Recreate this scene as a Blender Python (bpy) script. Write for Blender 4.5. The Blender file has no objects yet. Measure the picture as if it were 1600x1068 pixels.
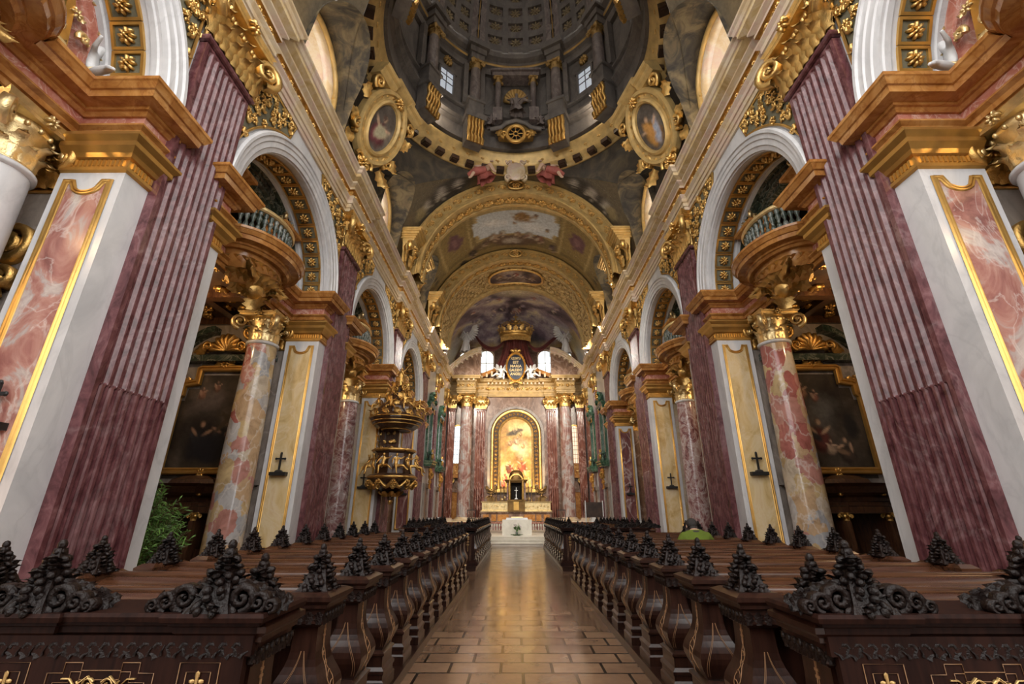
import bpy, math, random
import numpy as np
from mathutils import Vector, Matrix
PI = math.pi
rnd = random.Random(7)
sc = bpy.context.scene
COL = sc.collection
sin, cos = math.sin, math.cos

# ------------------------------------------------------------------ mesh builder
class MB:
    def __init__(self):
        self.v = []; self.f = []; self.m = []; self.s = []; self.M = None
    def add(self, V, F, m=0, s=True):
        o = len(self.v); M = self.M
        if M is None: self.v.extend([tuple(p) for p in V])
        else: self.v.extend([tuple(M @ Vector(p)) for p in V])
        self.f.extend([tuple(i + o for i in f) for f in F])
        self.m.extend([m] * len(F)); self.s.extend([s] * len(F))
        return self
    def put(self, other, M=None):
        old = self.M
        self.M = M if old is None else (old if M is None else old @ M)
        o = len(self.v)
        self.v.extend([tuple(self.M @ Vector(p)) for p in other.v] if self.M is not None else other.v)
        self.f.extend([tuple(i + o for i in f) for f in other.f])
        self.m.extend(other.m); self.s.extend(other.s)
        self.M = old
        return self
    def mesh(self, name, mats):
        me = bpy.data.meshes.new(name)
        me.from_pydata(self.v, [], self.f)
        for mt in (mats if isinstance(mats, (list, tuple)) else [mats]): me.materials.append(mt)
        n = len(self.f)
        me.polygons.foreach_set('material_index', self.m)
        me.polygons.foreach_set('use_smooth', self.s)
        me.validate(); me.update()
        return me
    def build(self, name, mats, parent=None, loc=(0, 0, 0), label=None, kind=None):
        o = bpy.data.objects.new(name, self.mesh(name, mats)); COL.objects.link(o)
        o.location = loc
        if parent: o.parent = parent
        if label: o['label'] = label
        if kind: o['kind'] = kind
        return o
    # ---- shapes
    def box(self, x0, x1, y0, y1, z0, z1, m=0):
        V = [(x0,y0,z0),(x1,y0,z0),(x1,y1,z0),(x0,y1,z0),(x0,y0,z1),(x1,y0,z1),(x1,y1,z1),(x0,y1,z1)]
        return self.add(V, [(3,2,1,0),(4,5,6,7),(0,1,5,4),(1,2,6,5),(2,3,7,6),(3,0,4,7)], m, False)
    def grid(self, P, m=0, s=True, cu=False, cv=False):
        nu = len(P); nv = len(P[0]); V = [p for r in P for p in r]; F = []
        for i in range(nu - (0 if cu else 1)):
            for j in range(nv - (0 if cv else 1)):
                a = i*nv+j; b = i*nv+(j+1) % nv; i2 = (i+1) % nu
                F.append((a, b, i2*nv+(j+1) % nv, i2*nv+j))
        return self.add(V, F, m, s)
    def lathe(self, prof, n=16, c=(0,0,0), a0=0, a1=2*PI, m=0, s=True, caps=True, sx=1, sy=1):
        full = abs(a1-a0-2*PI) < 1e-6; k = n if full else n+1
        P = []
        for i in range(k):
            a = a0+(a1-a0)*i/n
            P.append([(c[0]+r*cos(a)*sx, c[1]+r*sin(a)*sy, c[2]+z) for r, z in prof])
        self.grid(P, m, s, cu=full)
        if caps and full:
            for j in (0, -1):
                if prof[j][0] > 1e-4:
                    self.add([p[j] for p in P], [tuple(range(k)) if j else tuple(range(k))[::-1]], m, False)
        return self
    def loft(self, secs, m=0, s=False, caps=True):   # secs: lists of points (closed loops of equal length)
        self.grid(secs, m, s, cv=True)
        if caps:
            n = len(secs[0])
            self.add(secs[0], [tuple(range(n))[::-1]], m, False); self.add(secs[-1], [tuple(range(n))], m, False)
        return self
    def rloft(self, prof, c=(0,0), m=0, s=False):    # prof: (hx, hy, z) rectangular sections
        return self.loft([[(c[0]-a,c[1]-b,z),(c[0]+a,c[1]-b,z),(c[0]+a,c[1]+b,z),(c[0]-a,c[1]+b,z)] for a,b,z in prof], m, s)
    def sweep(self, path, prof, m=0, closed=False, caps=True, s=False):
        # path in xy; prof = (d, z[, m]); d goes to the LEFT of the travel direction
        n = len(path); P = []
        for i, p in enumerate(path):
            def nrm(a, b):
                d = Vector((b[0]-a[0], b[1]-a[1])); d.normalize(); return Vector((-d.y, d.x))
            if closed: n1 = nrm(path[i-1], p); n2 = nrm(p, path[(i+1) % n])
            else:
                n1 = nrm(path[i-1], p) if i else nrm(p, path[1]); n2 = nrm(p, path[i+1]) if i < n-1 else n1
            b = n1+n2
            b = n1.copy() if b.length < 1e-5 else b.normalized()
            k = 1/max(.25, b.dot(n1))
            P.append([(p[0]+b.x*k*q[0], p[1]+b.y*k*q[0], q[1]) for q in prof])
        nv = len(prof)
        for j in range(nv-1):
            mm = prof[j][2] if len(prof[j]) > 2 else m
            self.grid([[r[j], r[j+1]] for r in P], mm, s, cu=closed)
        if caps and not closed:
            self.add(P[0], [tuple(range(nv))], m, False); self.add(P[-1], [tuple(range(nv))[::-1]], m, False)
        return self
    def arc(self, prof, a0, a1, n, cy=0, cz=0, m=0, s=True, closed=False):
        # prof = (r, x[, m]) swept round an axis parallel to x; angle 0 = +y, pi/2 = up
        P = []
        for i in range(n+1):
            a = a0+(a1-a0)*i/n
            P.append([(q[1], cy+q[0]*cos(a), cz+q[0]*sin(a)) for q in prof])
        nv = len(prof)
        for j in range(nv-1 if not closed else nv):
            mm = prof[j][2] if len(prof[j]) > 2 else m
            V = []
            for r in P: V += [r[j], r[(j+1) % nv]]
            self.add(V, [(2*i, 2*i+1, 2*i+3, 2*i+2) for i in range(n)], mm, s)
        return self
    def tube(self, pts, rad, n=6, m=0, s=True, caps=True, flat=1.0):
        pts = [Vector(p) for p in pts]; k = len(pts)
        if not isinstance(rad, (list, tuple)): rad = [rad]*k
        P = []; up = None
        for i in range(k):
            t = (pts[min(i+1, k-1)]-pts[max(i-1, 0)])
            t = t.normalized() if t.length > 1e-9 else Vector((0,0,1))
            if up is None:
                up = Vector((0,0,1)) if abs(t.z) < .9 else Vector((1,0,0))
            a = t.cross(up)
            a = a.normalized() if a.length > 1e-6 else t.orthogonal().normalized()
            b = a.cross(t).normalized(); up = b
            P.append([tuple(pts[i]+a*(rad[i]*cos(2*PI*j/n))+b*(rad[i]*flat*sin(2*PI*j/n))) for j in range(n)])
        self.grid(P, m, s, cv=True)
        if caps:
            self.add(P[0], [tuple(range(n))[::-1]], m, s); self.add(P[-1], [tuple(range(n))], m, s)
        return self
    def ell(self, c, r, nu=8, nv=5, m=0, rot=None):
        if not isinstance(r, (list, tuple)): r = (r, r, r)
        V = [(0,0,-1)]
        for j in range(1, nv):
            t = -PI/2+PI*j/nv
            for i in range(nu):
                a = 2*PI*i/nu; V.append((cos(t)*cos(a), cos(t)*sin(a), sin(t)))
        V.append((0,0,1)); F = []
        for i in range(nu):
            i2 = (i+1) % nu
            F.append((0, 1+i2, 1+i))
            for j in range(nv-2): F.append((1+j*nu+i, 1+j*nu+i2, 1+(j+1)*nu+i2, 1+(j+1)*nu+i))
            F.append((1+(nv-2)*nu+i, 1+(nv-2)*nu+i2, len(V)-1))
        W = []
        for p in V:
            q = Vector((p[0]*r[0], p[1]*r[1], p[2]*r[2]))
            if rot is not None: q = rot @ q
            W.append((q.x+c[0], q.y+c[1], q.z+c[2]))
        return self.add(W, F, m, True)
    def prism(self, poly, y0, y1, m=0):             # poly in xz, extruded along y
        n = len(poly)
        V = [(a, y0, b) for a, b in poly]+[(a, y1, b) for a, b in poly]
        return self.add(V, [tuple(range(n)), tuple(range(n, 2*n))[::-1]]+[(i, n+i, n+(i+1) % n, (i+1) % n) for i in range(n)], m, False)

def frame(o, U, W, N=None):                          # local x->U, z->W, y->N (out of the surface)
    U = Vector(U).normalized(); W = Vector(W); W = (W-U*W.dot(U)).normalized()
    N = W.cross(U).normalized() if N is None else Vector(N).normalized()
    return Matrix(((U.x,N.x,W.x,o[0]),(U.y,N.y,W.y,o[1]),(U.z,N.z,W.z,o[2]),(0,0,0,1)))
def T(x, y, z): return Matrix.Translation((x, y, z))
def RZ(a): return Matrix.Rotation(a, 4, 'Z')
def RX(a): return Matrix.Rotation(a, 4, 'X')
def RY(a): return Matrix.Rotation(a, 4, 'Y')
def SC(x, y, z): return Matrix.Diagonal((x, y, z, 1))

# ---- ornaments. Local frame: x along the surface, z up the surface, y out of it
def leaf(mb, L, W, curl=.5, out=.0, m=0, lobes=4, n=7):
    """acanthus leaf rising from the origin, its tip curling out (+y)"""
    P = []
    for i in range(n+1):
        t = i/n
        bend = max(0, (t-.45)/.55)
        z = L*(t-.32*curl*bend**2); y = out*t+L*.42*curl*bend**1.6+.04*L
        w = W*.5*(.62+.5*sin(PI*min(1, t*1.05)))*(1-t**5)*(1+.22*(-1)**i)
        if t == 1: w = W*.03; z -= L*.08*curl
        row = []
        for k in (-1, -.5, 0, .5, 1):
            row.append((k*w, y+(.10*W if k == 0 else (.02*W if abs(k) < 1 else -.07*W)), z-abs(k)*L*.03*(i % 2)))
        P.append(row)
    mb.grid(P, m)
    mb.grid([[(q[0]*.98, q[1]-.035*L-.02*W, q[2]) for q in r][::-1] for r in P], m)
    return mb
def volute(mb, R, w, turns=1.6, m=0, n=26, th=.2, sgn=1):
    """spiral scroll in the local xz plane, thickness w along y"""
    pts = []; rad = []
    for i in range(n+1):
        t = i/n; a = t*turns*2*PI; r = R*(1-t)**.85*.9+R*.1
        pts.append((sgn*r*sin(a), 0, -r*cos(a)+R)); rad.append(R*th*(1-.55*t))
    P = []
    for i in range(n+1):
        c = Vector(pts[i]); d = (Vector(pts[min(n, i+1)])-Vector(pts[max(0, i-1)])).normalized(); nn = Vector((d.z, 0, -d.x))
        q = rad[i]; h = w*.5*(1+.25*i/n)
        P.append([tuple(c+nn*q+Vector((0,-h,0))), tuple(c-nn*q+Vector((0,-h,0))), tuple(c-nn*q+Vector((0,h*.8,0))), tuple(c+Vector((0,h,0))), tuple(c+nn*q+Vector((0,h*.8,0)))])
    mb.grid(P, m, True, cv=True)
    mb.ell((0, 0, R), (R*.2, w*.6, R*.2), 7, 4, m)
    return mb
def rosette(mb, R, m=0, n=8, h=.35):
    for i in range(n):
        a = 2*PI*i/n
        mb.ell((.58*R*cos(a), .08*R, .58*R*sin(a)), (.42*R, h*R*.7, .2*R), 6, 4, m, Matrix.Rotation(-a, 3, 'Y'))
    for i in range(n//2):
        a = 2*PI*(i+.5)/(n//2)
        mb.ell((.3*R*cos(a), h*R*.55, .3*R*sin(a)), (.24*R, h*R*.5, .13*R), 6, 4, m, Matrix.Rotation(-a, 3, 'Y'))
    mb.ell((0, h*R*.8, 0), R*.2, 7, 4, m)
    return mb
def scroll(mb, R, w, m=0, sgn=1, turns=1.25, n=14):
    """S scroll with a leaf: foliage relief unit about 2R wide"""
    pts = []; rad = []
    for i in range(n+1):
        t = i/n; a = t*turns*2*PI; r = R*(1-.8*t)
        pts.append((sgn*(r*cos(a)-R), w*.4, r*sin(a))); rad.append(w*(.55-.3*t)+.08*R*(1-t))
    mb.tube(pts, rad, 5, m)
    mb.ell((sgn*-R, w*.5, 0), (R*.24, w*.7, R*.24), 6, 4, m)
    for k in range(4):
        a = .5+k*1.25
        mb.ell((sgn*(R*1.08*cos(a)-R), w*.35, R*1.08*sin(a)), (R*.34, w*.5, R*.14), 6, 4, m, Matrix.Rotation(-sgn*(a+.9), 3, 'Y'))
    return mb
def foliage(mb, poly_test, x0, x1, z0, z1, step, w, m=0, seed=1, big=1.0):
    """fills a region of a surface with scrolls and leaves in relief"""
    r = random.Random(seed); nx = max(1, int((x1-x0)/step)); nz = max(1, int((z1-z0)/step)); k = 0
    for i in range(nx):
        for j in range(nz):
            x = x0+(i+.5+(.25 if j % 2 else -.1))*(x1-x0)/nx; z = z0+(j+.5)*(z1-z0)/nz
            if not poly_test(x, z): continue
            k += 1
            old = mb.M; R = step*.42*big
            A = T(x, 0, z) @ RY(r.uniform(0, 6.28))
            mb.M = A if old is None else old @ A
            if k % 3 == 0: rosette(mb, R*.75, m, 6, .5)
            else: scroll(mb, R*.62, w, m, 1 if k % 2 else -1)
            if k % 2: leaf(mb, R*1.3, R*.8, .7, 0, m, n=5)
            mb.M = old
    return mb

def capital(mb, hw, hd, h, m=0, rnd_=False, leaves=4):
    """composite capital rising from z=0. hw half width (x), hd half depth (y). round or flat bell"""
    if rnd_:
        mb.lathe([(hw*.80,0),(hw*.90,.03*h),(hw*.90,.06*h),(hw*.80,.08*h),(hw*.82,.5*h),(hw*.95,.68*h),(hw*1.02,.74*h),(hw*.9,.86*h)], 20, m=m)
    else:
        mb.rloft([(hw*.93,hd*.9,0),(hw*.98,hd*.98,.02*h),(hw*.98,hd*.98,.05*h),(hw*.92,hd*.9,.07*h),(hw*.93,hd*.92,.5*h),(hw*1.02,hd*1.0,.7*h),(hw*1.05,hd*1.05,.76*h),(hw*.98,hd*.95,.86*h)], m=m)
    ab = hw*1.34; abd = (hw*1.34 if rnd_ else hd+.34*hw)
    # abacus with hollow sides
    def aba(z, k):
        L = []
        for s in range(4):
            for t in (-.9, -.45, 0, .45):
                d = 1-.14*(1-(t/.9)**2)
                x, y = [(t, -d), (d, t), (-t, d), (-d, -t)][s]
                L.append((x*ab*k, y*abd*k, z))
        return L
    mb.loft([aba(.86*h, .92), aba(.90*h, .97), aba(.93*h, .94), aba(h, 1.04)], m)
    old = mb.M
    def at(M):
        mb.M = M if old is None else old @ M
    rows = [(0.06, .42, 0, 1.0), (.06, .66, .5, .9)]
    if rnd_:
        for b, L, off, sc_ in rows:
            for i in range(8):
                a = 2*PI*(i+off)/8
                at(RZ(a) @ T(0, hw*.80, b*h)); leaf(mb, L*h, hw*.62*sc_, .8, .05*hw, m)
    else:
        for b, L, off, sc_ in rows:
            k = leaves
            for i in range(k+(1 if off else 0)):
                x = -hw+2*hw*(i+.5-off)/k
                at(T(x, hd*.92, b*h)); leaf(mb, L*h, 2*hw/k*1.0*sc_, .8, .04, m)
            for sx in (-1, 1):
                for q in (.35,):
                    at(T(sx*hw*.95, hd*q, b*h) @ RZ(-sx*PI/2)); leaf(mb, L*h, hd*.9*sc_, .8, .04, m)
    # egg and dart ring
    n = 14 if not rnd_ else 16
    for i in range(n):
        if rnd_:
            a = 2*PI*i/n; at(T(hw*1.0*cos(a), hw*1.0*sin(a), .74*h))
        else:
            at(T(-hw*.95+1.9*hw*i/(n-1), hd*1.05, .74*h))
        mb.ell((0,0,0), (hw*.09, hw*.09, .06*h), 6, 4, m)
    # volutes at the corners
    R = .24*h
    for sx in (-1, 1):
        for sy in ((-1, 1) if rnd_ else (1,)):
            yy = abd*.86
            ang = math.atan2(sy*yy, sx*ab*.86)
            at(T(sx*ab*.84, sy*yy*(.98 if not rnd_ else 1), .86*h-2*R) @ RZ(ang)); volute(mb, R, .12*hw+.08, 1.7, m, 22, .22)
            at(T(sx*ab*.78, sy*yy*.94, .5*h) @ RZ(ang-PI/2)); leaf(mb, .26*h, .24*hw, .6, .05, m, n=5)
    at(T(0, abd*.92, .93*h)); rosette(mb, .13*h, m, 6, .7)
    if rnd_:
        for a in (PI/2, PI, -PI/2):
            at(RZ(a) @ T(0, abd*.92, .93*h)); rosette(mb, .13*h, m, 6, .7)
    mb.M = old
    return mb

def skin_figure(joints, edges, sub=2):
    """one continuous surface grown over a skeleton: joints {name:(x,y,z,rx[,ry])}, root first"""
    names = list(joints); ix = {n: i for i, n in enumerate(names)}
    me = bpy.data.meshes.new('tmp'); me.from_pydata([joints[n][:3] for n in names], [(ix[a], ix[b]) for a, b in edges], [])
    ob = bpy.data.objects.new('tmp', me); COL.objects.link(ob)
    md = ob.modifiers.new('s', 'SKIN'); md.branch_smoothing = .6; md.use_smooth_shade = True
    ss = ob.modifiers.new('u', 'SUBSURF'); ss.levels = sub; ss.render_levels = sub
    for n in names:
        j = joints[n]; me.skin_vertices[0].data[ix[n]].radius = (j[3], j[4] if len(j) > 4 else j[3])
    me.skin_vertices[0].data[0].use_root = True
    dg = bpy.context.evaluated_depsgraph_get(); ev = ob.evaluated_get(dg).to_mesh()
    out = MB(); out.add([tuple(v.co) for v in ev.vertices], [tuple(p.vertices) for p in ev.polygons], 0, True)
    ob.evaluated_get(dg).to_mesh_clear()
    bpy.data.objects.remove(ob); bpy.data.meshes.remove(me)
    return out

# ------------------------------------------------------------------ object helpers
def thing(name, label, cat, loc=(0,0,0), s=1, rz=0, group=None, kind=None):
    o = bpy.data.objects.new(name, None); COL.objects.link(o)
    o.empty_display_size = .1
    o.location = loc; o.scale = (s, 1, 1); o.rotation_euler = (0, 0, rz)
    o['label'] = label; o['category'] = cat
    if group: o['group'] = group
    o['kind'] = kind or 'thing'
    return o
def tag(o, label, cat, group=None, kind='thing'):
    o['label'] = label; o['category'] = cat; o['kind'] = kind
    if group: o['group'] = group
    return o
KIDS = {}
def copy_tree(o, parent=None):
    c = o.copy(); COL.objects.link(c)
    if parent: c.parent = parent
    for ch in list(o.children): copy_tree(ch, c)
    return c
def dup(root, loc, s=1, rz=0, label=None, group=None):
    c = copy_tree(root)
    c.location = loc; c.scale = (s, 1, 1); c.rotation_euler = (0, 0, rz)
    if label: c['label'] = label
    if group: c['group'] = group
    return c
def struct(o):
    o['kind'] = 'structure'; return o
SIDE = {-1: 'on the pulpit side', 1: 'across from the pulpit'}
ORD = ['nearest', 'second', 'third', 'fourth', 'fifth']
# ------------------------------------------------------------------ materials
def new_mat(name):
    m = bpy.data.materials.new(name); m.use_nodes = True
    nt = m.node_tree; b = nt.nodes['Principled BSDF']
    return m, nt, b
def N(nt, t, **k):
    n = nt.nodes.new(t)
    for a, v in k.items():
        if a in n.inputs: n.inputs[a].default_value = v
        else: setattr(n, a, v)
    return n
def ramp(nt, stops, interp='LINEAR'):
    r = nt.nodes.new('ShaderNodeValToRGB'); cr = r.color_ramp; cr.interpolation = interp
    while len(cr.elements) < len(stops): cr.elements.new(.5)
    for e, (p, c) in zip(cr.elements, stops): e.position = p; e.color = (*c, 1)
    return r
def pos(nt, scale=(1,1,1)):
    g = nt.nodes.new('ShaderNodeNewGeometry'); mp = nt.nodes.new('ShaderNodeMapping')
    mp.inputs['Scale'].default_value = scale
    nt.links.new(g.outputs['Position'], mp.inputs['Vector'])
    return mp.outputs['Vector']
def plain(name, col, rough=.5, metal=0, bump=0, bscale=30, var=.0, coat=0, vscale=3):
    m, nt, b = new_mat(name)
    b.inputs['Base Color'].default_value = (*col, 1); b.inputs['Roughness'].default_value = rough; b.inputs['Metallic'].default_value = metal
    if coat: b.inputs['Coat Weight'].default_value = coat; b.inputs['Coat Roughness'].default_value = .15
    if var:
        n = N(nt, 'ShaderNodeTexNoise', Scale=vscale, Detail=4.0); nt.links.new(pos(nt), n.inputs['Vector'])
        r = ramp(nt, [(.3, tuple(c*(1-var) for c in col)), (.7, tuple(min(1, c*(1+var)) for c in col))])
        nt.links.new(n.outputs['Fac'], r.inputs['Fac']); nt.links.new(r.outputs['Color'], b.inputs['Base Color'])
    if bump:
        n = N(nt, 'ShaderNodeTexNoise', Scale=float(bscale), Detail=3.0); nt.links.new(pos(nt), n.inputs['Vector'])
        bp = N(nt, 'ShaderNodeBump', Strength=bump, Distance=.02)
        nt.links.new(n.outputs['Fac'], bp.inputs['Height']); nt.links.new(bp.outputs['Normal'], b.inputs['Normal'])
    return m
def spec(m, v):
    m.node_tree.nodes['Principled BSDF'].inputs['Specular IOR Level'].default_value = v; return m
def marble(name, stops, scale=1.5, stretch=(1,1,1), vein=None, vamt=.5, vscale=1.2, rough=.22, dist=1.2, interp='LINEAR', detail=6.0):
    m, nt, b = new_mat(name)
    v = pos(nt, stretch)
    n = N(nt, 'ShaderNodeTexNoise', Scale=scale, Detail=detail, Roughness=.6, Distortion=dist); nt.links.new(v, n.inputs['Vector'])
    r = ramp(nt, stops, interp); nt.links.new(n.outputs['Fac'], r.inputs['Fac'])
    out = r.outputs['Color']
    if vein:
        n2 = N(nt, 'ShaderNodeTexNoise', Scale=vscale, Detail=5.0, Roughness=.55, Distortion=.8); nt.links.new(v, n2.inputs['Vector'])
        a = N(nt, 'ShaderNodeMath', operation='SUBTRACT'); a.inputs[1].default_value = .5; nt.links.new(n2.outputs['Fac'], a.inputs[0])
        a2 = N(nt, 'ShaderNodeMath', operation='ABSOLUTE'); nt.links.new(a.outputs[0], a2.inputs[0])
        r2 = ramp(nt, [(0, (vamt,)*3), (.012, (vamt*.5,)*3), (.03, (0,0,0))]); nt.links.new(a2.outputs[0], r2.inputs['Fac'])
        mx = nt.nodes.new('ShaderNodeMix'); mx.data_type = 'RGBA'
        nt.links.new(r2.outputs['Color'], mx.inputs[0]); nt.links.new(out, mx.inputs[6]); mx.inputs[7].default_value = (*vein, 1)
        out = mx.outputs[2]
    nt.links.new(out, b.inputs['Base Color'])
    b.inputs['Roughness'].default_value = rough
    return m
MT = {}
MT['purple'] = marble('purple_marble', [(.28,(.052,.014,.016)),(.45,(.112,.038,.042)),(.58,(.165,.064,.068)),(.78,(.26,.125,.128))], 5.5, (1,1,.6), (.45,.32,.32), .18, .9, .24, 1.0)
MT['pink'] = marble('pink_marble', [(.34,(.24,.09,.075)),(.44,(.38,.16,.13)),(.52,(.48,.25,.20)),(.57,(.46,.37,.34)),(.66,(.58,.50,.46))], 1.3, (1,1,.7), (.75,.66,.6), .45, 1.9, .18, 1.8)
MT['plum'] = marble('plum_marble', [(.3,(.09,.035,.04)),(.5,(.19,.075,.075)),(.65,(.30,.15,.14)),(.8,(.45,.33,.3))], 1.5, (1,1,.6), (.6,.5,.48), .7, .9, .18, 1.6)
MT['yellow'] = marble('yellow_marble', [(.3,(.50,.33,.13)),(.48,(.66,.49,.25)),(.62,(.72,.58,.36)),(.78,(.62,.42,.22))], 1.6, (1,1,.6), (.75,.62,.45), .4, 1.2, .22, 1.5)
def breccia(name, cells, scale, stretch, rough=.16, warp=.55, vein=(.72,.66,.6)):
    m, nt, b = new_mat(name); v = pos(nt, stretch)
    n = N(nt, 'ShaderNodeTexNoise', Scale=1.7, Detail=4.0, Roughness=.6); nt.links.new(v, n.inputs['Vector'])
    vm = nt.nodes.new('ShaderNodeVectorMath'); vm.operation = 'SCALE'; vm.inputs['Scale'].default_value = warp; nt.links.new(n.outputs['Color'], vm.inputs[0])
    ad = nt.nodes.new('ShaderNodeVectorMath'); nt.links.new(v, ad.inputs[0]); nt.links.new(vm.outputs[0], ad.inputs[1])
    vo = N(nt, 'ShaderNodeTexVoronoi', Scale=scale); nt.links.new(ad.outputs[0], vo.inputs['Vector'])
    sp = nt.nodes.new('ShaderNodeSeparateColor'); nt.links.new(vo.outputs['Color'], sp.inputs['Color'])
    r = ramp(nt, cells, 'CONSTANT'); nt.links.new(sp.outputs[0], r.inputs['Fac'])
    n2 = N(nt, 'ShaderNodeTexNoise', Scale=3.5, Detail=6.0, Roughness=.65, Distortion=.8); nt.links.new(v, n2.inputs['Vector'])
    r2 = ramp(nt, [(.3,(.66,.62,.6)),(.5,(1,1,1)),(.7,(1.2,1.2,1.2))]); nt.links.new(n2.outputs['Fac'], r2.inputs['Fac'])
    mx = nt.nodes.new('ShaderNodeMix'); mx.data_type = 'RGBA'; mx.blend_type = 'MULTIPLY'; mx.inputs[0].default_value = 1
    nt.links.new(r.outputs['Color'], mx.inputs[6]); nt.links.new(r2.outputs['Color'], mx.inputs[7])
    n3 = N(nt, 'ShaderNodeTexNoise', Scale=1.3, Detail=4.0); nt.links.new(v, n3.inputs['Vector'])
    s1 = N(nt, 'ShaderNodeMath', operation='SUBTRACT'); s1.inputs[1].default_value = .5; nt.links.new(n3.outputs['Fac'], s1.inputs[0])
    s2 = N(nt, 'ShaderNodeMath', operation='ABSOLUTE'); nt.links.new(s1.outputs[0], s2.inputs[0])
    r3 = ramp(nt, [(0,(.5,)*3),(.01,(.2,)*3),(.02,(0,0,0))]); nt.links.new(s2.outputs[0], r3.inputs['Fac'])
    mv = nt.nodes.new('ShaderNodeMix'); mv.data_type = 'RGBA'; nt.links.new(r3.outputs['Color'], mv.inputs[0]); nt.links.new(mx.outputs[2], mv.inputs[6]); mv.inputs[7].default_value = (*vein, 1)
    nt.links.new(mv.outputs[2], b.inputs['Base Color']); b.inputs['Roughness'].default_value = rough
    return m
MT['breccia'] = breccia('breccia_marble', [(0,(.52,.38,.20)),(.24,(.54,.45,.34)),(.42,(.50,.34,.20)),(.55,(.36,.36,.37)),(.68,(.46,.44,.43)),(.78,(.46,.22,.18)),(.90,(.38,.13,.11))], 2.6, (1,1,.75))
MT['rose'] = marble('rose_column_marble', [(.32,(.12,.05,.055)),(.44,(.25,.12,.12)),(.52,(.34,.22,.21)),(.6,(.42,.34,.33)),(.72,(.27,.13,.13))], 2.4, (1,1,.8), (.6,.55,.55), .6, 1.8, .16, 2.2)
MT['altarcol'] = marble('altar_column_marble', [(.36,(.17,.075,.062)),(.46,(.27,.14,.115)),(.53,(.34,.25,.22)),(.60,(.36,.34,.33)),(.72,(.28,.16,.135))], .9, (1,1,.6), (.6,.55,.5), .4, .8, .22, 2.4)
MT['rust'] = marble('red_marble', [(.3,(.09,.026,.018)),(.5,(.185,.065,.045)),(.7,(.28,.125,.09))], 1.6, (1,1,.5), (.6,.42,.36), .5, 1.1, .2)
MT['frieze'] = marble('pink_frieze_marble', [(.3,(.38,.12,.085)),(.5,(.52,.21,.15)),(.68,(.62,.34,.26))], 4.0, (1,1,1), (.75,.55,.46), .7, 3.2, .2)
MT['ochre'] = marble('ochre_marble', [(.28,(.27,.10,.022)),(.46,(.42,.18,.045)),(.6,(.52,.25,.075)),(.76,(.60,.34,.13))], 2.6, (1,1,1), (.25,.08,.02), .5, 1.8, .2)
MT['cream'] = marble('cream_marble', [(.3,(.52,.38,.22)),(.42,(.62,.47,.28)),(.5,(.66,.55,.40)),(.58,(.63,.46,.36)),(.7,(.64,.57,.47)),(.8,(.58,.53,.47))], .8, (1,1,1), (.5,.3,.2), .25, 1.5, .3, 1.5)
MT['white'] = marble('white_stucco_marble', [(.3,(.53,.53,.54)),(.55,(.65,.645,.65)),(.75,(.72,.71,.71))], 1.6, (1,1,.5), (.45,.45,.46), .3, 1.2, .26)
MT['grey'] = marble('grey_marble', [(.3,(.17,.14,.12)),(.5,(.28,.235,.20)),(.7,(.38,.32,.27))], 1.3, (1,1,.5), (.5,.42,.38), .4, .9, .25, 1.8)
MT['brownm'] = marble('brown_marble', [(.3,(.10,.055,.035)),(.5,(.20,.115,.075)),(.7,(.33,.21,.15))], 1.5, (1,1,.6), (.45,.33,.27), .5, 1.0, .25, 1.6)
MT['green'] = marble('dark_green_marble', [(.3,(.012,.022,.016)),(.5,(.03,.045,.033)),(.7,(.09,.10,.075))], 3.0, (1,1,1), (.35,.34,.26), .5, 2.0, .15, 2.0)
MT['bgreen'] = marble('green_marble', [(.3,(.015,.05,.03)),(.5,(.03,.085,.05)),(.7,(.10,.17,.11))], 2.5, (1,1,.5), (.3,.38,.3), .4, 1.6, .18, 1.6)
MT['twist'] = marble('twisted_column_marble', [(.3,(.022,.035,.028)),(.5,(.065,.085,.07)),(.62,(.15,.17,.15)),(.8,(.3,.3,.27))], 3.0, (1,1,1), (.45,.44,.4), .5, 2.0, .12, 2.4)
MT['ground'] = marble('fresco_ground', [(.3,(.030,.026,.022)),(.5,(.062,.050,.037)),(.65,(.105,.082,.05)),(.8,(.16,.125,.075))], 1.1, (1,1,1), None, 0, 1, .65, 1.2)
MT['field'] = plain('olive_ground', (.16,.15,.10), .5, 0, .2, 40, .25)
MT['gold'] = plain('gold', (.76,.50,.18), .36, .92, .35, 45, .25, vscale=6)
MT['goldp'] = plain('pale_gold', (.80,.62,.32), .34, .85, .3, 50, .2, vscale=6)
MT['goldd'] = plain('old_gold', (.60,.36,.11), .36, .9, .4, 50, .3, vscale=6)
MT['goldm'] = plain('gold_moulding', (.64,.38,.11), .38, .85, .1, 20, .15)
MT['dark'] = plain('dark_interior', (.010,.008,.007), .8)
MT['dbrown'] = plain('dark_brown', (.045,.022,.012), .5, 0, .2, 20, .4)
MT['silver'] = plain('white_statue', (.72,.72,.72), .45, 0, .2, 30, .1)
MT['bronze'] = plain('bronze', (.20,.115,.04), .38, .85, .3, 40, .3)
MT['iron'] = plain('black_iron', (.012,.012,.013), .45)
MT['dgrey'] = marble('dome_grey_stone', [(.3,(.080,.070,.062)),(.5,(.125,.11,.098)),(.7,(.18,.155,.135))], 1.4, (1,1,.6), (.2,.17,.15), .3, 1.4, .55)
MT['dgrey2'] = marble('dome_veined_stone', [(.3,(.085,.065,.06)),(.5,(.15,.12,.11)),(.7,(.24,.20,.18))], 2.0, (1,1,.5), (.33,.28,.25), .4, 1.4, .5, 2.0)
MT['dgold'] = plain('dome_gold', (.40,.25,.08), .5, .35, .25, 30, .25)
MT['ochrep'] = plain('painted_ochre', (.44,.29,.115), .55, 0, .15, 20, .22)
MT['ochrel'] = plain('gilded_stucco', (.56,.385,.15), .42, .3, .25, 30, .22)
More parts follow.
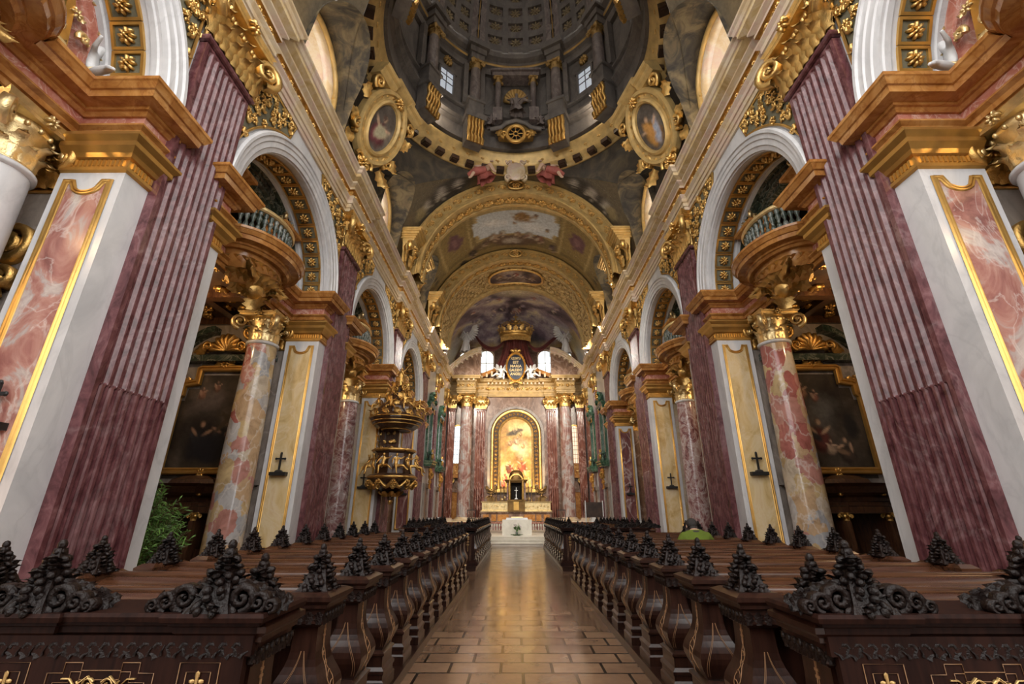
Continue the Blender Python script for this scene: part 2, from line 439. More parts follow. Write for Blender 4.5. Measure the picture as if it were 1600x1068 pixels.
MT['lamp'] = None

def wood(name, c0, c1, rough, sc_=(1,14,14), coat=.3):
    m, nt, b = new_mat(name)
    n = N(nt, 'ShaderNodeTexNoise', Scale=2.2, Detail=6.0, Distortion=.6); nt.links.new(pos(nt, sc_), n.inputs['Vector'])
    r = ramp(nt, [(.3, c0), (.7, c1)]); nt.links.new(n.outputs['Fac'], r.inputs['Fac']); nt.links.new(r.outputs['Color'], b.inputs['Base Color'])
    b.inputs['Roughness'].default_value = rough; b.inputs['Coat Weight'].default_value = coat; b.inputs['Coat Roughness'].default_value = .22; b.inputs['Specular IOR Level'].default_value = .35
    return m
MT['plank'] = wood('polished_wood', (.026,.009,.0045), (.085,.033,.015), .24, (1,14,14), .4)
MT['walnut'] = wood('walnut', (.012,.0045,.003), (.042,.016,.010), .30, (14,14,1.2), .45)
MT['panelwood'] = wood('dark_panel_wood', (.010,.0032,.0022), (.030,.0105,.0065), .6, (14,14,1.2), 0); spec(MT['panelwood'], .12)
MT['carved'] = plain('carved_wood', (.0095,.0042,.003), .45, 0, .5, 60, .4, 0)
MT['confwood'] = wood('confessional_wood', (.03,.012,.007), (.10,.045,.022), .3, (10,10,1.5))
MT['inlay'] = plain('brass_inlay', (.66,.43,.17), .35, .6)
MT['inlayd'] = plain('pale_wood_inlay', (.30,.16,.075), .4)
MT['cloth'] = plain('green_jacket', (.105,.15,.010), .85, 0, .3, 25, .25)
MT['skin'] = plain('skin', (.55,.33,.23), .55)
MT['hair'] = plain('dark_hair', (.03,.025,.022), .6, 0, .5, 120)
MT['drape'] = plain('red_velvet', (.105,.017,.012), .75, 0, .2, 12, .3)
MT['leaf'] = plain('leaf_green', (.075,.16,.03), .5, 0, 0, 1, .45, vscale=9)
MT['leaf2'] = plain('light_leaf_green', (.13,.26,.05), .5, 0, 0, 1, .35, vscale=9)
MT['stem'] = plain('twig', (.10,.07,.03), .7)
MT['terra'] = plain('dark_pot', (.06,.03,.018), .6, 0, .2, 20, .3)
MT['navy'] = plain('navy_field', (.012,.016,.035), .4)
MT['blackc'] = plain('black_enamel', (.02,.02,.025), .3)
MT['red'] = plain('red_glass', (.5,.02,.02), .2)
MT['redcloth'] = plain('rose_robe', (.36,.10,.08), .7, 0, .3, 20, .3)
MT['whiteflower'] = plain('white_petals', (.75,.68,.66), .6)
MT['limestone'] = marble('altar_limestone', [(.3,(.56,.52,.45)),(.6,(.68,.64,.56))], 2.0, rough=.4)
MT['flesh'] = plain('painted_flesh', (.62,.42,.30), .6)

spec(MT['carved'], .3); spec(MT['dark'], .1)
MT['ground2'] = marble('lunette_fresco', [(.34,(.016,.013,.010)),(.46,(.045,.036,.024)),(.56,(.10,.075,.04)),(.66,(.15,.115,.06))], 1.7, (1,1,1), None, 0, 1, .75, 1.0)
MT['dros'] = plain('dome_rosette', (.20,.155,.085), .6, 0, .2, 30, .3)
def floor_mat():
    m, nt, b = new_mat('stone_floor')
    v = pos(nt)
    mp = nt.nodes.new('ShaderNodeMapping'); nt.links.new(v, mp.inputs['Vector'])
    br = N(nt, 'ShaderNodeTexBrick', Scale=1.0); br.offset = .43
    br.inputs['Color1'].default_value = (.185,.108,.066,1); br.inputs['Color2'].default_value = (.30,.185,.115,1); br.inputs['Mortar'].default_value = (.016,.009,.006,1)
    br.inputs['Mortar Size'].default_value = .017; b.inputs['Specular IOR Level'].default_value = .75; br.inputs['Mortar Smooth'].default_value = .15; br.inputs['Brick Width'].default_value = .56; br.inputs['Row Height'].default_value = .36; br.inputs['Bias'].default_value = 0
    nt.links.new(mp.outputs['Vector'], br.inputs['Vector'])
    n = N(nt, 'ShaderNodeTexNoise', Scale=2.2, Detail=6.0, Roughness=.65); nt.links.new(v, n.inputs['Vector'])
    r = ramp(nt, [(.3,(.78,.75,.73)),(.7,(1.2,1.17,1.12))]); nt.links.new(n.outputs['Fac'], r.inputs['Fac'])
    mx = nt.nodes.new('ShaderNodeMix'); mx.data_type = 'RGBA'; mx.blend_type = 'MULTIPLY'; mx.inputs[0].default_value = 1
    nt.links.new(br.outputs['Color'], mx.inputs[6]); nt.links.new(r.outputs['Color'], mx.inputs[7]); nt.links.new(mx.outputs[2], b.inputs['Base Color'])
    r2 = ramp(nt, [(.3,(.11,)*3),(.7,(.24,)*3)]); nt.links.new(n.outputs['Fac'], r2.inputs['Fac']); nt.links.new(r2.outputs['Color'], b.inputs['Roughness'])
    n3 = N(nt, 'ShaderNodeTexNoise', Scale=5.0, Detail=3.0); nt.links.new(v, n3.inputs['Vector'])
    ad = N(nt, 'ShaderNodeMath', operation='MULTIPLY_ADD'); ad.inputs[1].default_value = -2.5
    nt.links.new(br.outputs['Fac'], ad.inputs[0]); ad.inputs[2].default_value = 1.0
    bp = N(nt, 'ShaderNodeBump', Strength=.3, Distance=.004); nt.links.new(ad.outputs[0], bp.inputs['Height']); nt.links.new(bp.outputs['Normal'], b.inputs['Normal'])
    return m
MT['floor'] = floor_mat()
def pane_mat(name, col, strength):
    m, nt, b = new_mat(name)
    b.inputs['Base Color'].default_value = (.8,.85,.9,1); b.inputs['Roughness'].default_value = .3
    b.inputs['Emission Color'].default_value = (*col, 1); b.inputs['Emission Strength'].default_value = strength
    return m
MT['pane'] = pane_mat('daylight_pane', (.92,.97,1.0), 1.5)
MT['paned'] = pane_mat('dim_pane', (.5,.58,.7), .22)
MT['panea'] = pane_mat('apse_pane', (.82,.95,1.0), .9)
def paint_mat(name, rough=.6, spec=.3, mottled=.25):
    m, nt, b = new_mat(name)
    a = nt.nodes.new('ShaderNodeAttribute'); a.attribute_name = 'paint'
    n = N(nt, 'ShaderNodeTexNoise', Scale=6.0, Detail=5.0, Roughness=.7); nt.links.new(pos(nt), n.inputs['Vector'])
    r = ramp(nt, [(.3,(1-mottled,)*3),(.7,(1+mottled,)*3)]); nt.links.new(n.outputs['Fac'], r.inputs['Fac'])
    mx = nt.nodes.new('ShaderNodeMix'); mx.data_type = 'RGBA'; mx.blend_type = 'MULTIPLY'; mx.inputs[0].default_value = 1
    nt.links.new(a.outputs['Color'], mx.inputs[6]); nt.links.new(r.outputs['Color'], mx.inputs[7]); nt.links.new(mx.outputs[2], b.inputs['Base Color'])
    b.inputs['Roughness'].default_value = rough; b.inputs['Specular IOR Level'].default_value = spec
    return m
MT['fresco'] = paint_mat('fresco')
MT['canvas'] = paint_mat('oil_canvas', .35, .4)

# painting kit: colours of a picture worked out per vertex of its own fine grid
def vnoise(x, y, seed=0):
    r = np.random.RandomState(seed); G = r.rand(64, 64)
    xi = np.floor(x).astype(int); yi = np.floor(y).astype(int); fx = x-xi; fy = y-yi
    fx = fx*fx*(3-2*fx); fy = fy*fy*(3-2*fy)
    a = G[xi % 64, yi % 64]; b = G[(xi+1) % 64, yi % 64]; c = G[xi % 64, (yi+1) % 64]; d = G[(xi+1) % 64, (yi+1) % 64]
    return (a*(1-fx)+b*fx)*(1-fy)+(c*(1-fx)+d*fx)*fy
def fbm(x, y, seed=0, o=4):
    s = 0; a = .5
    for i in range(o): s = s+a*vnoise(x*2**i, y*2**i, seed+i); a *= .5
    return s
class Paint:
    def __init__(self, x, y, col):
        self.x = x; self.y = y; self.c = np.tile(np.array(col, float), (len(x), 1))
    def blend(self, a, col):
        a = np.clip(a, 0, 1)[:, None]; self.c = self.c*(1-a)+np.array(col, float)*a
    def blob(self, cx, cy, rx, ry, col, ang=0, soft=.3, wob=.25, seed=0, a=1):
        dx = self.x-cx; dy = self.y-cy; ca, sa = cos(ang), sin(ang)
        u = (dx*ca+dy*sa)/rx; v = (-dx*sa+dy*ca)/ry
        d = np.sqrt(u*u+v*v)+wob*(fbm(self.x/max(rx, ry)*3+9, self.y/max(rx, ry)*3+5, seed, 3)-.45)*2
        self.blend(a*(1-np.clip((d-1+soft)/soft, 0, 1)), col)
    def rect(self, x0, x1, y0, y1, col, a=1, soft=.02):
        f = lambda t: np.clip(t/soft, 0, 1)
        self.blend(a*f(self.x-x0)*f(x1-self.x)*f(self.y-y0)*f(y1-self.y), col)
    def clouds(self, stops, scale, seed=0, a=1, warp=1.0):
        w = fbm(self.x*scale*.6+3, self.y*scale*.6+8, seed+40)*warp*2
        n = fbm(self.x*scale+w, self.y*scale+w*.7, seed); n = np.clip((n-.22)/.52, 0, 1)
        ps = [s[0] for s in stops]; C = np.stack([np.interp(n, ps, [s[1][k] for s in stops]) for k in range(3)], 1)
        self.c = self.c*(1-a)+C*a
    def figure(self, cx, cy, h, robe, robe2, flesh, seed=0, lean=0):
        """a small painted figure: robe, cloak, arms, head"""
        r = random.Random(seed)
        self.blob(cx, cy-.12*h, .26*h, .34*h, tuple(c*.45 for c in robe), lean, .35, .3, seed)
        self.blob(cx+.04*h, cy-.10*h, .20*h, .28*h, robe, lean+.2, .5, .3, seed+1)
        self.blob(cx-.10*h, cy-.02*h, .10*h, .24*h, robe2, lean+.5, .5, .3, seed+2)
        self.blob(cx+.16*h, cy+.10*h, .05*h, .18*h, flesh, lean-.9+r.uniform(-.4, .4), .5, .1, seed+3)
        self.blob(cx-.14*h, cy+.12*h, .045*h, .16*h, flesh, lean+.9+r.uniform(-.4, .4), .5, .1, seed+4)
        self.blob(cx+.02*h, cy+.30*h, .085*h, .10*h, tuple(c*.35 for c in flesh), 0, .4, .1, seed+5)
        self.blob(cx+.03*h, cy+.29*h, .06*h, .08*h, flesh, 0, .5, .05, seed+6)
    def apply(self, me):
        at = me.color_attributes.new('paint', 'FLOAT_COLOR', 'POINT')
        n = len(me.vertices); A = np.ones((n, 4), np.float32); A[:len(self.c), :3] = self.c
        at.data.foreach_set('color', A.ravel())
def painted_panel(name, w, h, nx, ny, fn, mat, parent, top=None, thick=.03):
    """flat picture in local xz, facing -y, centred in x, from z=0; top(x)= height of the upper edge"""
    mb = MB(); P = []
    for i in range(nx+1):
        x = -w/2+w*i/nx; zt = top(x) if top else h
        P.append([(x, 0, zt*j/ny) for j in range(ny+1)])
    mb.grid(P, 0, False)
    nface = len(mb.v)
    mb.add([(-w/2, thick, 0), (w/2, thick, 0), (w/2, thick, h*.7), (-w/2, thick, h*.7)], [(0, 1, 2, 3)], 0, False)
    mb.f = [f[::-1] if k < nx*ny else f for k, f in enumerate(mb.f)]
    o = mb.build(name, mat, parent)
    A = np.array(mb.v); p = Paint(A[:, 0], A[:, 2], (.1,.1,.1)); fn(p); p.apply(o.data)
    return o
# ------------------------------------------------------------------ the shell of the church
W = 6.0                                            # nave half width at the wall plane
PIERS = [6.7, 14.0, 21.3, 28.6]
BAYS = [3.05, 10.35, 17.65, 24.95]
RA, ZS = 2.5, 7.9                                  # arcade arches: radius, springing
Z0, RV = 13.1, 6.0                                 # vault: springing, radius
YD, RD = 14.0, 6.35                                 # dome axis and ring radius
def M_s(s): return SC(s, 1, 1)

mb = MB(); mb.box(-10.6, 10.6, -5, 40.6, -.2, 0)
struct(mb.build('floor', MT['floor']))
for i, (y0, z) in enumerate([(25.0, .13), (25.45, .26), (25.9, .40)]):
    mb = MB(); mb.box(-5.95, 5.95, y0, 39.3, z-.13, z-.03); mb.box(-5.97, 5.97, y0-.03, 39.3, z-.03, z)
    tag(mb.build('altar_step', MT['limestone']), ['lowest broad pale stone step before the chancel', 'middle broad pale stone step before the chancel', 'top broad pale stone step under the white altar table'][i], 'step', 'chancel steps', 'structure')
for i, (y0, z) in enumerate([(34.3, .62), (34.8, .84)]):
    mb = MB(); mb.box(-5.95, 5.95, y0, 39.3, .4 if i == 0 else .62, z)
    tag(mb.build('altar_step', MT['limestone']), ['lower stone step below the gilded high altar', 'upper stone step carrying the gilded high altar'][i], 'step', 'chancel steps', 'structure')

def ys_for(a, b, step, centers, r):
    S = {round(a, 4), round(b, 4)}; y = a
    while y < b: S.add(round(y, 4)); y += step
    for c in centers:
        for k in range(25):
            v = c+r*cos(PI*k/24)
            if a <= v <= b: S.add(round(v, 4))
    return sorted(S)
def arch_z(y, centers, r, zs):
    for c in centers:
        d = abs(y-c)
        if d <= r+1e-6: return zs+math.sqrt(max(0, r*r-d*d))
    return None

WIN = BAYS+[33.3]
RL, RW, ZW = 1.52, 1.36, 15.0
for s, nm in ((-1, 'left'), (1, 'right')):
    mb = MB(); mb.M = M_s(s)
    ys = ys_for(-.6, 29.75, .6, BAYS, RA)
    for i in range(len(ys)-1):                     # spandrel wall over the arches
        a, b = ys[i], ys[i+1]; mid = (a+b)/2
        inside = arch_z(mid, BAYS, RA, ZS) is not None
        za = arch_z(a, BAYS, RA, ZS) if inside else ZS; zb = arch_z(b, BAYS, RA, ZS) if inside else ZS
        mb.add([(W, a, za or ZS), (W, b, zb or ZS), (W, b, 12.9), (W, a, 12.9)], [(0,1,2,3)], 0, False)
    mb.box(W, W+.4, 29.75, 40.6, 0, 12.9)          # choir wall
    struct(mb.build('wall_'+nm, MT['white']))
    # aisle side: chapel outer walls and the walls between the chapels
    mb = MB(); mb.M = M_s(s)
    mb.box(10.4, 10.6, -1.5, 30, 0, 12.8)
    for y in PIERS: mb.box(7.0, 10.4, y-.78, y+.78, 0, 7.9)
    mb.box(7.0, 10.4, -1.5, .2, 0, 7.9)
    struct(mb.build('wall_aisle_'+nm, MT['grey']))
    mb = MB(); mb.M = M_s(s)
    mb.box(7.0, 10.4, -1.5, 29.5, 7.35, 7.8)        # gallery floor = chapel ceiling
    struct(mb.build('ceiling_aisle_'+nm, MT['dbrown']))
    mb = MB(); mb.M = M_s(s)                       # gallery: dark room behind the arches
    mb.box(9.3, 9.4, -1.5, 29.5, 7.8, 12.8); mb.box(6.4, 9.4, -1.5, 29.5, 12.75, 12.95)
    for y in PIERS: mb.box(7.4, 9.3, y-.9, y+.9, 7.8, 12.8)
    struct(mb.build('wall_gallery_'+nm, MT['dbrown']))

# ---- vault with lunettes and the round opening of the dome
def vault_col(y, s, n=46):
    zh = arch_z(y, WIN, RL, ZW)
    f0 = math.asin((zh-Z0)/RV) if zh else 0.0
    f1 = PI/2; d = abs(y-YD)
    if d < RD: f1 = math.acos(min(1, math.sqrt(RD*RD-d*d)/RV))
    f1 = max(f1, f0+.001)
    return [(s*RV*cos(f0+(f1-f0)*k/n), y, Z0+RV*sin(f0+(f1-f0)*k/n)) for k in range(n+1)]
ys = ys_for(2.0, 36.6, .11, WIN, RL)
extra = [YD+RD*cos(PI*k/60) for k in range(61)]
ys = sorted(set(ys) | {round(e, 4) for e in extra})
mb = MB()
for s in (-1, 1):
    # split where a lunette begins so that its edge stays sharp
    seg = []
    for i in range(len(ys)-1):
        mid = (ys[i]+ys[i+1])/2
        lun = [c for c in WIN if abs(mid-c) < RL]
        if lun:
            ca = vault_col(min(max(ys[i], lun[0]-RL+1e-4), lun[0]+RL-1e-4), s); cb = vault_col(min(max(ys[i+1], lun[0]-RL+1e-4), lun[0]+RL-1e-4), s)
        else:
            ca = vault_col(ys[i], s) if not any(abs(abs(ys[i]-c)-RL) < 1e-3 for c in WIN) else vault_col(ys[i], s)
            cb = vault_col(ys[i+1], s)
            def full(y):
                f1 = PI/2; d = abs(y-YD)
                if d < RD: f1 = math.acos(min(1, math.sqrt(RD*RD-d*d)/RV))
                return [(s*RV*cos(f1*k/46), y, Z0+RV*sin(f1*k/46)) for k in range(47)]
            ca, cb = full(ys[i]), full(ys[i+1])
        if abs(ca[-1][2]-ca[0][2]) < .02 and abs(cb[-1][2]-cb[0][2]) < .02: continue
        mb.grid([ca, cb], 0)
nb = len(mb.v)
# apse end: the vault comes down to the end wall
xs = [-5.99+11.98*k/90 for k in range(91)]
P = []
for x in xs:
    zb_ = Z0+math.sqrt(max(0, RV*RV-x*x)); zl = min(zb_, 16.2)
    P.append([(x, 36.6+3.9*sin(PI/2*t/30), zl+(zb_-zl)*cos(PI/2*t/30)) for t in range(31)])
mb.grid(P, 0)
vault = struct(mb.build('ceiling', MT['fresco']))
A = np.array(mb.v); X, Y, Z = A[:, 0], A[:, 1], A[:, 2]
th = np.arcsin(np.clip(X/RV, -1, 1))*RV            # arc length from the crown
p = Paint(th, Y, (.21, .155, .075))
OC, OL, GR, DK, PU = (.36,.25,.10), (.47,.35,.16), (.10,.09,.075), (.05,.043,.036), (.17,.085,.10)
ap = Y > 36.55
# bay of the dome: dark grisaille corners
m = (Y < 20.7) & ~ap
p.blend(m*.85, (.17,.125,.07))
for s in (-1, 1):
    for yc, dy in ((20.05, -1), (7.9, 1)):
        p.blob(s*4.6, yc, 2.6, 1.0, GR, 0, .3, .25, 3)
        p.blob(s*4.2, yc, 2.1, .75, DK, 0, .4, .3, 5)
        for k, (a, b, h) in enumerate(((4.4, .05, 1.5), (5.5, .1, 1.5), (3.3, .0, 1.0))):
            p.figure(s*a, yc+b, h, (.36,.32,.28), (.48,.44,.38), (.52,.47,.40), 11+k+(s > 0)*5)
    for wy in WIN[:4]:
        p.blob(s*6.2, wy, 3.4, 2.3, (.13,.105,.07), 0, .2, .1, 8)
        p.blob(s*6.0, wy-2.5, .5, .5, (.30,.24,.13), 0, .3, .3, 9); p.blob(s*6.0, wy+2.5, .5, .5, (.30,.24,.13), 0, .3, .3, 9)
# vault beyond the great arch: painted architecture opening on the sky
p.rect(-8, 8, 21.8, 28.2, (.24,.175,.075))
for s in (-1, 1):
    for yy in (22.3, 27.6): p.rect(-7.5, 7.5, yy-.22, yy+.22, OC, .8)
    p.rect(min(s*2.9, s*5.6), max(s*2.9, s*5.6), 23.0, 27.0, (.30,.215,.085))
    p.rect(min(s*3.05, s*3.2), max(s*3.05, s*3.2), 22.6, 27.4, OL); p.rect(min(s*5.3, s*5.5), max(s*5.3, s*5.5), 22.6, 27.4, OL)
    p.blob(s*4.25, 25.0, .62, .95, PU, 0, .25, .5, 21); p.blob(s*4.25, 25.0, .3, .5, (.26,.14,.15), 0, .5, .5, 22)
    for k in range(3):
        p.rect(min(s*6.2, s*6.7), max(s*6.2, s*6.7), 22.5+2*k, 23.2+2*k, (.10,.08,.05)); p.blob(s*6.45, 22.85+2*k, .12, .15, OL)
p.rect(-2.6, 2.6, 22.5, 22.8, (.22,.09,.06)); p.rect(-2.75, 2.75, 23.1, 26.3, OL); 
p.rect(-2.5, 2.5, 23.5, 26.0, (.62,.66,.70)); p.rect(-2.85, 2.85, 24.1, 25.5, (.62,.66,.70))
p.blob(-1.4, 24.6, 1.0, .5, (.80,.80,.80), .2, .8, .6, 31); p.blob(1.2, 25.2, 1.1, .6, (.76,.78,.80), .1, .8, .6, 32)
p.blob(.45, 24.2, .95, .55, (.30,.17,.07), .1, .5, .6, 33)
for k, (a, b, h, c1, c2) in enumerate([(.1,24.15,.8,(.34,.20,.08),(.46,.30,.14)), (.7,24.3,.9,(.42,.24,.07),(.24,.14,.08)), (1.3,24.0,.6,(.22,.13,.09),(.34,.24,.16)), (-.1,24.9,.5,(.4,.25,.16),(.3,.2,.13)), (2.1,25.3,.7,(.27,.19,.13),(.36,.28,.2))]):
    p.figure(a, b, h, c1, c2, (.52,.37,.24), 50+k)
p.blob(-.2, 26.7, 2.9, .75, (.16,.10,.065), 0, .4, .6, 35); p.blob(-.2, 26.9, .8, .4, (.50,.42,.34), 0, .6, .5, 36)
for k, (a, b, h, c1, c2) in enumerate([(-1.5,26.3,1.4,(.42,.29,.20),(.52,.46,.36)), (-.9,26.0,1.1,(.55,.50,.42),(.3,.19,.12)), (-2.2,26.9,1.1,(.21,.14,.10),(.34,.25,.17)), (.9,26.3,1.3,(.5,.42,.33),(.30,.16,.12)), (1.6,26.5,1.3,(.26,.13,.09),(.48,.40,.3)), (0.1,26.2,1.0,(.33,.21,.13),(.5,.4,.28)), (-3.1,27.4,1.3,(.08,.06,.05),(.17,.12,.10)), (2.6,27.1,1.2,(.14,.10,.10),(.25,.17,.15)), (-3.9,28.0,1.2,(.06,.05,.045),(.15,.11,.09))]):
    p.figure(a, b, h, c1, c2, (.52,.37,.26), 70+k)
# choir vault and apse: heaven of purple cloud
q = Paint(X*1.0, Y-36+Z*.0+(19.1-Z)*.9, (.2,.15,.15))
q.clouds([(0,(.05,.04,.05)), (.3,(.15,.105,.13)), (.5,(.27,.20,.23)), (.66,(.42,.34,.34)), (.82,(.56,.46,.36)), (1,(.70,.58,.36))], .75, 5, 1, 1.3)
q.blob(.1, -1.6, 2.6, 1.5, (.80,.66,.38), 0, .9, .3, 2, .85)
for k in range(26):
    r_ = random.Random(k*3+1); a = r_.uniform(-4.3, 4.3); b = r_.uniform(-.6, 4.4)
    q.figure(a, b, r_.uniform(.7, 1.2), r_.choice([(.40,.17,.14),(.30,.24,.32),(.55,.42,.34),(.22,.16,.2)]), r_.choice([(.62,.55,.46),(.45,.34,.38)]), (.62,.46,.36), k)
chm = (Y > 32)
p.c[chm] = q.c[chm]
low = ap & (Z < 16.9)
p.blend(low*np.clip((16.9-Z)/.5, 0, 1)*(.75+.25*np.sin(X*5)), (.40,.28,.11))
p.apply(vault.data)

# ---- clerestory walls, lunettes and windows
wi = 0
for s, nm in ((-1, 'left'), (1, 'right')):
    mb = MB(); mb.M = M_s(s)
    for c in WIN:
        # penetration between the vault and the window wall
        out = [(c-RL, 12.85)]+[(c+RL*cos(PI-PI*k/24), ZW+RL*sin(PI-PI*k/24)) for k in range(25)]+[(c+RL, 12.85)]
        def vx(z): return math.sqrt(max(0, RV*RV-max(0, z-Z0)**2))
        mb.grid([[(vx(z)-.05, y, z), (6.32, y, z)] for y, z in out], 0)
        inn = [(c-RW, 12.85)]+[(c+RW*cos(PI-PI*k/24), ZW+RW*sin(PI-PI*k/24)) for k in range(25)]+[(c+RW, 12.85)]
        mb.grid([[(6.3, a[0], a[1]), (6.3, b[0], b[1])] for a, b in zip(out, inn)], 0, False)
    mb.box(W, W+.5, -.6, 40.6, 12.8, 12.95, 0)
    mb.add([(W, -.6, 12.85), (W, 40, 12.85), (W, 40, 13.12), (W, -.6, 13.12)], [(0,1,2,3)], 0, False) if False else None
    struct(mb.build('wall_clerestory_'+nm, MT['ground2']))
    for wi_, c in enumerate(WIN):
        lm = MB(); lm.M = M_s(s); lm.tube([(vx(z)-.02, y, z) for y, z in [(c-RL, 12.9)]+[(c+RL*cos(PI-PI*k/24), ZW+RL*sin(PI-PI*k/24)) for k in range(25)]+[(c+RL, 12.9)]], .075, 6)
        pass
    for c in WIN:
        wi += 1
        wd = struct(bpy.data.objects.new('window_%d' % wi, None)); COL.objects.link(wd); wd.location = (s*6.3, c, 12.9); wd.scale = (s, 1, 1)
        wd['label'] = 'arched clerestory window with cream reveal, %s above the cornice %s' % ((ORD+['sixth'])[WIN.index(c)], SIDE[s]); wd['category'] = 'window'
        zs = ZW-12.9
        inn = lambda r: [(-r, 0)]+[(r*cos(PI-PI*k/24), zs+r*sin(PI-PI*k/24)) for k in range(25)]+[(r, 0)]
        m2 = MB()
        m2.grid([[(0, a, b), (1.7, a, b)] for a, b in inn(RW)], 0)
        for x0, x1, y0 in ((.16,.72,.0),(.86,1.5,.0)):
            for sy in (-1, 1):
                for e0, e1, z0, z1 in ((x0,x0+.05,.3,1.9),(x1-.05,x1,.3,1.9),(x0,x1,.3,.35),(x0,x1,1.85,1.9)): m2.box(e0,e1,sy*RW-.03*(sy > 0),sy*RW+.03*(sy < 0),z0,z1)
        for dz in (.0,):
            m2.grid([[(.05, a*.985, b), (.05, a*.90, b*.985), (.35, a*.90, b*.985), (.35, a*.985, b)] for a, b in inn(RW)], 0)
        m2.box(.0, 1.7, -RW, RW, -.05, .04)
        m2.build('reveal', MT['cream'], wd)
        m2 = MB()
        for (x0, r0, r1) in ((-.06, RW+.16, RW-.02),):
            A1, B1 = inn(r0), inn(r1)
            m2.grid([[(.02, a[0], a[1]), (x0, a[0], a[1]), (x0-.03, (a[0]+b[0])/2, (a[1]+b[1])/2), (x0, b[0], b[1]), (.05, b[0], b[1])] for a, b in zip(A1, B1)], 0)
        for sy in (-1, 1): m2.box(-.05, 1.6, sy*RW-.05*(sy > 0)-.02*(sy < 0), sy*RW+.02*(sy > 0)+.05*(sy < 0), zs-.08, zs+.05)
        m2.build('window_frame', MT['ochrel'], wd)
        m2 = MB(); I = inn(RW*.99)
        m2.add([(1.64, a, b) for a, b in I], [tuple(range(len(I)))], 0, False); m2.build('pane', MT['pane'], wd)
        m2 = MB()
        for k in range(-2, 3): m2.box(1.58, 1.62, k*.46-.012, k*.46+.012, 0, zs+math.sqrt(max(.01, RW*RW-(k*.46)**2)))
        for k in range(1, 8): m2.box(1.58, 1.62, -RW, RW, k*.42-.012, k*.42+.012)
        m2.build('glazing_bars', MT['iron'], wd)

# ---- main entablature, breaking forward over every pilaster
def entab_path():
    pts = [(W, -.6)]
    for y in PIERS+[33.3, 37.7]:
        h = .82 if y < 30 else .5
        pts += [(W, y-h), (W-.16, y-h), (W-.16, y+h), (W, y+h)]
    pts.append((W, 40.4)); return pts
ENT = [(.0,11.35,0),(.06,11.35,0),(.06,11.47,0),(.10,11.48,0),(.10,11.62,0),(.14,11.63,0),(.14,11.76,0),(.21,11.84,0),(.21,11.88,1),(.08,11.90,1),(.10,12.14,1),(.18,12.17,0),(.18,12.25,2),(.13,12.26,2),(.13,12.30,0),(.27,12.38,0),(.27,12.44,2),(.22,12.45,2),(.42,12.52,2),(.42,12.63,0),(.46,12.65,0),(.50,12.74,0),(.55,12.78,0),(.55,12.86,0),(0,12.88,0)]
ti = 0
for s, nm in ((-1, 'left'), (1, 'right')):
    mb = MB(); mb.M = M_s(s)
    mb.sweep(entab_path(), ENT)
    # path runs towards +y at x=W: the left of travel points to -x, that is into the nave
    o = struct(mb.build('trim_entablature_'+nm, [MT['cream'], MT['goldd'], MT['yellow']]))
    o['label'] = 'long cream and gold marble entablature '+SIDE[s]; o['category'] = 'entablature'
    # gilded scroll ornament of the frieze
    mb = MB(); mb.M = M_s(s); y = 4.5; k = 0; base = MB(); scroll(base, .085, .03, 0, 1, 1.2, 9)
    rs = MB(); rosette(rs, .10, 0, 6, .8)
    while y < 38.5:
        inn_ = any(abs(y-q) < (.82 if q < 30 else .5) for q in PIERS+[33.3, 37.7]); x = W-.10-(.16 if inn_ else 0)
        F = frame((x, y, 12.02), (0,1,0), (0,0,1), (-1,0,0))
        mb.put(base if k % 3 else rs, F @ SC(1 if k % 2 else -1, 1, 1)); y += .155; k += 1
    g = mb.build('gilded_scrolls', MT['gold'], o); g['kind'] = 'stuff'
struct_trim = None

# ---- transverse arches of the vault
def cross_arch(name, y0, y1, r_in, r_out, label, n=64, cz=Z0, relief=True, mat_='ochrel'):
    a0, a1 = 0.0, PI
    root = thing(name, label, 'arch', (0, y0, 0))
    mb = MB(); mb.M = RZ(PI/2)
    d = y1-y0
    b = r_out-r_in
    prof = [(r_out,.0),(r_out,-.05),(r_out-.06*b,-.10),(r_out-.12*b,-.10),(r_out-.16*b,-.02),(r_out-.2*b,-.02),(r_out-.2*b,.02),(r_in+.32*b,.02),(r_in+.32*b,-.03),(r_in+.25*b,-.06),(r_in+.2*b,-.06),(r_in+.14*b,-.13),(r_in+.04*b,-.15),(r_in,-.1),(r_in,.18*d),(r_in+.08,.2*d),(r_in+.08,.8*d),(r_in,.82*d),(r_in,d),(r_out,d)]
    mb.arc(prof, a0, a1, n, 0, cz); mb.build('archivolt', MT[mat_], root)
    if relief:
        m2 = MB(); u = MB(); scroll(u, .17*b, .05, 0, 1, 1.2, 9); rs = MB(); rosette(rs, .18*b, 0, 8, .5); k = 0
        cnt = int(PI*r_in/.30)
        for k in range(cnt+1):
            a = PI*k/cnt; rr = r_in+.56*b
            F = frame((rr*cos(a), .0, cz+rr*sin(a)), (-sin(a),0,cos(a)), (cos(a),0,sin(a)), (0,-1,0))
            m2.put(u if k % 2 else rs, F)
            if d > .5:
                for q in ((.5,) if d < 2 else (.2,.4,.6,.8)):
                    F = frame((( r_in+.06)*cos(a), q*d, cz+(r_in+.06)*sin(a)), (-sin(a),0,cos(a)), (0,1,0), (-cos(a),0,-sin(a)))
                    m2.put(rs if k % 2 else u, F @ SC(1.5,1.2,1.5))
        F = frame((0,-.16,cz+r_in+.5*b), (1,0,0), (0,0,1), (0,-1,0))
        m2.M = F; m2.lathe([(.42,0),(.42,.08),(.34,.12),(.3,.05)], 16, (0,0,0), m=0) if False else None
        m2.tube([(.42*cos(t*PI/10), .02, .26*sin(t*PI/10)) for t in range(21)], .07, 6); rosette(m2, .26, 0, 8, .5); m2.M = None
        m2.build('relief', MT['gold'], root)
    return root
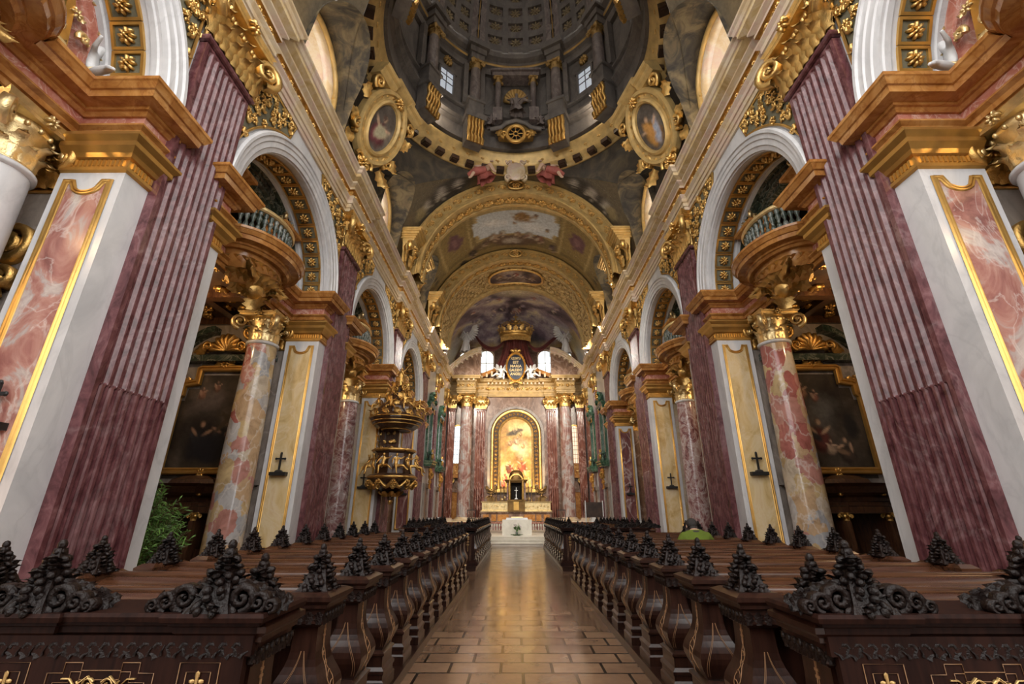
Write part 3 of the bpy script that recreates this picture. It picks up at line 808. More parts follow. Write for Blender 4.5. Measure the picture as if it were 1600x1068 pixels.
cross_arch('vault_arch', 20.75, 21.85, 4.98, 5.94, 'great gilded vault arch just behind the dome ring')
E_ = cross_arch('vault_arch', 27.9, 28.9, 5.05, 5.94, 'second gilded vault arch, behind the painted sky opening', mat_='ochrel')
# broad coffered soffit behind it, with an oval ceiling picture
sof = thing('vault_soffit', 'broad gold and cream arch band holding an oval ceiling picture', 'arch', (0, 28.9, 0))
mb = MB(); mb.M = RZ(PI/2); mb.arc([(5.25,.0),(5.25,3.0),(5.05,3.02),(4.95,3.1),(4.95,3.4),(5.94,3.4)], 0, PI, 64, 0, Z0); mb.build('soffit', MT['ochrel'], sof)
mb = MB(); u = MB(); scroll(u, .16, .06, 0, 1, 1.2, 10); rs = MB(); rosette(rs, .2, 0, 8, .5)
for k in range(56):
    a = PI*(k+.5)/56
    for q in range(7):
        if abs(a-PI/2) < .42 and 0 < q < 6: continue
        r_ = 5.22
        F = frame((r_*cos(a), .25+q*.42, Z0+r_*sin(a)), (-sin(a),0,cos(a)), (0,1,0), (-cos(a),0,-sin(a)))
        mb.put((u, rs)[(k+q) % 3 == 0], F @ RY(k*1.3+q))
mb.build('relief', MT['goldp'], sof)
mb = MB(); mb.M = RZ(PI/2)
for q in (.03, 2.95):
    mb.arc([(5.26, q-.05),(5.13, q-.04),(5.13, q+.06),(5.26, q+.07)], 0, PI, 64, 0, Z0)
for a in (PI/2-.47, PI/2+.47, .35, PI-.35): mb.arc([(5.26,.1),(5.14,.1),(5.14,2.9),(5.26,2.9)], a-.01, a+.01, 1, 0, Z0)
mb.build('moulding', MT['ochrel'], sof)
# oval picture lying in the curve of the soffit
P = []; nu, nv = 72, 14
for j in range(nv+1):
    P.append([])
    for i in range(nu):
        t = 2*PI*i/nu; e = j/nv
        xx = 1.95*e*math.copysign(abs(cos(t))**.7, cos(t)); yy = 1.5+1.0*e*math.copysign(abs(sin(t))**.7, sin(t)); r_ = 5.16
        P[-1].append((xx, yy, Z0+math.sqrt(r_*r_-xx*xx)))
mb = MB(); mb.grid(P, 0, True, cv=True); pic = mb.build('ceiling_picture', MT['fresco'], sof)
A = np.array(mb.v); q = Paint(A[:,0], A[:,1]-1.5, (.10,.06,.055)); q.clouds([(0,(.04,.03,.035)),(.5,(.15,.09,.07)),(.8,(.36,.25,.2)),(1,(.55,.45,.4))], 1.1, 4)
for k, (a, b, c1, c2) in enumerate([(-1.2,.0,(.40,.20,.10),(.55,.42,.28)),(-.6,.1,(.16,.10,.13),(.42,.3,.22)),(0,-.1,(.40,.12,.09),(.6,.55,.5)),(.6,.1,(.20,.13,.14),(.5,.36,.26)),(1.2,.15,(.34,.19,.11),(.2,.15,.16))]): q.figure(a, b, 1.0, c1, c2, (.62,.46,.34), k)
q.apply(pic.data)
mb = MB(); mb.tube([(p_[0]*1.03, 1.5+(p_[1]-1.5)*1.05, p_[2]-.02) for p_ in P[-1]]+[(P[-1][0][0]*1.03, P[-1][0][1], P[-1][0][2]-.02)], .1, 6); mb.build('picture_frame', MT['gold'], sof)

# unseen loft wall behind the photographer, added to keep daylight off the pew fronts
mb = MB(); mb.box(-6.0, 6.0, -4.6, -4.4, 0, 6.2); struct(mb.build('wall_back_block', MT['confwood']))
# end wall of the apse, above and behind the high altar
mb = MB(); mb.box(-6.2, 6.2, 39.3, 39.5, 0, 13.2); mb.box(-6.2, 6.2, 39.5, 40.7, 13.1, 13.2); mb.box(-6.2, 6.2, 40.5, 40.7, 13.0, 19.2)
struct(mb.build('wall_end', MT['brownm']))
for s in (-1, 1):
    for j, (x, z, w, h) in enumerate(((s*2.75, 13.7, 1.3, 2.1), (s*4.85, 13.5, .7, 2.1))):
        wi += 1
        wd = struct(bpy.data.objects.new('window_%d' % wi, None)); COL.objects.link(wd); wd.location = (x, 40.5, z)
        wd['label'] = ('round-headed apse window beside the red canopy ' if j == 0 else 'narrow apse window behind the white angel ')+SIDE[s]; wd['category'] = 'window'
        L = [(-w/2, 0)]+[(w/2*cos(PI-PI*k/12), h-w/2+w/2*sin(PI-PI*k/12)) for k in range(13)]+[(w/2, 0)]
        m2 = MB(); m2.add([(a, -.02, b) for a, b in L], [tuple(range(len(L)))], 0, False); m2.build('pane', MT['panea'], wd)
        m2 = MB(); m2.box(-.03, .03, -.07, -.02, 0, h); m2.box(-w/2, w/2, -.07, -.02, h*.42, h*.42+.06)
        m2.grid([[(a*1.18, .0, b*1.09), (a*1.18, -.12, b*1.09), (a, -.12, b), (a, .0, b)] for a, b in L], 0, False); m2.build('window_frame', MT['cream'], wd)
# ------------------------------------------------------------------ dome
dome = thing('dome', 'dark grey dome on a round gold ring with drum columns and coffers', 'dome', (0, YD, 19.0))
zr = 0.0                                           # local z = world z - 19
mb = MB(); P = []
for i in range(121):
    a = 2*PI*i/120; x, y = RD*cos(a), RD*sin(a); zv = Z0+math.sqrt(max(0, RV*RV-x*x))
    zl_ = arch_z(y+YD, WIN, RL, ZW)
    if zl_: zv = max(zv, zl_)
    P.append([(x, y, min((zv-19.0)/1.15, .1)-.02), (x, y, .1)])
mb.grid(P, 0); mb.build('pendentive_skirt', MT['ground'], dome); dome.scale = (1, 1, 1.15)
mb = MB(); mb.lathe([(RD+.05,.12),(RD,-.04),(RD-.08,-.06),(RD-.14,.02),(RD-.16,.10),(RD-.56,.14),(RD-.58,.2),(RD-.64,.24),(RD-.66,.34),(RD-.74,.40),(RD-.77,.5),(RD-.86,.58),(RD-.86,.70),(RD-.6,.8),(RD+.05,.8)], 96, caps=False)
mb.build('ring_cornice', MT['ochrel'], dome)
mb = MB(); mb.box(-.20,.20,-.48,-.12,-.06,.14); mb.box(-.12,.12,-.40,-.20,-.10,-.06)
md0 = mb.build('modillion', MT['dbrown'], dome)
for i in range(44):
    a = 2*PI*i/44
    o = md0 if i == 0 else md0.copy()
    if i: COL.objects.link(o)
    o.location = ((RD-.06)*cos(a), (RD-.06)*sin(a), 0); o.rotation_euler = (0, 0, a-PI/2)
mb = MB(); u = MB(); scroll(u, .11, .04, 0, 1, 1.2, 9)
for i in range(132):
    a = 2*PI*i/132
    if i % 3 == 1:
        RRM = globals().get('RRM') or u.mesh('ring_relief', MT['gold'])
        o = bpy.data.objects.new('ring_relief', RRM); COL.objects.link(o); o.parent = dome; o.matrix_local = (frame(((RD-.66)*cos(a), (RD-.66)*sin(a), .30), (-sin(a), cos(a), 0), (0,0,1), (-cos(a), -sin(a), 0)) @ SC(.8,1,.8))
RDR = 5.1
CA = [math.radians(q) for q in (62, 90-28, 90+28, 0)]
ANG = [math.radians(90+q) for q in (-27, 27, -60, 60, -120, 120, -153, 153)]
# plinth zone, drum wall
mb = MB(); mb.lathe([(RD-.5,.8),(RDR+.25,.8),(RDR+.25,1.5),(RDR+.05,1.56),(RDR+.05,1.65),(RDR-.1,1.72),(RDR-.1,1.82),(RDR+.2,1.86),(RDR+.2,2.5),(RDR+.05,2.54),(RDR+.05,2.66),(RDR+.3,2.7),(RDR+.3,5.2),(RDR+.1,5.2),(RDR+.05,5.3),(RDR+.05,5.55),(RDR-.1,5.6),(RDR-.1,5.95),(RDR-.35,6.05),(RDR-.4,6.25),(RDR-.2,6.3)], 96, caps=False, s=False)
mb.build('drum', MT['dgrey'], dome)
mb = MB(); mb.lathe([(RDR-.11,5.62),(RDR-.15,5.66),(RDR-.15,5.74),(RDR-.11,5.78)], 96, caps=False); mb.build('gold_fillet', MT['dgold'], dome)
# one column unit: pedestal, pier strip behind, shaft, gilded capital, entablature block
def unit(y, hw, name, cap_s=1.0):
    mb = MB()
    mb.box(-.46,.46,-.50,.1,.2,1.5); mb.box(-.56,.56,-.66,.1,1.5,1.8); mb.box(-.42,.42,-.52,.1,1.8,2.55); mb.box(-.5,.5,-.6,.1,2.55,2.68)
    mb.box(-.62,-.36,-.12,.2,2.68,5.2); mb.box(.36,.62,-.12,.2,2.68,5.2)
    mb.box(-.40,.40,-.55,.1,5.2,5.6); mb.box(-.48,.48,-.64,.1,5.6,5.95); mb.box(-.62,.62,-.8,.1,5.95,6.1); mb.box(-.55,.55,-.7,.1,6.1,6.45)
    return mb
un = unit(0, 0, '')
sh = MB(); sh.lathe([(.34,2.68),(.34,2.76),(.29,2.8),(.30,3.2),(.27,4.7)], 14, (0,-.26,0))
cp = MB(); capital(cp, .27, .27, .52, 0, True)
gb = MB()                                          # wavy gilded console below the pedestal
for k in range(5):
    x = -.36+.18*k
    gb.tube([(x,-.52,.15),(x,-.62,.35),(x,-.46,.6),(x,-.62,.9),(x,-.52,1.2),(x,-.62,1.46)], .10, 6)
first = {}
for i, a in enumerate(ANG):
    for nm_, m_, mt_ in (('pedestal', un, 'dgrey'), ('drum_column', sh, 'dgrey2'), ('drum_capital', cp, 'dgold'), ('console', gb, 'goldm')):
        if nm_ not in first: first[nm_] = o = m_.build(nm_, MT[mt_], dome)
        else:
            o = first[nm_].copy(); COL.objects.link(o)
        zz = 4.68 if nm_ == 'drum_capital' else 0
        off = .26 if nm_ == 'drum_capital' else 0
        o.location = ((RDR-off)*cos(a), (RDR-off)*sin(a), zz); o.rotation_euler = (0, 0, a-PI/2)
# drum windows and the middle niche with a seated statue
WA = [math.radians(90+q) for q in (-44, 44, -136, 136, -90, 90)]
for i, a in enumerate(WA):
    o = bpy.data.objects.new('drum_window', None); COL.objects.link(o); o.parent = dome; o.location = ((RDR+.28)*cos(a), (RDR+.28)*sin(a), 2.9); o.rotation_euler = (0, 0, a-PI/2)
    mb = MB(); mb.box(-.42,.42,-.03,.0,0,1.35); mb.build('pane', MT['paned'], o)
    mb = MB()
    for x in (-.52,.42): mb.box(x,x+.1,-.14,.0,-.1,1.5)
    mb.box(-.6,.6,-.16,0,1.35,1.55); mb.box(-.6,.6,-.2,0,-.2,-.02); mb.box(-.02,.02,-.06,0,0,1.35); mb.box(-.42,.42,-.06,0,.65,.69); mb.box(-.42,.42,-.06,0,1.02,1.05)
    mb.build('window_frame', MT['dgrey'], o)
    mb = MB(); mb.M = T(0,-.12,1.95); rosette(mb, .3, 0, 10, .6); mb.build('shell', MT['dgold'], o)
nic = bpy.data.objects.new('niche', None); COL.objects.link(nic); nic.parent = dome; nic.location = (0, RDR, 0)
mb = MB()
for x in (-.98, .98):
    mb.lathe([(.20,2.7),(.17,2.78),(.17,4.3),(.15,4.4)], 12, (x,-.30,0)); mb.box(x-.26,x+.26,-.55,.2,1.9,2.68)
mb.box(-1.3,1.3,-.5,.2,4.75,5.0); mb.box(-1.4,1.4,-.62,.2,5.0,5.12)
mb.build('niche_frame', MT['dgrey2'], nic)
mb = MB(); capital(mb, .17, .17, .36, 0, True); NCM = mb.mesh('niche_capital', MT['dgold'])
for x in (-.98, .98):
    o = bpy.data.objects.new('niche_capital', NCM); COL.objects.link(o); o.parent = nic; o.location = (x,-.30,4.38)
mb = MB()                                          # golden shell
for k in range(11):
    a = PI*k/10
    mb.tube([(0,.0,3.6),(.35*cos(a),.12,3.6+.38*sin(a)),(.66*cos(a),-.05,3.6+.66*sin(a))], [.03,.09,.13], 6)
mb.build('shell', MT['dgold'], nic)
mb = MB(); mb.lathe([(.95,1.2),(1.0,1.45),(.9,1.7),(.7,1.9),(.3,2.0)], 20, (0,.0,0), m=0, sy=.6); mb.build('shell_base', MT['dgold'], nic)
# round grille in the middle of the ring
mb = MB(); mb.M = T(0,-.62,.98); mb.tube([(.46*cos(t*PI/12),0,.46*sin(t*PI/12)) for t in range(25)], .10, 6)
for k in range(8):
    a = PI*k/4; mb.tube([(.12*cos(a),0,.12*sin(a)),(.27*cos(a+.12),0,.27*sin(a+.12)),(.42*cos(a),0,.42*sin(a))], .025, 5)
mb.tube([(.12*cos(t*PI/6),0,.12*sin(t*PI/6)) for t in range(13)], .03, 5)
for sx in (-1,1):
    mb.M = T(sx*.62,-.62,.75); volute(mb, .2, .14, 1.4, 0, 18, .25, sx)
    mb.M = T(sx*.72,-.55,.9) @ RY(sx*.6); leaf(mb, .6,.35,.4)
mb.M = None
mb.build('round_grille', MT['goldm'], nic)
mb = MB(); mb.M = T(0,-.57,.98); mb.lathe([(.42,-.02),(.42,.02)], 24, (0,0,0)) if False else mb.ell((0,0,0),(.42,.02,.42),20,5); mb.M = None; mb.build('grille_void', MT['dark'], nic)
mb = MB(); P = [(-1.35,-.5,1.35),(-.8,-.55,1.4),(-.5,-.6,1.62),(0,-.62,1.75),(.5,-.6,1.62),(.8,-.55,1.4),(1.35,-.5,1.35)]
mb.tube(P, .12, 6); mb.build('hood_moulding', MT['dgrey'], nic)
# coffered shell
Hd, r0 = 8.6, RDR-.35
zb = 6.4
def dpt(a, t, off=0):                              # t 0..1 up the shell
    r = r0*cos(t*PI/2)**.9+0; z = zb+Hd*sin(t*PI/2)
    return ((r+off)*cos(a), (r+off)*sin(a), z)
mb = MB(); mb.grid([[dpt(2*PI*i/96, t/30*.9, .16) for t in range(31)] for i in range(96)], 0, True, cu=True); mb.build('shell_back', MT['dgrey2'], dome)
GA = sorted([q % (2*PI) for q in ANG])
CFM = None; lat = MB(); cof = MB(); ribs = MB(); rg = MB()
for g in range(8):
    a0 = GA[g]; a1 = GA[(g+1) % 8]+(2*PI if g == 7 else 0)
    wdt = a1-a0; nc = max(2, round(wdt/math.radians(17)))
    a0i, a1i = a0+.09, a1-.09
    for k in range(nc+1):
        a = a0i+(a1i-a0i)*k/nc; h = .036
        lat.loft([[dpt(a-h, t/18*.9), dpt(a+h, t/18*.9), dpt(a+h, t/18*.9, .18), dpt(a-h, t/18*.9, .18)] for t in range(19)], 0, False)
    rows = 11
    for j in range(rows+1):
        t = .02+.80*j/rows; h = .015
        lat.grid([[dpt(a0+(a1-a0)*q/10, t-h, .18), dpt(a0+(a1-a0)*q/10, t-h), dpt(a0+(a1-a0)*q/10, t+h), dpt(a0+(a1-a0)*q/10, t+h, .18)] for q in range(11)], 0, False)
    for j in range(rows):
        for k in range(nc):
            a = a0i+(a1i-a0i)*(k+.5)/nc; t = .02+.80*(j+.5)/rows
            c = Vector(dpt(a, t, .10)); u_ = Vector((-sin(a), cos(a), 0)); w_ = (Vector(dpt(a, t+.01))-Vector(dpt(a, t))).normalized()
            R = min(.34, .40*(a1i-a0i)/nc*r0*cos(t*PI/2))
            if sin(a) < -.1: continue
            if CFM is None:
                q_ = MB(); rosette(q_, 1.0, 0, 8, .4); CFM = q_.mesh('coffer_rosette', MT['dros'])
            o = bpy.data.objects.new('coffer_rosette', CFM); COL.objects.link(o); o.parent = dome; o.matrix_local = frame(c, u_, w_, Vector((-cos(a), -sin(a), -.4))) @ SC(R, .5*R, R*.9)
for a in GA:
    for off in (-.055, .055):
        ribs.loft([[dpt(a+off-.034, t/20*.9, -.02), dpt(a+off+.034, t/20*.9, -.02), dpt(a+off+.034, t/20*.9, .2), dpt(a+off-.034, t/20*.9, .2)] for t in range(21)], 0, False)
    rg.tube([dpt(a, t/20*.9, -.03) for t in range(21)], .035, 5)
lat.build('coffer_grid', MT['dgrey'], dome); ribs.build('ribs', MT['dgrey2'], dome); rg.build('rib_fillets', MT['dgold'], dome)
# ------------------------------------------------------------------ the arcades
PIERLAB = ['nearest', 'second', 'third', 'fourth']
BAYNAME = ['the half-cut nearest bay', 'the second bay', 'the third bay', 'the fourth bay']
for s, nm in ((-1, 'left'), (1, 'right')):          # close the aisle behind the last pier
    mb = MB(); mb.M = M_s(s); mb.box(6.4, 10.4, 29.38, 29.75, 0, 12.9); struct(mb.build('wall_aisle_end_'+nm, MT['grey']))

# ---- nave arches with their coffers. local: x outward from the wall plane, y along the nave, z from the springing
def build_arch(s, bi):
    yc = BAYS[bi]
    root = thing('nave_arch', 'white arch with gilded coffers over %s %s' % (BAYNAME[bi], SIDE[s]), 'arch', (s*W, yc, ZS), s, group=None)
    return root
proto = {}
mb = MB()
mb.arc([(RA,.02),(RA,-.05),(RA+.10,-.07),(RA+.12,-.10),(RA+.24,-.10),(RA+.26,-.13),(RA+.36,-.13),(RA+.38,-.17),(RA+.44,-.17),(RA+.48,-.12),(RA+.48,.02)], 0, PI, 56); ARCHV = mb.mesh('archivolt', MT['white'])
mb = MB(); mb.arc([(RA,0),(RA-.03,.02),(RA-.03,.12),(RA,.14),(RA,.86),(RA-.03,.88),(RA-.03,.98),(RA,1.0)], 0, PI, 56); SOFF = mb.mesh('soffit', MT['white'])
# dark green inner order
mb = MB(); mb.arc([(RA+.05,.98),(RA-.06,.98),(RA-.08,1.06),(RA-.16,1.06),(RA-.18,1.12),(RA-.30,1.12),(RA-.33,1.2),(RA-.42,1.2),(RA-.45,1.3),(RA-.45,1.75),(RA+.05,1.75)], 0, PI, 48); INNER = mb.mesh('inner_order', MT['green'])
INNERP = INNER.copy(); INNERP.materials.clear(); INNERP.materials.append(MT['frieze'])
mb = MB()                                           # coffer: local x along the arch, z across, y into the opening
for a, b, c_, d in ((-.22,.22,-.27,-.22),(-.22,.22,.22,.27),(-.22,-.17,-.22,.22),(.17,.22,-.22,.22)): mb.box(a, b, -.01, .05, c_, d, 0)
mb.box(-.18,.18,-.01,.012,-.23,.23,1)
COFF = mb.mesh('coffer', [MT['goldm'], MT['field']])
mb = MB(); rosette(mb, .155, 0, 8, .75); ROSE = mb.mesh('rosette', MT['gold'])
def child(name, me, parent, loc=(0,0,0), mat=None):
    o = bpy.data.objects.new(name, me); COL.objects.link(o); o.parent = parent; o.location = loc
    if mat is not None: o.matrix_local = mat
    return o
for s in (-1, 1):
    for bi in range(4):
        root = build_arch(s, bi)
        child('archivolt', ARCHV, root); child('soffit', SOFF, root); child('inner_order', INNERP if bi == 0 else INNER, root)
        for k in range(17):
            a = PI*(k+.5)/17
            F = frame((.5, RA*cos(a), RA*sin(a)), (0,-sin(a),cos(a)), (1,0,0), (0,-cos(a),-sin(a)))
            c = child('coffer', COFF, root, mat=F); child('rosette', ROSE, c, (0,.02,0))

# ---- gilded spandrel fields: a triangle on each side of every arch
def tri(y0, sgn):
    # local u away from the pilaster; boundary: pilaster edge u=0, entablature z=11.3, arch circle
    pass
SPT = {}
def in_sp(u, z):                                    # u measured from the pier axis along the wall
    if u < .78 or z > 11.28 or z < 9.2: return False
    d = math.hypot(u-3.65, z-ZS)
    return d > RA+.62 and u < 2.6
mb = MB(); gold_ = MB()
bo = []
for k in range(13):                                 # outline: down the pilaster edge, along the arch, back along the top
    a = PI-math.acos((3.65-.80)/(RA+.52)) if k == 0 else None
a_lo = math.acos(-(3.65-.80)/(RA+.55)); a_hi = PI-math.acos(min(1, (11.30-ZS)/(RA+.55)))
R_ = RA+.55
za = ZS+math.sqrt(max(.0, R_*R_-2.85**2))
L = [(.80, 11.30), (.80, za)]
for k in range(1, 15):
    u = .80+ (2.55-.80)*k/14; L.append((u, ZS+math.sqrt(R_*R_-(3.65-u)**2)))
L.append((2.75, 11.30))
mb.add([(0, u, z-10) for u, z in L], [tuple(range(len(L)))], 1, False)
mb.tube([(-.02, u, z-10) for u, z in L+[L[0]]], .035, 5, 0)
fo = MB(); foliage(fo, in_sp, .80, 2.6, 9.3, 11.3, .25, .06, 0, 5, 1.55)
G = Matrix(((0,-1,0,-.02),(1,0,0,0),(0,0,1,-10),(0,0,0,1)))
gold_.put(fo, G)
SPF = mb.mesh('spandrel_field', [MT['goldm'], MT['field']]); SPG = gold_.mesh('gilded_foliage', MT['gold'])

# ---- pilasters
def pilaster_shaft(hw, z0, z1, nfl, cab, depth=.16):
    mb = MB(); n = nfl; w = 2*hw*.90/n; zt = z1-.10
    def sec(fl):                                    # outline of the face from -hw to +hw; x = outward depth (negative into the nave)
        L = [(0,-hw), (-depth,-hw), (-depth,-hw+.1*hw)]
        for i in range(n):
            y = -hw*.90+w*i
            for t in (.10,.2,.35,.5,.65,.8,.9):
                d = .052*fl*sin(PI*(t-.1)/.8) if fl >= 0 else .06*abs(2*(t-.1)/.8-1)**4*(1 if fl < -.1 else 0)
                L.append((-depth+d, y+w*t))
            L.append((-depth, y+w))
        L += [(-depth,hw), (0,hw)]
        return L
    zs = [(z0, -.35), (z0+cab, -.35), (z0+cab+.03, .0), (z0+cab+.06, 1), (zt-.18, 1), (zt-.1, .6), (zt-.07, 0), (zt, 0)]
    P = [[(x, y, z) for x, y in sec(f)] for z, f in zs]
    mb.grid(P, 0, False)
    mb.sweep([(0,-hw),(-depth,-hw),(-depth,hw),(0,hw)], [(0,zt-.02),(.0,zt),(.05,zt+.02),(.07,zt+.05),(.07,z1),(-.2,z1)], 0)
    # base mouldings
    mb.sweep([(0,-hw),(-depth,-hw),(-depth,hw),(0,hw)], [(-.1,0),(.16,0),(.16,z0-.25),(.13,z0-.22),(.14,z0-.12),(.06,z0-.08),(.08,z0-.02),(0,z0)], 1)
    return mb
PS = pilaster_shaft(.70, .55, 10.0, 8, 2.7).mesh('shaft', [MT['purple'], MT['white']])
mb = MB(); mb.M = Matrix(((0,-1,0,0),(1,0,0,0),(0,0,1,0),(0,0,0,1))); capital(mb, .70, .17, 1.36, 0, False, 4)
PC = mb.mesh('capital', MT['gold'])
for s in (-1, 1):
    for i, y in enumerate(PIERS):
        r = thing('pilaster', 'fluted purple marble pilaster with gilded capital, %s %s of the nave' % (PIERLAB[i], SIDE[s]), 'pilaster', (s*W, y, 0), s)
        child('shaft', PS, r); child('capital', PC, r, (0,0,10.0))
        for q in (-1, 1):
            f = bpy.data.objects.new('spandrel', None); COL.objects.link(f)
            f['label'] = 'gilded foliage spandrel on the %s side of the %s pilaster %s' % ('near' if q < 0 else 'altar', PIERLAB[i], SIDE[s]); f['category'] = 'spandrel'; f['kind'] = 'thing'
            f.location = (s*(W-.012), y, 10); f.scale = (s, q, 1)
            if not (i == 3 and q == 1):
                child('spandrel_field', SPF, f); child('gilded_foliage', SPG, f)
            else: bpy.data.objects.remove(f)

# ---- piers: white body, marble panel on each reveal, impost mouldings
IMP_G = [(0,6.44),(.05,6.46),(.05,6.52),(.02,6.53),(.02,6.66),(.07,6.68),(.10,6.74),(.17,6.82),(.17,6.9),(.24,6.97),(.24,7.02),(0,7.02)]
IMP_A = [(0,7.0),(.04,7.0),(.04,7.10),(.08,7.11),(.08,7.2),(.14,7.25),(.14,7.28),(0,7.28)]
IMP_F = [(0,7.28),(.02,7.28),(.02,7.50),(0,7.50)]
IMP_C = [(0,7.50),(.06,7.50),(.10,7.56),(.14,7.57),(.14,7.62),(.32,7.64),(.34,7.74),(.37,7.75),(.42,7.84),(.44,7.86),(.44,7.92),(0,7.92)]
def panel_poly(hw, z0, z1):
    L = [(-hw, z0), (hw, z0), (hw, z1), (hw*.9, z1)]
    for k in range(1, 10):
        t = 1-2*k/10; L.append((hw*.9*t, z1-.20*math.sqrt(max(0, 1-t*t))))
    L += [(-hw*.9, z1), (-hw, z1)]
    return L
def offset_poly(L, d):
    n = len(L); O = []
    ar = sum(L[i][0]*L[(i+1) % n][1]-L[(i+1) % n][0]*L[i][1] for i in range(n)); sg = 1 if ar > 0 else -1
    for i in range(n):
        a, b, c = Vector(L[i-1]), Vector(L[i]), Vector(L[(i+1) % n])
        n1 = Vector(((b-a).y, -(b-a).x)).normalized()*sg; n2 = Vector(((c-b).y, -(c-b).x)).normalized()*sg
        m = (n1+n2); m = m.normalized() if m.length > 1e-4 else n1
        O.append(tuple(b+m*(d/max(.4, m.dot(n1)))))
    return O
mb = MB(); mb.box(0, 1.0, -1.15, 1.15, 0, 7.9, 0); mb.sweep([(1.0,-1.15),(0,-1.15),(0,1.15),(1.0,1.15)], [(0,0),(.1,0),(.1,.35),(.05,.42),(.0,.5)], 0); PB = mb.mesh('body', MT['white'])
PL = panel_poly(.29, .75, 6.22)
mb = MB(); mb.add([(a, -.012, b) for a, b in PL], [tuple(range(len(PL)))], 0, False)
PANM = {}
for k in ('pink', 'yellow', 'plum'): PANM[k] = mb.mesh('panel', MT[k])
mb = MB(); O1 = offset_poly(PL, 0.0); O2 = offset_poly(PL, .045); O3 = offset_poly(PL, .085)
for a, b in ((O1, O2), (O2, O3)):
    n = len(a); cl = lambda Q: Q+[Q[0]]
    mb.grid([[(p_[0], -.012, p_[1]), (p_[0]*.5+q_[0]*.5, -.05, p_[1]*.5+q_[1]*.5), (q_[0], -.012, q_[1])] for p_, q_ in zip(cl(a), cl(b))], 0, True)
PANF = mb.mesh('panel_frame', MT['goldm'])
def impost_path(q):                                 # q=-1 near side of the pier, +1 far side; local x from the wall plane outward
    P = [(1.0, q*1.15), (0, q*1.15), (0, q*.73), (.16, q*.73)]
    return P if q < 0 else P[::-1]
mbs = {}
for k_, pr_, mt_ in (('impost_capital', IMP_G, 'goldm'), ('impost_architrave', IMP_A, 'ochre'), ('impost_frieze', IMP_F, 'frieze'), ('impost_cornice', IMP_C, 'ochre')):
    for q in (-1, 1):
        mb = MB(); mb.sweep([(1.0, q*1.15), (0, q*1.15), (0, q*.70), (.16, q*.70)] if q < 0 else [(.16, .70), (0, .70), (0, 1.15), (1.0, 1.15)], [(d, z) for d, z in pr_], 0)
        if k_ == 'impost_capital':
            for t in range(14): mb.box(.05+.07*t, .09+.07*t, q*1.15-.045 if q < 0 else q*1.15, q*1.15 if q < 0 else q*1.15+.045, 6.54, 6.65)
            for t in range(6): mb.box(-.045, 0, q*(.74+.07*t)-.02, q*(.74+.07*t)+.02, 6.54, 6.65)
        mbs[k_, q] = mb.mesh(k_, MT[mt_])
PANKIND = [('pink', 'yellow'), ('yellow', 'yellow'), ('yellow', 'plum'), ('plum', 'plum')]
PKN = {'pink': 'pink marble', 'yellow': 'yellow marble', 'plum': 'dark plum marble'}
NEARP = ['pink', 'yellow', 'yellow', 'plum']
for s in (-1, 1):
    for i, y in enumerate(PIERS):
        r = thing('pier', 'white pier with gold framed %s panel, %s pier %s' % (PKN[NEARP[i]], PIERLAB[i], SIDE[s]), 'pier', (s*W, y, 0), s)
        child('body', PB, r)
        for q in (-1, 1):
            kind_ = NEARP[i] if q < 0 else ['yellow', 'yellow', 'plum', 'plum'][i]
            M = T(.5, q*1.15, 0) @ SC(1, -q, 1)
            c = child('panel', PANM[kind_], r, mat=T(.5, q*1.15, 0) @ (Matrix.Identity(4) if q < 0 else RZ(PI))); child('panel_frame', PANF, c)
            for k_ in ('impost_capital', 'impost_architrave', 'impost_frieze', 'impost_cornice'): child(k_, mbs[k_, q], r)
# ---- consecration crosses on the piers: black cross standing on a small iron bracket
mb = MB(); mb.box(-.22,.22,-.16,0,-.09,0); mb.rloft([(.10,.05,0),(.08,.04,.04),(.03,.03,.06)], (0,-.08)); BR = mb.mesh('bracket', MT['iron'])
mb = MB(); mb.box(-.022,.022,-.1,-.06,.05,.5); mb.box(-.12,.12,-.1,-.06,.33,.375)
for a, b in ((-.12,.352),(.12,.352),(0,.5)): mb.ell((a,-.08,b),(.035,.022,.035),6,4)
CRS = mb.mesh('cross', MT['iron'])
for s in (-1, 1):
    for i, y in enumerate(PIERS):
        r = thing('wall_cross', 'small black cross on a bracket on the %s pier %s' % (PIERLAB[i], SIDE[s]), 'cross', (s*(W+.5), y-1.165, 2.62), s, group='consecration crosses')
        child('bracket', BR, r); child('cross', CRS, r)

# ---- gallery entablature, curving out into a balcony in each bay
BUL, BHW = .80, 1.05
def bulge(n=18):
    return [(1.0-BUL*sin(PI*k/n)**.8 if 0 < k < n else 1.0, -BHW*cos(PI*k/n)) for k in range(n+1)]
gp = [(1.0,-1.349*1.0-1.151)]
gpath = [(1.0,-2.5)]+bulge()+[(1.0,2.5)]
spath = [(1.0,-2.5),(1.0,2.5)]
GM = {}
for k_, pr_, mt_, pa in (('architrave', IMP_A, 'ochre', spath), ('frieze', IMP_F, 'frieze', spath), ('cornice', IMP_C, 'ochre', gpath)):
    mb = MB(); mb.sweep(pa, pr_, 0)
    if k_ == 'cornice':                             # floor of the balcony
        b = bulge(); mb.add([(x, y, 7.9) for x, y in b], [tuple(range(len(b)))], 0, False); mb.add([(x, y, 7.51) for x, y in b], [tuple(range(len(b)))[::-1]], 0, False)
    GM[k_] = mb.mesh(k_, MT[mt_])
mb = MB(); P = []                                   # bowl under the balcony
b = bulge(16)
for j in range(9):
    t = j/8; k_ = cos(t*PI/2)**.7; P.append([(1.0-(1.0-x)*k_*.92, y*(.25+.75*k_)*.95, 7.52-.85*t) for x, y in b])
mb.grid(P, 0); GM['bowl'] = mb.mesh('bowl', MT['ochre'])
mb = MB()
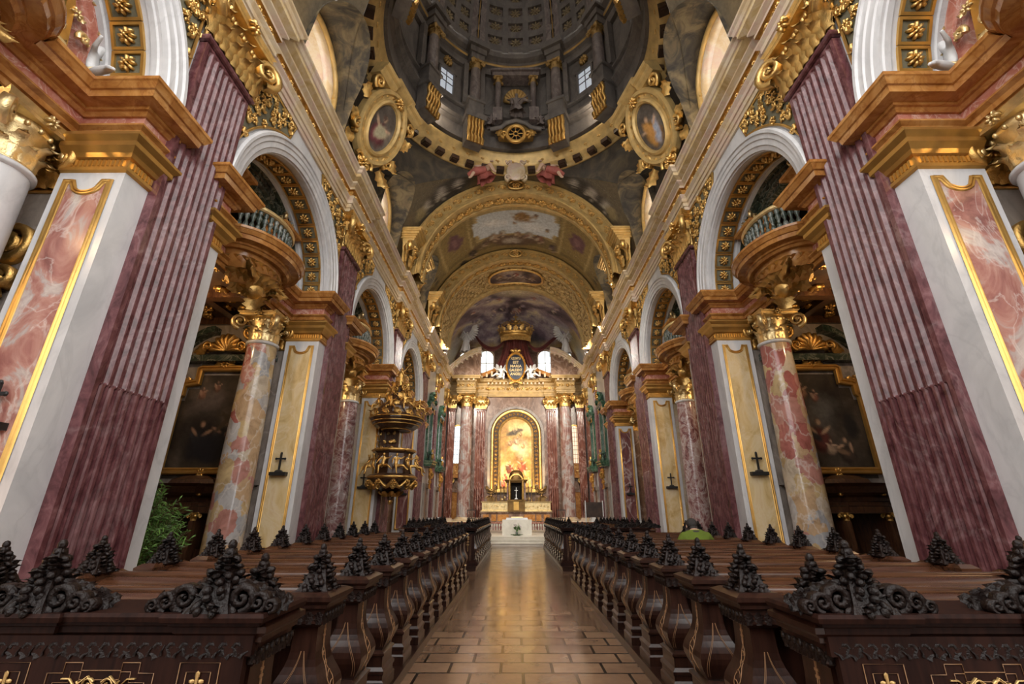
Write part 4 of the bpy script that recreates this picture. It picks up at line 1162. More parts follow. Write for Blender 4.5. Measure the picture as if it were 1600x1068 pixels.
for k in range(9):                                  # gilded eagle-like spray under the bowl
    a = PI*(k+.5)/9; x, y = 1.0-BUL*.75*sin(a), -BHW*.75*cos(a)
    mb.M = frame((1.0-.2*sin(a), -.30*cos(a), 6.75), (sin(a)*0+cos(a)*-0+0, 1, 0) if False else (-cos(a), sin(a), 0), (-sin(a)*.55, -cos(a)*.75, .62), None)
    leaf(mb, .95, .34, .6, .02, 0, n=6)
for n_, t_, L_ in ((12,.15,.42),(10,.5,.42),(8,.8,.4)):
    for k in range(n_):
        a = PI*(k+.5)/n_; k_ = cos(t_*PI/2)**.7; x, y = 1.0-BUL*sin(a)**.8*k_*.92-.03, -BHW*cos(a)*(.25+.75*k_)*.95
        mb.M = frame((x,y,7.5-.85*t_), (-cos(a), sin(a), 0), (sin(a)*.75, cos(a)*.6, -.6), None) ; leaf(mb, L_, .30, .5, .03, 0, n=5)
for q in (-1, 1):
    for k in range(6):
        mb.M = T(.72-.06*k, q*(.12+.06*k), 6.92+.02*k) @ RX(-q*(.8+.12*k)) @ RZ(PI/2); leaf(mb, .95-.07*k, .2, .3, .02, 0, n=5)
mb.M = None
mb.ell((.72,0,6.9),(.22,.3,.26),10,6); mb.ell((.55,0,7.1),(.12,.12,.14),8,5); mb.tube([(.45,0,7.1),(.36,0,7.05)],[.05,.01],5)
mb.M = T(.62,0,6.35); leaf(mb,.5,.5,.6,-.05)
mb.M = None
GM['gilded_eagle'] = mb.mesh('gilded_eagle', MT['gold'])
mb = MB(); mb.lathe([(.06,0),(.06,.04),(.035,.07),(.07,.2),(.065,.27),(.03,.36),(.05,.45),(.075,.5),(.04,.6),(.06,.66),(.06,.72)], 10); BAL = mb.mesh('baluster', MT['twist'])
mb = MB(); bp = [(1.0-(BUL-.06)*sin(PI*k/24)**.8 if 0 < k < 24 else 1.0, -(BHW-.06)*cos(PI*k/24)) for k in range(25)]
mb.sweep([(x, y) for x, y in bp], [(-.10,8.70),(.08,8.70),(.11,8.74),(.11,8.80),(.08,8.84),(-.10,8.84),(-.10,8.70)], 0); GM['handrail'] = mb.mesh('handrail', MT['goldp'])
mb = MB(); mb.sweep([(x, y) for x, y in bp], [(-.09,7.92),(.09,7.92),(.09,7.98),(-.09,7.98)], 0); GM['plinth'] = mb.mesh('plinth', MT['cream'])
mb = MB(); mb.box(1.02,1.35,-1.50,-1.08,7.92,9.3,0); GM['newel'] = mb.mesh('newel', MT['pink'])
mb = MB()
mb.sweep([(1.4,-1.53),(.98,-1.53),(.98,-1.05),(1.4,-1.05)], [(0,9.28),(.08,9.3),(.12,9.42),(.26,9.5),(.26,9.6),(0,9.62)], 0)
NWC = mb.mesh('newel_cap', MT['ochre'])
mb = MB()
mb.M = T(1.12,-1.30,9.62) @ RZ(PI/2); capital(mb, .17, .12, .5, 0, False, 2); volute(mb, .24, .2, 1.6)
mb.M = None
NWV = mb.mesh('newel_capital', MT['goldp'])
mb = MB(); mb.box(.9,3.3,-2.6,2.6,7.72,7.78); GDK = mb.mesh('x', MT['dbrown'])
for s in (-1, 1):
    for bi, yc in enumerate(BAYS):
        r = thing('balcony', 'curved ochre balcony with dark balusters in %s %s' % (BAYNAME[bi], SIDE[s]), 'balcony', (s*W, yc, 0), s)
        for k_ in ('bowl', 'gilded_eagle', 'handrail', 'plinth'): child(k_, GM[k_], r)
        for k_ in ('architrave', 'frieze', 'cornice'): child(k_, GM[k_], r)
        for q in (-1, 1):
            if bi == 0: continue
            c = child('newel', GM['newel'], r); c.scale = (1, -q, 1)
            c2 = child('newel_cap', NWC, r); c2.scale = (1, -q, 1)
            c3 = child('newel_capital', NWV, r); c3.scale = (1, -q, 1)
        for k in range(17):
            a = PI*(k+.9)/17.8
            child('baluster', BAL, r, (1.0-(BUL-.06)*sin(a)**.8, -(BHW-.06)*cos(a), 7.98))
    # gilded arm of a hanging lamp inside each dark arch
# ---- gallery columns
COLM = {}
mb = MB(); mb.lathe([(.62,0),(.62,.30),(.56,.32),(.58,.40),(.50,.46),(.49,.5),(.53,.56),(.46,.62)], 24); CB = mb.mesh('base', MT['white'])
mb = MB(); mb.lathe([(.455,.62),(.45,1.4),(.445,2.6),(.43,4.0),(.39,6.05),(.385,6.1)], 28)
for k in ('breccia', 'rose', 'white'): COLM[k] = mb.mesh('shaft', MT[k])
mb = MB(); mb.lathe([(.385,6.08),(.44,6.10),(.44,6.16),(.40,6.18)], 28); CN = mb.mesh('necking', MT['white'])
mb = MB(); capital(mb, .44, .44, .86, 0, True); CC = mb.mesh('capital', MT['goldp'])
mb = MB(); P = []                                   # twisted shaft
for j in range(91):
    t = j/90; z = .62+5.5*t; ph = 2*PI*5*t
    P.append([(.12*cos(ph)+(.35+.02*cos(6*PI*t*4))*cos(2*PI*i/18), .12*sin(ph)+(.35+.02*cos(6*PI*t*4))*sin(2*PI*i/18), z) for i in range(18)])
mb.grid(P, 0, True, cv=True); COLM['twist'] = mb.mesh('shaft', MT['twist'])
CK = ['white', 'breccia', 'rose', 'twist']; CKN = ['pale marble', 'mottled cream and pink', 'rose-veined', 'twisted dark green']
for s in (-1, 1):
    for bi, yc in enumerate(BAYS):
        r = thing('column', '%s column with gilt capital, %s %s' % (CKN[bi], BAYNAME[bi], SIDE[s]), 'column', (s*(7.42 if bi < 3 else 7.38), yc+(2.05 if bi < 3 else 1.15), 0), s)
        child('base', CB, r); child('shaft', COLM[CK[bi]], r); child('necking', CN, r); child('capital', CC, r, (0,0,6.16))
# flat responds behind the columns, beside each pier
mb = MB(); mb.box(7.0-W, 8.1-W, -.97, -.75, 0, 6.2, 0); RESB = mb.mesh('shaft', MT['grey'])
RES2 = RESB.copy(); RES2.materials.clear(); RES2.materials.append(MT['cream']); RES3 = RESB.copy(); RES3.materials.clear(); RES3.materials.append(MT['brownm'])
mb = MB(); mb.M = T(1.55, -.96, 6.2) @ RZ(PI); capital(mb, .5, .05, .84, 0, False, 3); RESC = mb.mesh('capital', MT['goldd'])
for s in (-1, 1):
    for i, y in enumerate(PIERS):
        r = thing('respond', '%s flat pilaster behind the column at the %s pier %s' % (['grey marble', 'grey marble', 'pale marble', 'brown marble'][i], PIERLAB[i], SIDE[s]), 'pilaster', (s*W, y, 0), s)
        child('shaft', [RESB, RESB, RES2, RES3][i], r); child('capital', RESC, r)
# ------------------------------------------------------------------ pews
PITCH = .78
mb = MB()
mb.rloft([(.15,.20,.12),(.15,.20,.20),(.135,.185,.215),(.135,.185,.25),(.145,.195,.265),(.145,.195,.285),(.12,.17,.31),(.12,.17,.385),(.135,.185,.40),(.135,.185,.415),(.10,.15,.435)], (.13,0), 0)
prof = []
for k in range(15):
    t = k/14; b = math.exp(-((t-.27)/.26)**2)
    prof.append((.075+.085*b, .115+.075*b, .435+.50*t))
mb.rloft(prof, (.13,0), 0, False)
mb.rloft([(.09,.13,.93),(.12,.165,.955),(.12,.165,1.03),(.14,.185,1.04),(.14,.185,1.06),(.165,.21,1.08),(.165,.21,1.105),(.12,.16,1.125)], (.13,0), 0)
POST = mb.mesh('bench_end', MT['walnut'])
def belly(z):
    t = (z-.435)/.50; b = math.exp(-((t-.27)/.26)**2); return .075+.085*b, .115+.075*b
mb = MB()                                           # pale inlay scrolls on the aisle face and the face behind
for sgn in (-1, 1):
    pts = []
    for k in range(15):
        z = .47+.38*k/14; hx, hy = belly(z); pts.append((.13-hx-.003, sgn*(.05*(1-k/14)+.012*sin(k*1.3)), z))
    mb.tube(pts, .0032, 4)
for k in range(6):
    z = .49+.055*k; hx, hy = belly(z); R = .035*(1-k/8)
    mb.tube([(.13-hx-.003-.0006*j, (R*cos(j*.7)-0)*(1 if k % 2 else -1), z+R*sin(j*.7)) for j in range(8)], .003, 4)
for z in (.86, .89): 
    hx, hy = belly(z); mb.box(.13-hx-.006, .13-hx, -.014, .014, z-.006, z+.006)
hx, hy = belly(.9); mb.box(.13-hx-.006, .13-hx, -.005, .005, .85, .93)
INL = mb.mesh('aisle_inlay', MT['inlayd'])
mb = MB()
for sx in (-1, 1):
    for off in (.012, .03):
        pts = []
        for k in range(12):
            z = .46+.34*k/11; hx, hy = belly(z); pts.append((.13+sx*(hx-off)*(1-k/11*.85), -hy-.003, z))
        mb.tube(pts, .0016, 4)
INL2 = mb.mesh('line_inlay', MT['inlayd'])
mb = MB()                                           # carved collar under the cornice
for k in range(7):
    y = -.15+.05*k; mb.M = T(.005, y, .95) @ RZ(PI/2); leaf(mb, .09,.05,.5); mb.M = None; mb.ell((.0, y, 1.0), (.014,.018,.018), 5, 3)
for k in range(4):
    x = .04+.06*k; mb.M = T(x, -.165, .95) @ RZ(PI); leaf(mb, .09,.05,.5); mb.M = None
COLLAR = mb.mesh('carved_collar', MT['carved'])
def finial_mb(w=.11, h=.27, seed=1):
    r = random.Random(seed); mb = MB()
    mb.rloft([(w*.95, w*1.05, 0), (w*.75, w*.85, h*.12), (w*.5, w*.5, h*.4), (w*.25, w*.25, h*.7), (.018, .018, h*.9)], (0,0), 0)
    for j, (z, q, n) in enumerate(((.03,1.12,10),(.10,.92,9),(.20,.82,9),(.30,.74,8),(.42,.58,7),(.52,.52,7),(.63,.38,6),(.73,.32,5))):
        for i in range(n):
            a = 2*PI*(i+.5*(j % 2))/n; R = w*q*r.uniform(.9, 1.12)
            mb.ell((R*.95*cos(a), 1.0*R*sin(a), z*h), (w*.25*r.uniform(.8,1.3), w*.18, h*.055*r.uniform(.8,1.4)), 6, 4, 0, Matrix.Rotation(a, 3, 'Z') @ Matrix.Rotation(r.uniform(-.8,.8), 3, 'Y'))
            if (i+j) % 3 == 1:
                mb.M = T(.72*R*cos(a), .78*R*sin(a), z*h-.012) @ RZ(a-PI/2) @ RY(r.uniform(-.4,.4)); leaf(mb, h*r.uniform(.10,.15), w*.6, .8, .05, 0, n=5); mb.M = None
    mb.ell((0,0,h*.84), (.030,.030,.022), 7, 5); mb.ell((0,0,h*.95), (.022,.022,.026), 7, 5)
    return mb
FIN = finial_mb().mesh('finial', MT['carved'])
mb = finial_mb(.115, .30, 3)                         # broad crest with leafy flanks, for the panelled backs
q_ = random.Random(8)
for sx in (-1, 1):
    for x, z, R in ((.13,.055,.05),(.19,.05,.042),(.25,.03,.034)):
        mb.M = T(sx*x, -.02, z); scroll(mb, R, .06, 0, sx, 1.2, 12); mb.M = T(sx*x, .02, z-.03) @ RY(sx*.9); leaf(mb, .11, .07, .7, .02, 0, n=5); mb.M = None
    for x, z, R in ((.135,.0,.062),(.215,.0,.046),(.275,.0,.030)):
        mb.M = T(sx*x, -.055, z); volute(mb, R, .06, 1.5, 0, 16, .26, sx); mb.M = None
    for k in range(5):
        mb.M = T(sx*(.08+.045*k), -.03+.02*(k % 2), .03) @ RY(sx*(.35+.25*k)); leaf(mb, .15-.018*k, .085, .9, .03, 0, n=6); mb.M = None
CREST = mb.mesh('crest', MT['carved'])
def pew_meshes(Ln):
    D = {}
    mb = MB()                                       # sloping book rest with rounded lip
    x0, x1 = .235, Ln-.02
    sec = [(.025,1.10),(.028,1.125),(.012,1.143),(-.012,1.143),(-.03,1.128),(-.034,1.108),(-.05,1.112),(-.09,1.104),(-.14,1.085),(-.19,1.052),(-.225,1.01),(-.245,.965),(-.235,.955),(-.18,.99),(-.10,1.03),(.02,1.07)]
    mb.loft([[(x, y, z) for y, z in sec] for x in (x0, x1)], 0, True)
    D['book_rest'] = (mb, 'plank')
    mb = MB(); mb.box(x0, x1, .0, .04, .12, 1.08); mb.box(x0, x1, .04, .06, .62, 1.12)
    D['backrest'] = (mb, 'walnut')
    mb = MB(); mb.box(x0, x1, .04, .42, .50, .54); mb.box(x0, x1, .36, .40, .12, .50); D['seat'] = (mb, 'walnut')
    mb = MB(); mb.box(x0, x1, -.34, -.20, .24, .27); mb.box(x0+.1, x0+.14, -.33, -.21, .12, .24); mb.box(x1-.14, x1-.1, -.33, -.21, .12, .24); D['kneeler'] = (mb, 'walnut')
    mb = MB(); mb.rloft([(.06,.17,.12),(.06,.17,.5),(.05,.13,.8),(.07,.2,1.06),(.09,.26,1.09),(.09,.26,1.12),(.06,.2,1.15)], (Ln-.06, -.08), 0); D['wall_end'] = (mb, 'plank')
    return {k: m.mesh(k, MT[t]) for k, (m, t) in D.items()}
def rear_panel(Ln):
    D = {}
    mb = MB()
    mb.box(.05, Ln, -.20, -.16, .12, 1.0); mb.box(.05, Ln, -.20, .05, .98, 1.07)
    path = [(.02,.2),(.02,-.2),(.38,-.2),(.38,-.18),(.95,-.18),(.95,-.2),(1.22,-.2),(1.22,-.18),(1.80,-.18),(1.80,-.2),(2.08,-.2),(2.08,-.18),(Ln,-.18)]
    path = [p for p in path if p[0] <= Ln]
    mb.sweep(path[::-1], [(0,.99),(.0,1.07),(.012,1.08),(.012,1.105),(.03,1.112),(.03,1.125),(.055,1.13),(.06,1.15),(.05,1.165),(-.3,1.165)], 0)
    mb.sweep(path[::-1], [(0,.12),(.08,.12),(.08,.2),(.03,.24),(0,.26)], 0)
    D['back_panel'] = (mb, 'panelwood')
    mb = MB(); x = .08; r = random.Random(4)
    while x < Ln:                                   # carved leaf band
        mb.M = T(x, -.205, .985) @ RY(r.uniform(-.5,.5)); leaf(mb, .085,.06,.6,.02, 0, n=5)
        mb.M = T(x+.03, -.2, 1.02); scroll(mb, .022, .02, 0, 1, 1.1, 7); mb.M = None; x += .06
    D['carved_band'] = (mb, 'carved')
    mb = MB()
    def line(P, r=.004): mb.tube(P, r, 4)
    for c, hw in ((.24,.09), (.68,.24), (1.10,.09), (1.52,.24), (1.94,.09), (2.36,.24)):
        if c+hw > Ln: continue
        y = -.203
        for o in (0, .035):
            h = hw-o; zt = .965-o
            if hw > .2: line([(c-h,y,.2),(c-h,y,zt-.04),(c-h+.07,y,zt-.04),(c-h+.07,y,zt),(c-.09,y,zt),(c-.09,y,zt-.03),(c+.09,y,zt-.03),(c+.09,y,zt),(c+h-.07,y,zt),(c+h-.07,y,zt-.04),(c+h,y,zt-.04),(c+h,y,.2)], .0022)
            else: line([(c-h,y,.2),(c-h,y,zt),(c+h,y,zt),(c+h,y,.2)], .0022)
    D['line_inlay'] = (mb, 'inlayd')
    y = -.206; DZ = .105
    def curl(mb, cx, cz, R, sg, a0=0, turns=1.2, w=.010):
        mb.tube([(cx+sg*R*(1-.7*t/14)*cos(a0+turns*2*PI*t/14), y, cz+R*(1-.7*t/14)*sin(a0+turns*2*PI*t/14)) for t in range(15)], [w*(1-.04*t) for t in range(15)], 5, 0, True, True, .4)
    mb = MB(); mb.M = T(0,0,DZ)
    for sg in (-1, 1):
        curl(mb, sg*.12, .755, .045, sg, 2.2); curl(mb, sg*.045, .775, .03, -sg, .5); curl(mb, sg*.15, .66, .05, -sg, 0); curl(mb, sg*.06, .60, .06, sg, 1)
        mb.tube([(sg*.165,y,.80),(sg*.13,y,.80),(sg*.10,y,.77),(sg*.05,y,.81),(0,y,.76)], .008, 5, 0, True, True, .4)
        mb.tube([(sg*.02,y,.5),(sg*.12,y,.56),(sg*.17,y,.68),(sg*.13,y,.74)], .007, 5, 0, True, True, .4)
    mb.tube([(0,y,.40),(0,y,.74)], .008, 5)
    D['scroll_inlay'] = (mb, 'inlay')
    mb = MB(); mb.M = T(0,0,DZ)
    mb.tube([(0,y,.4),(0,y,.825)], .007, 5)
    for z in (.79, .74, .66, .58): mb.ell((-.02,y,z),(.016,.004,.010),6,3); mb.ell((.02,y,z),(.016,.004,.010),6,3)
    mb.ell((0,y,.815),(.012,.004,.016),6,3)
    D['fleur_inlay'] = (mb, 'inlay')
    return {k: m.mesh(k, MT[t]) for k, (m, t) in D.items()}
PEWL = {-1: 2.30, 1: 2.80}; AX = {-1: 1.26, 1: 1.32}
mbp = MB(); mbp.box(0,.12,-.012,0,0,.035); PLATE = mbp.mesh('name_plate', plain('olive_plate', (.16,.17,.07), .5))
ORDN = ['rearmost', 'second', 'third', 'fourth', 'fifth', 'sixth', 'seventh', 'eighth', 'ninth', 'tenth', 'eleventh', 'twelfth', 'thirteenth']
for s in (-1, 1):
    Ln = PEWL[s]; PM = pew_meshes(Ln); RP = rear_panel(Ln)
    for blk, (y0, n) in enumerate(((2.62, 13), (15.1, 12))):
        pf = MB(); pf.box(-.03, Ln, -.42, PITCH*(n-1)+.6, 0, .10); pf.box(-.05, Ln, -.44, PITCH*(n-1)+.62, .10, .12)
        tag(pf.build('pew_platform', MT['walnut'], None, (0,0,0)), 'low dark platform under the %s block of pews %s' % (['nearer', 'farther'][blk], SIDE[s]), 'platform', 'pew platforms')
        po = bpy.data.objects[-1] if False else COL.objects[-1]
        po.location = (s*AX[s], y0, 0); po.scale = (s, 1, 1)
        for k in range(n):
            ord_ = 'rearmost row' if k == 0 else '%s row from the rear' % ORDN[k]
            r = thing('pew', 'dark carved pew, %s, %s block %s' % (ord_, ['nearer', 'farther'][blk], SIDE[s]), 'pew', (s*AX[s], y0+PITCH*k, 0), s, group='pews in the nave')
            e = child('bench_end', POST, r); child('aisle_inlay', INL, e); child('line_inlay', INL2, e); child('carved_collar', COLLAR, e)
            child('finial', FIN, r, (.13, 0, 1.12))
            if k:
                child('book_rest', PM['book_rest'], r); child('kneeler', PM['kneeler'], r)
                child('finial', FIN, r, (Ln-.06, -.08, 1.14))
            else:
                b = child('back_panel', RP['back_panel'], r)
                for q in ('carved_band', 'line_inlay'): child(q, RP[q], b)
                for x in (.68, 1.52, 2.36):
                    if x+.2 < Ln: child('scroll_inlay', RP['scroll_inlay'], b, (x,0,0))
                for x in (.24, 1.10, 1.94):
                    if x < Ln: child('fleur_inlay', RP['fleur_inlay'], b, (x,0,0))
                for x in (.24, 1.10, 1.94, 2.70):
                    if x < Ln-.05: child('crest', CREST, r, (x, -.13, 1.162))
            for q in ('backrest', 'seat', 'wall_end'): child(q, PM[q], r)
            if k in (1, 2, 3) and blk == 0: child('name_plate', PLATE, r, (.32, -.005, .86))

# ------------------------------------------------------------------ chapels: altarpieces, confessionals
HALF = [(1.28,0),(1.28,2.25),(1.20,2.33),(1.20,2.62),(1.05,2.70),(.80,2.74),(.80,3.10),(.68,3.18)]
OUT = HALF+[(-a, b) for a, b in HALF[::-1]]
def moulded(mb, poly, secs, y=0):                   # secs: (inward offset, y)
    R = [[(p[0], y+yy, p[1]) for p in offset_poly(poly, -o)] for o, yy in secs]
    n = len(poly)
    for i in range(n):
        j = (i+1) % n
        mb.grid([[r[i] for r in R], [r[j] for r in R]], 0, False)
FRM = MB(); moulded(FRM, OUT, [(0,0),(0,-.10),(.03,-.14),(.07,-.14),(.09,-.10),(.13,-.10),(.15,-.13),(.18,-.12),(.20,-.04)])
for a, b in ((0,3.22),(1.2,2.72),(-1.2,2.72)):
    FRM.M = T(a,-.12,b); rosette(FRM, .16, 0, 8, .6)
    for sx in (-1,1): FRM.M = T(a+sx*.12,-.12,b-.06) @ RY(sx*1.1); leaf(FRM, .28,.15,.8)
FRM.M = T(0,-.12,.05); rosette(FRM,.14); FRM.M = None
FRMM = FRM.mesh('picture_frame', MT['goldm'])
PED = MB()
for sx in (-1, 1):
    PED.loft([[(sx*(1.5-1.05*t), -.30, 3.55+.75*sin(t*PI/2)), (sx*(1.5-1.05*t), -.30, 3.75+.75*sin(t*PI/2)), (sx*(1.5-1.05*t), .1, 3.75+.75*sin(t*PI/2)), (sx*(1.5-1.05*t), .1, 3.55+.75*sin(t*PI/2))] for t in [k/10 for k in range(11)]], 0, False)
PED.sweep([(1.6,.1),(1.6,-.12),(-1.6,-.12),(-1.6,.1)][::-1], [(0,3.25),(.05,3.25),(.05,3.35),(.2,3.42),(.22,3.52),(0,3.55)], 0) if False else PED.box(-1.6,1.6,-.3,.1,3.36,3.56)
PEDM = PED.mesh('pediment', MT['green'])
SHE = MB()
for k in range(9):
    a = PI*k/8; SHE.tube([(.05*cos(a),-.2,3.72),(.3*cos(a),-.34,3.72+.3*sin(a)),(.44*cos(a),-.24,3.74+.46*sin(a))],[.03,.07,.09],6)
for sx in (-1,1):
    SHE.M = T(sx*.5,-.3,3.66); volute(SHE,.16,.16,1.5,0,16,.24,sx)
    SHE.M = T(sx*.62,-.26,3.62) @ RY(sx*1.0); leaf(SHE,.5,.28,.6)
SHE.M = None; SHEM = SHE.mesh('gilded_shell', MT['goldd'])
def paint_side(kind):
    def f(p):
        p.c[:] = (.030,.020,.015); p.clouds([(0,(.016,.012,.010)),(.5,(.05,.038,.028)),(1,(.13,.10,.075))], 1.2, 3+kind, .9)
        if kind == 0:
            p.blob(-.3,2.2,.7,.4,(.12,.09,.075),.3,.8,.4,3); p.blob(0.1,.35,1.1,.3,(.05,.035,.022),0,.5,.3,2)
            p.figure(-.35,1.15,1.25,(.022,.02,.022),(.03,.028,.03),(.30,.17,.10),4,.1); p.figure(.3,1.2,1.3,(.02,.018,.02),(.03,.026,.026),(.28,.16,.10),6,-.1)
            p.blob(.0,.8,.75,.5,(.014,.013,.015),0,.4,.3,8)
            for q in (-.4,.1): p.rect(.15+q*.3,.95+q*.2,1.75,1.82,(.05,.035,.02))
            p.figure(-.55,2.45,.5,(.28,.14,.09),(.35,.20,.14),(.42,.25,.17),9); p.figure(-.15,2.65,.45,(.18,.09,.06),(.3,.18,.12),(.40,.25,.17),12)
            p.blob(.35,1.62,.09,.55,(.06,.04,.025),-.7,.3,.05,3); p.blob(.35,1.70,.07,.35,(.055,.038,.024),.8,.3,.05,3)
        else:
            p.blob(-.1,1.9,.8,.6,(.11,.10,.085),.2,.8,.4,3); p.rect(-1.2,1.2,.0,.35,(.06,.028,.02),.8,.2)
            p.figure(-.2,1.2,1.25,(.12,.035,.028),(.03,.028,.03),(.42,.27,.17),4,.2); p.figure(.45,.75,1.0,(.06,.04,.03),(.20,.12,.07),(.48,.30,.19),6,.7)
            p.figure(.05,.85,.6,(.32,.22,.15),(.4,.28,.19),(.5,.33,.22),8,-.4); p.figure(-.45,2.5,.7,(.22,.12,.07),(.3,.19,.13),(.42,.27,.18),9); p.figure(-.1,2.35,.5,(.2,.09,.06),(.3,.2,.14),(.42,.27,.18),13)
            p.blob(.75,1.45,.25,.5,(.02,.018,.016),0,.4,.2,5)
    return f
def canvas_top(x):
    x = abs(x)
    return 3.0 if x < .66 else (2.58 if x < 1.02 else 2.22)
for s in (-1, 1):
    for bi in (1, 2):
        y = PIERS[bi]-.80
        r = thing('altarpiece', '%s altarpiece in stepped gold frame, %s %s' % ('dark' if bi == 1 else 'half-hidden', ['', 'between the nearest and second piers', 'between the second and third piers'][bi], SIDE[s]), 'altarpiece', (s*8.85, y, 2.48))
        child('picture_frame', FRMM, r); child('pediment', PEDM, r); child('gilded_shell', SHEM, r)
        painted_panel('canvas', 2.30, 3.0, 60, 76, paint_side(0 if s < 0 else 1), MT['canvas'], r, canvas_top)
        r.children[-1].location = (0, -.03, .1)
# confessional: bowed dark cabinet with gilded capitals
CW = MB(); path = [(1.35,.0),(1.35,-.55),(.55,-.62),(.50,-.85),(-.50,-.85),(-.55,-.62),(-1.35,-.55),(-1.35,0)]
CW.sweep(path[::-1], [(-.05,1.55),(.04,1.57),(.04,1.72),(.10,1.74),(.10,1.82),(.18,1.86),(.20,1.95),(.10,2.0),(-.1,2.05),(-.25,2.20),(-.45,2.27)], 0)
CW.sweep(path[::-1], [(0,0),(.06,0),(.06,.18),(0,.22)], 0)
roof = MB()
for a, b in ((1.2,0),):
    pass
CW.loft([[(1.15*k,-.05-.0,z),(1.15*k,-.6*k,z),(.3*k,-.82*k,z),(-.3*k,-.82*k,z),(-1.15*k,-.6*k,z),(-1.15*k,-.05,z)] for k, z in ((1,2.05),(.8,2.2),(.55,2.32),(.5,2.42),(.3,2.52),(.1,2.56))], 0, False)
CNM = CW.mesh('canopy', MT['confwood'])
CB_ = MB(); CB_.box(-1.3,1.3,-.05,.0,0,1.6); CB_.box(-.5,.5,-.80,-.74,.1,.62); CB_.box(-1.3,-.6,-.50,-.46,.1,.7); CB_.box(.6,1.3,-.50,-.46,.1,.7); CB_.box(-1.33,-1.27,-.5,0,.1,1.6); CB_.box(1.27,1.33,-.5,0,.1,1.6); CB_.box(-.56,-.5,-.6,0,.1,1.6); CB_.box(.5,.56,-.6,0,.1,1.6)
CBM = CB_.mesh('cabinet', MT['confwood'])
PST = MB(); PST.rloft([(.085,.085,0),(.085,.085,.2),(.07,.07,.24),(.06,.06,1.38)], (0,0)); PSTM = PST.mesh('post', MT['confwood'])
PCP = MB(); capital(PCP, .075, .075, .2, 0, True); PCPM = PCP.mesh('gilded_capital', MT['goldm'])
URN = MB(); URN.lathe([(.03,0),(.07,.03),(.03,.07),(.08,.14),(.09,.2),(.05,.25),(.06,.28),(.0,.33)], 12); URNM = URN.mesh('urn', MT['goldm'])
SHD = MB(); SHD.ell((0,0,0),(.13,.02,.17),10,6); SHDM = SHD.mesh('oval_shield', MT['inlayd'])
for s in (-1, 1):
    for bi in (1, 2):
        r = thing('confessional', 'dark bowed confessional with gilded capitals, %s %s' % (['', 'between the nearest and second piers', 'between the second and third piers'][bi], SIDE[s]), 'confessional', (s*8.9, PIERS[bi]-.80, .02))
        child('cabinet', CBM, r); child('canopy', CNM, r)
        for x, y in ((-1.28,-.52),(-.55,-.72),(.55,-.72),(1.28,-.52)):
            p_ = child('post', PSTM, r, (x, y, 0)); child('gilded_capital', PCPM, p_, (0,0,1.37)); child('urn', URNM, r, (x, y-.0, 1.98))
        child('oval_shield', SHDM, r, (0,-.81,.42))
# ------------------------------------------------------------------ plants and the person
def shrub(name, label, loc, W_, H_, nst, seed, z0=.45):
    r = random.Random(seed); root = thing(name, label, 'plant', loc)
    mb = MB(); mb.lathe([(.20,0),(.27,.02),(.33,.42),(.36,.44),(.36,.5),(.31,.5),(.29,.42)], 18, caps=True); mb.build('pot', MT['terra'], root)
    st = MB(); L1 = MB()
    for i in range(nst):
        a = r.uniform(0, 2*PI); q = math.sqrt(r.random()); R = q*W_/2; zt = z0+(H_-z0)*(1-.55*q**2)*r.uniform(.55, 1.0)
        p0 = Vector((.1*cos(a), .1*sin(a), .4)); p2 = Vector((R*cos(a), R*sin(a), zt)); p1 = Vector((R*.45*cos(a), R*.45*sin(a), .4+(zt-.4)*.7))
        pts = [p0*(1-t)**2+p1*2*t*(1-t)+p2*t*t for t in [k/6 for k in range(7)]]
        st.tube(pts, [.010, .009, .008, .007, .006, .005, .004], 4)
        for k in range(24):
            t = .25+.75*k/23; p_ = p0*(1-t)**2+p1*2*t*(1-t)+p2*t*t
            d = Vector((r.uniform(-1,1), r.uniform(-1,1), r.uniform(-.25,.9))).normalized(); l = r.uniform(.09,.17); w_ = d.orthogonal().normalized()*.013
            up = d.cross(w_).normalized()*.006
            m_ = p_+d*l*.5; e = p_+d*l-Vector((0,0,.02))
            L1.add([tuple(p_), tuple(m_+w_), tuple(m_+up), tuple(m_-w_), tuple(e)], [(0,1,2),(0,2,3),(1,4,2),(2,4,3)], 1 if r.random() < .4 else 0, False)
    st.build('stems', MT['stem'], root); f = L1.build('foliage', [MT['leaf'], MT['leaf2']], root); f['kind'] = 'stuff'
    return root
shrub('potted_shrub', 'large bushy green potted shrub beside the nearest purple pilaster on the pulpit side', (-7.0, 8.95, .0), 1.75, 2.2, 280, 3)
shrub('potted_shrub', 'small dark green potted shrub beside the confessional across from the pulpit', (8.05, 9.2, .0), .8, 1.25, 70, 5)
# a person seated in a pew, seen from behind
J = {'pelvis': (0,0,.60,.155,.13), 'belly': (0,.02,.74,.15,.115), 'chest': (0,.07,.93,.165,.115), 'neckb': (0,.11,1.08,.075,.07), 'neck': (0,.16,1.10,.050,.055), 'head': (0,.20,1.15,.062,.085), 'crown': (0,.215,1.195,.052,.07),
     'shl': (-.155,.085,1.03,.068), 'ell': (-.235,.10,.80,.052), 'wrl': (-.13,.32,.68,.036), 'shr': (.155,.085,1.03,.068), 'elr': (.235,.10,.80,.052), 'wrr': (.13,.32,.68,.036),
     'hipl': (-.10,.06,.59,.10), 'knl': (-.14,.46,.60,.072), 'anl': (-.14,.46,.20,.048), 'tol': (-.15,.60,.16,.04), 'hipr': (.10,.06,.59,.10), 'knr': (.14,.46,.60,.072), 'anr': (.14,.46,.20,.048), 'tor': (.15,.60,.16,.04)}
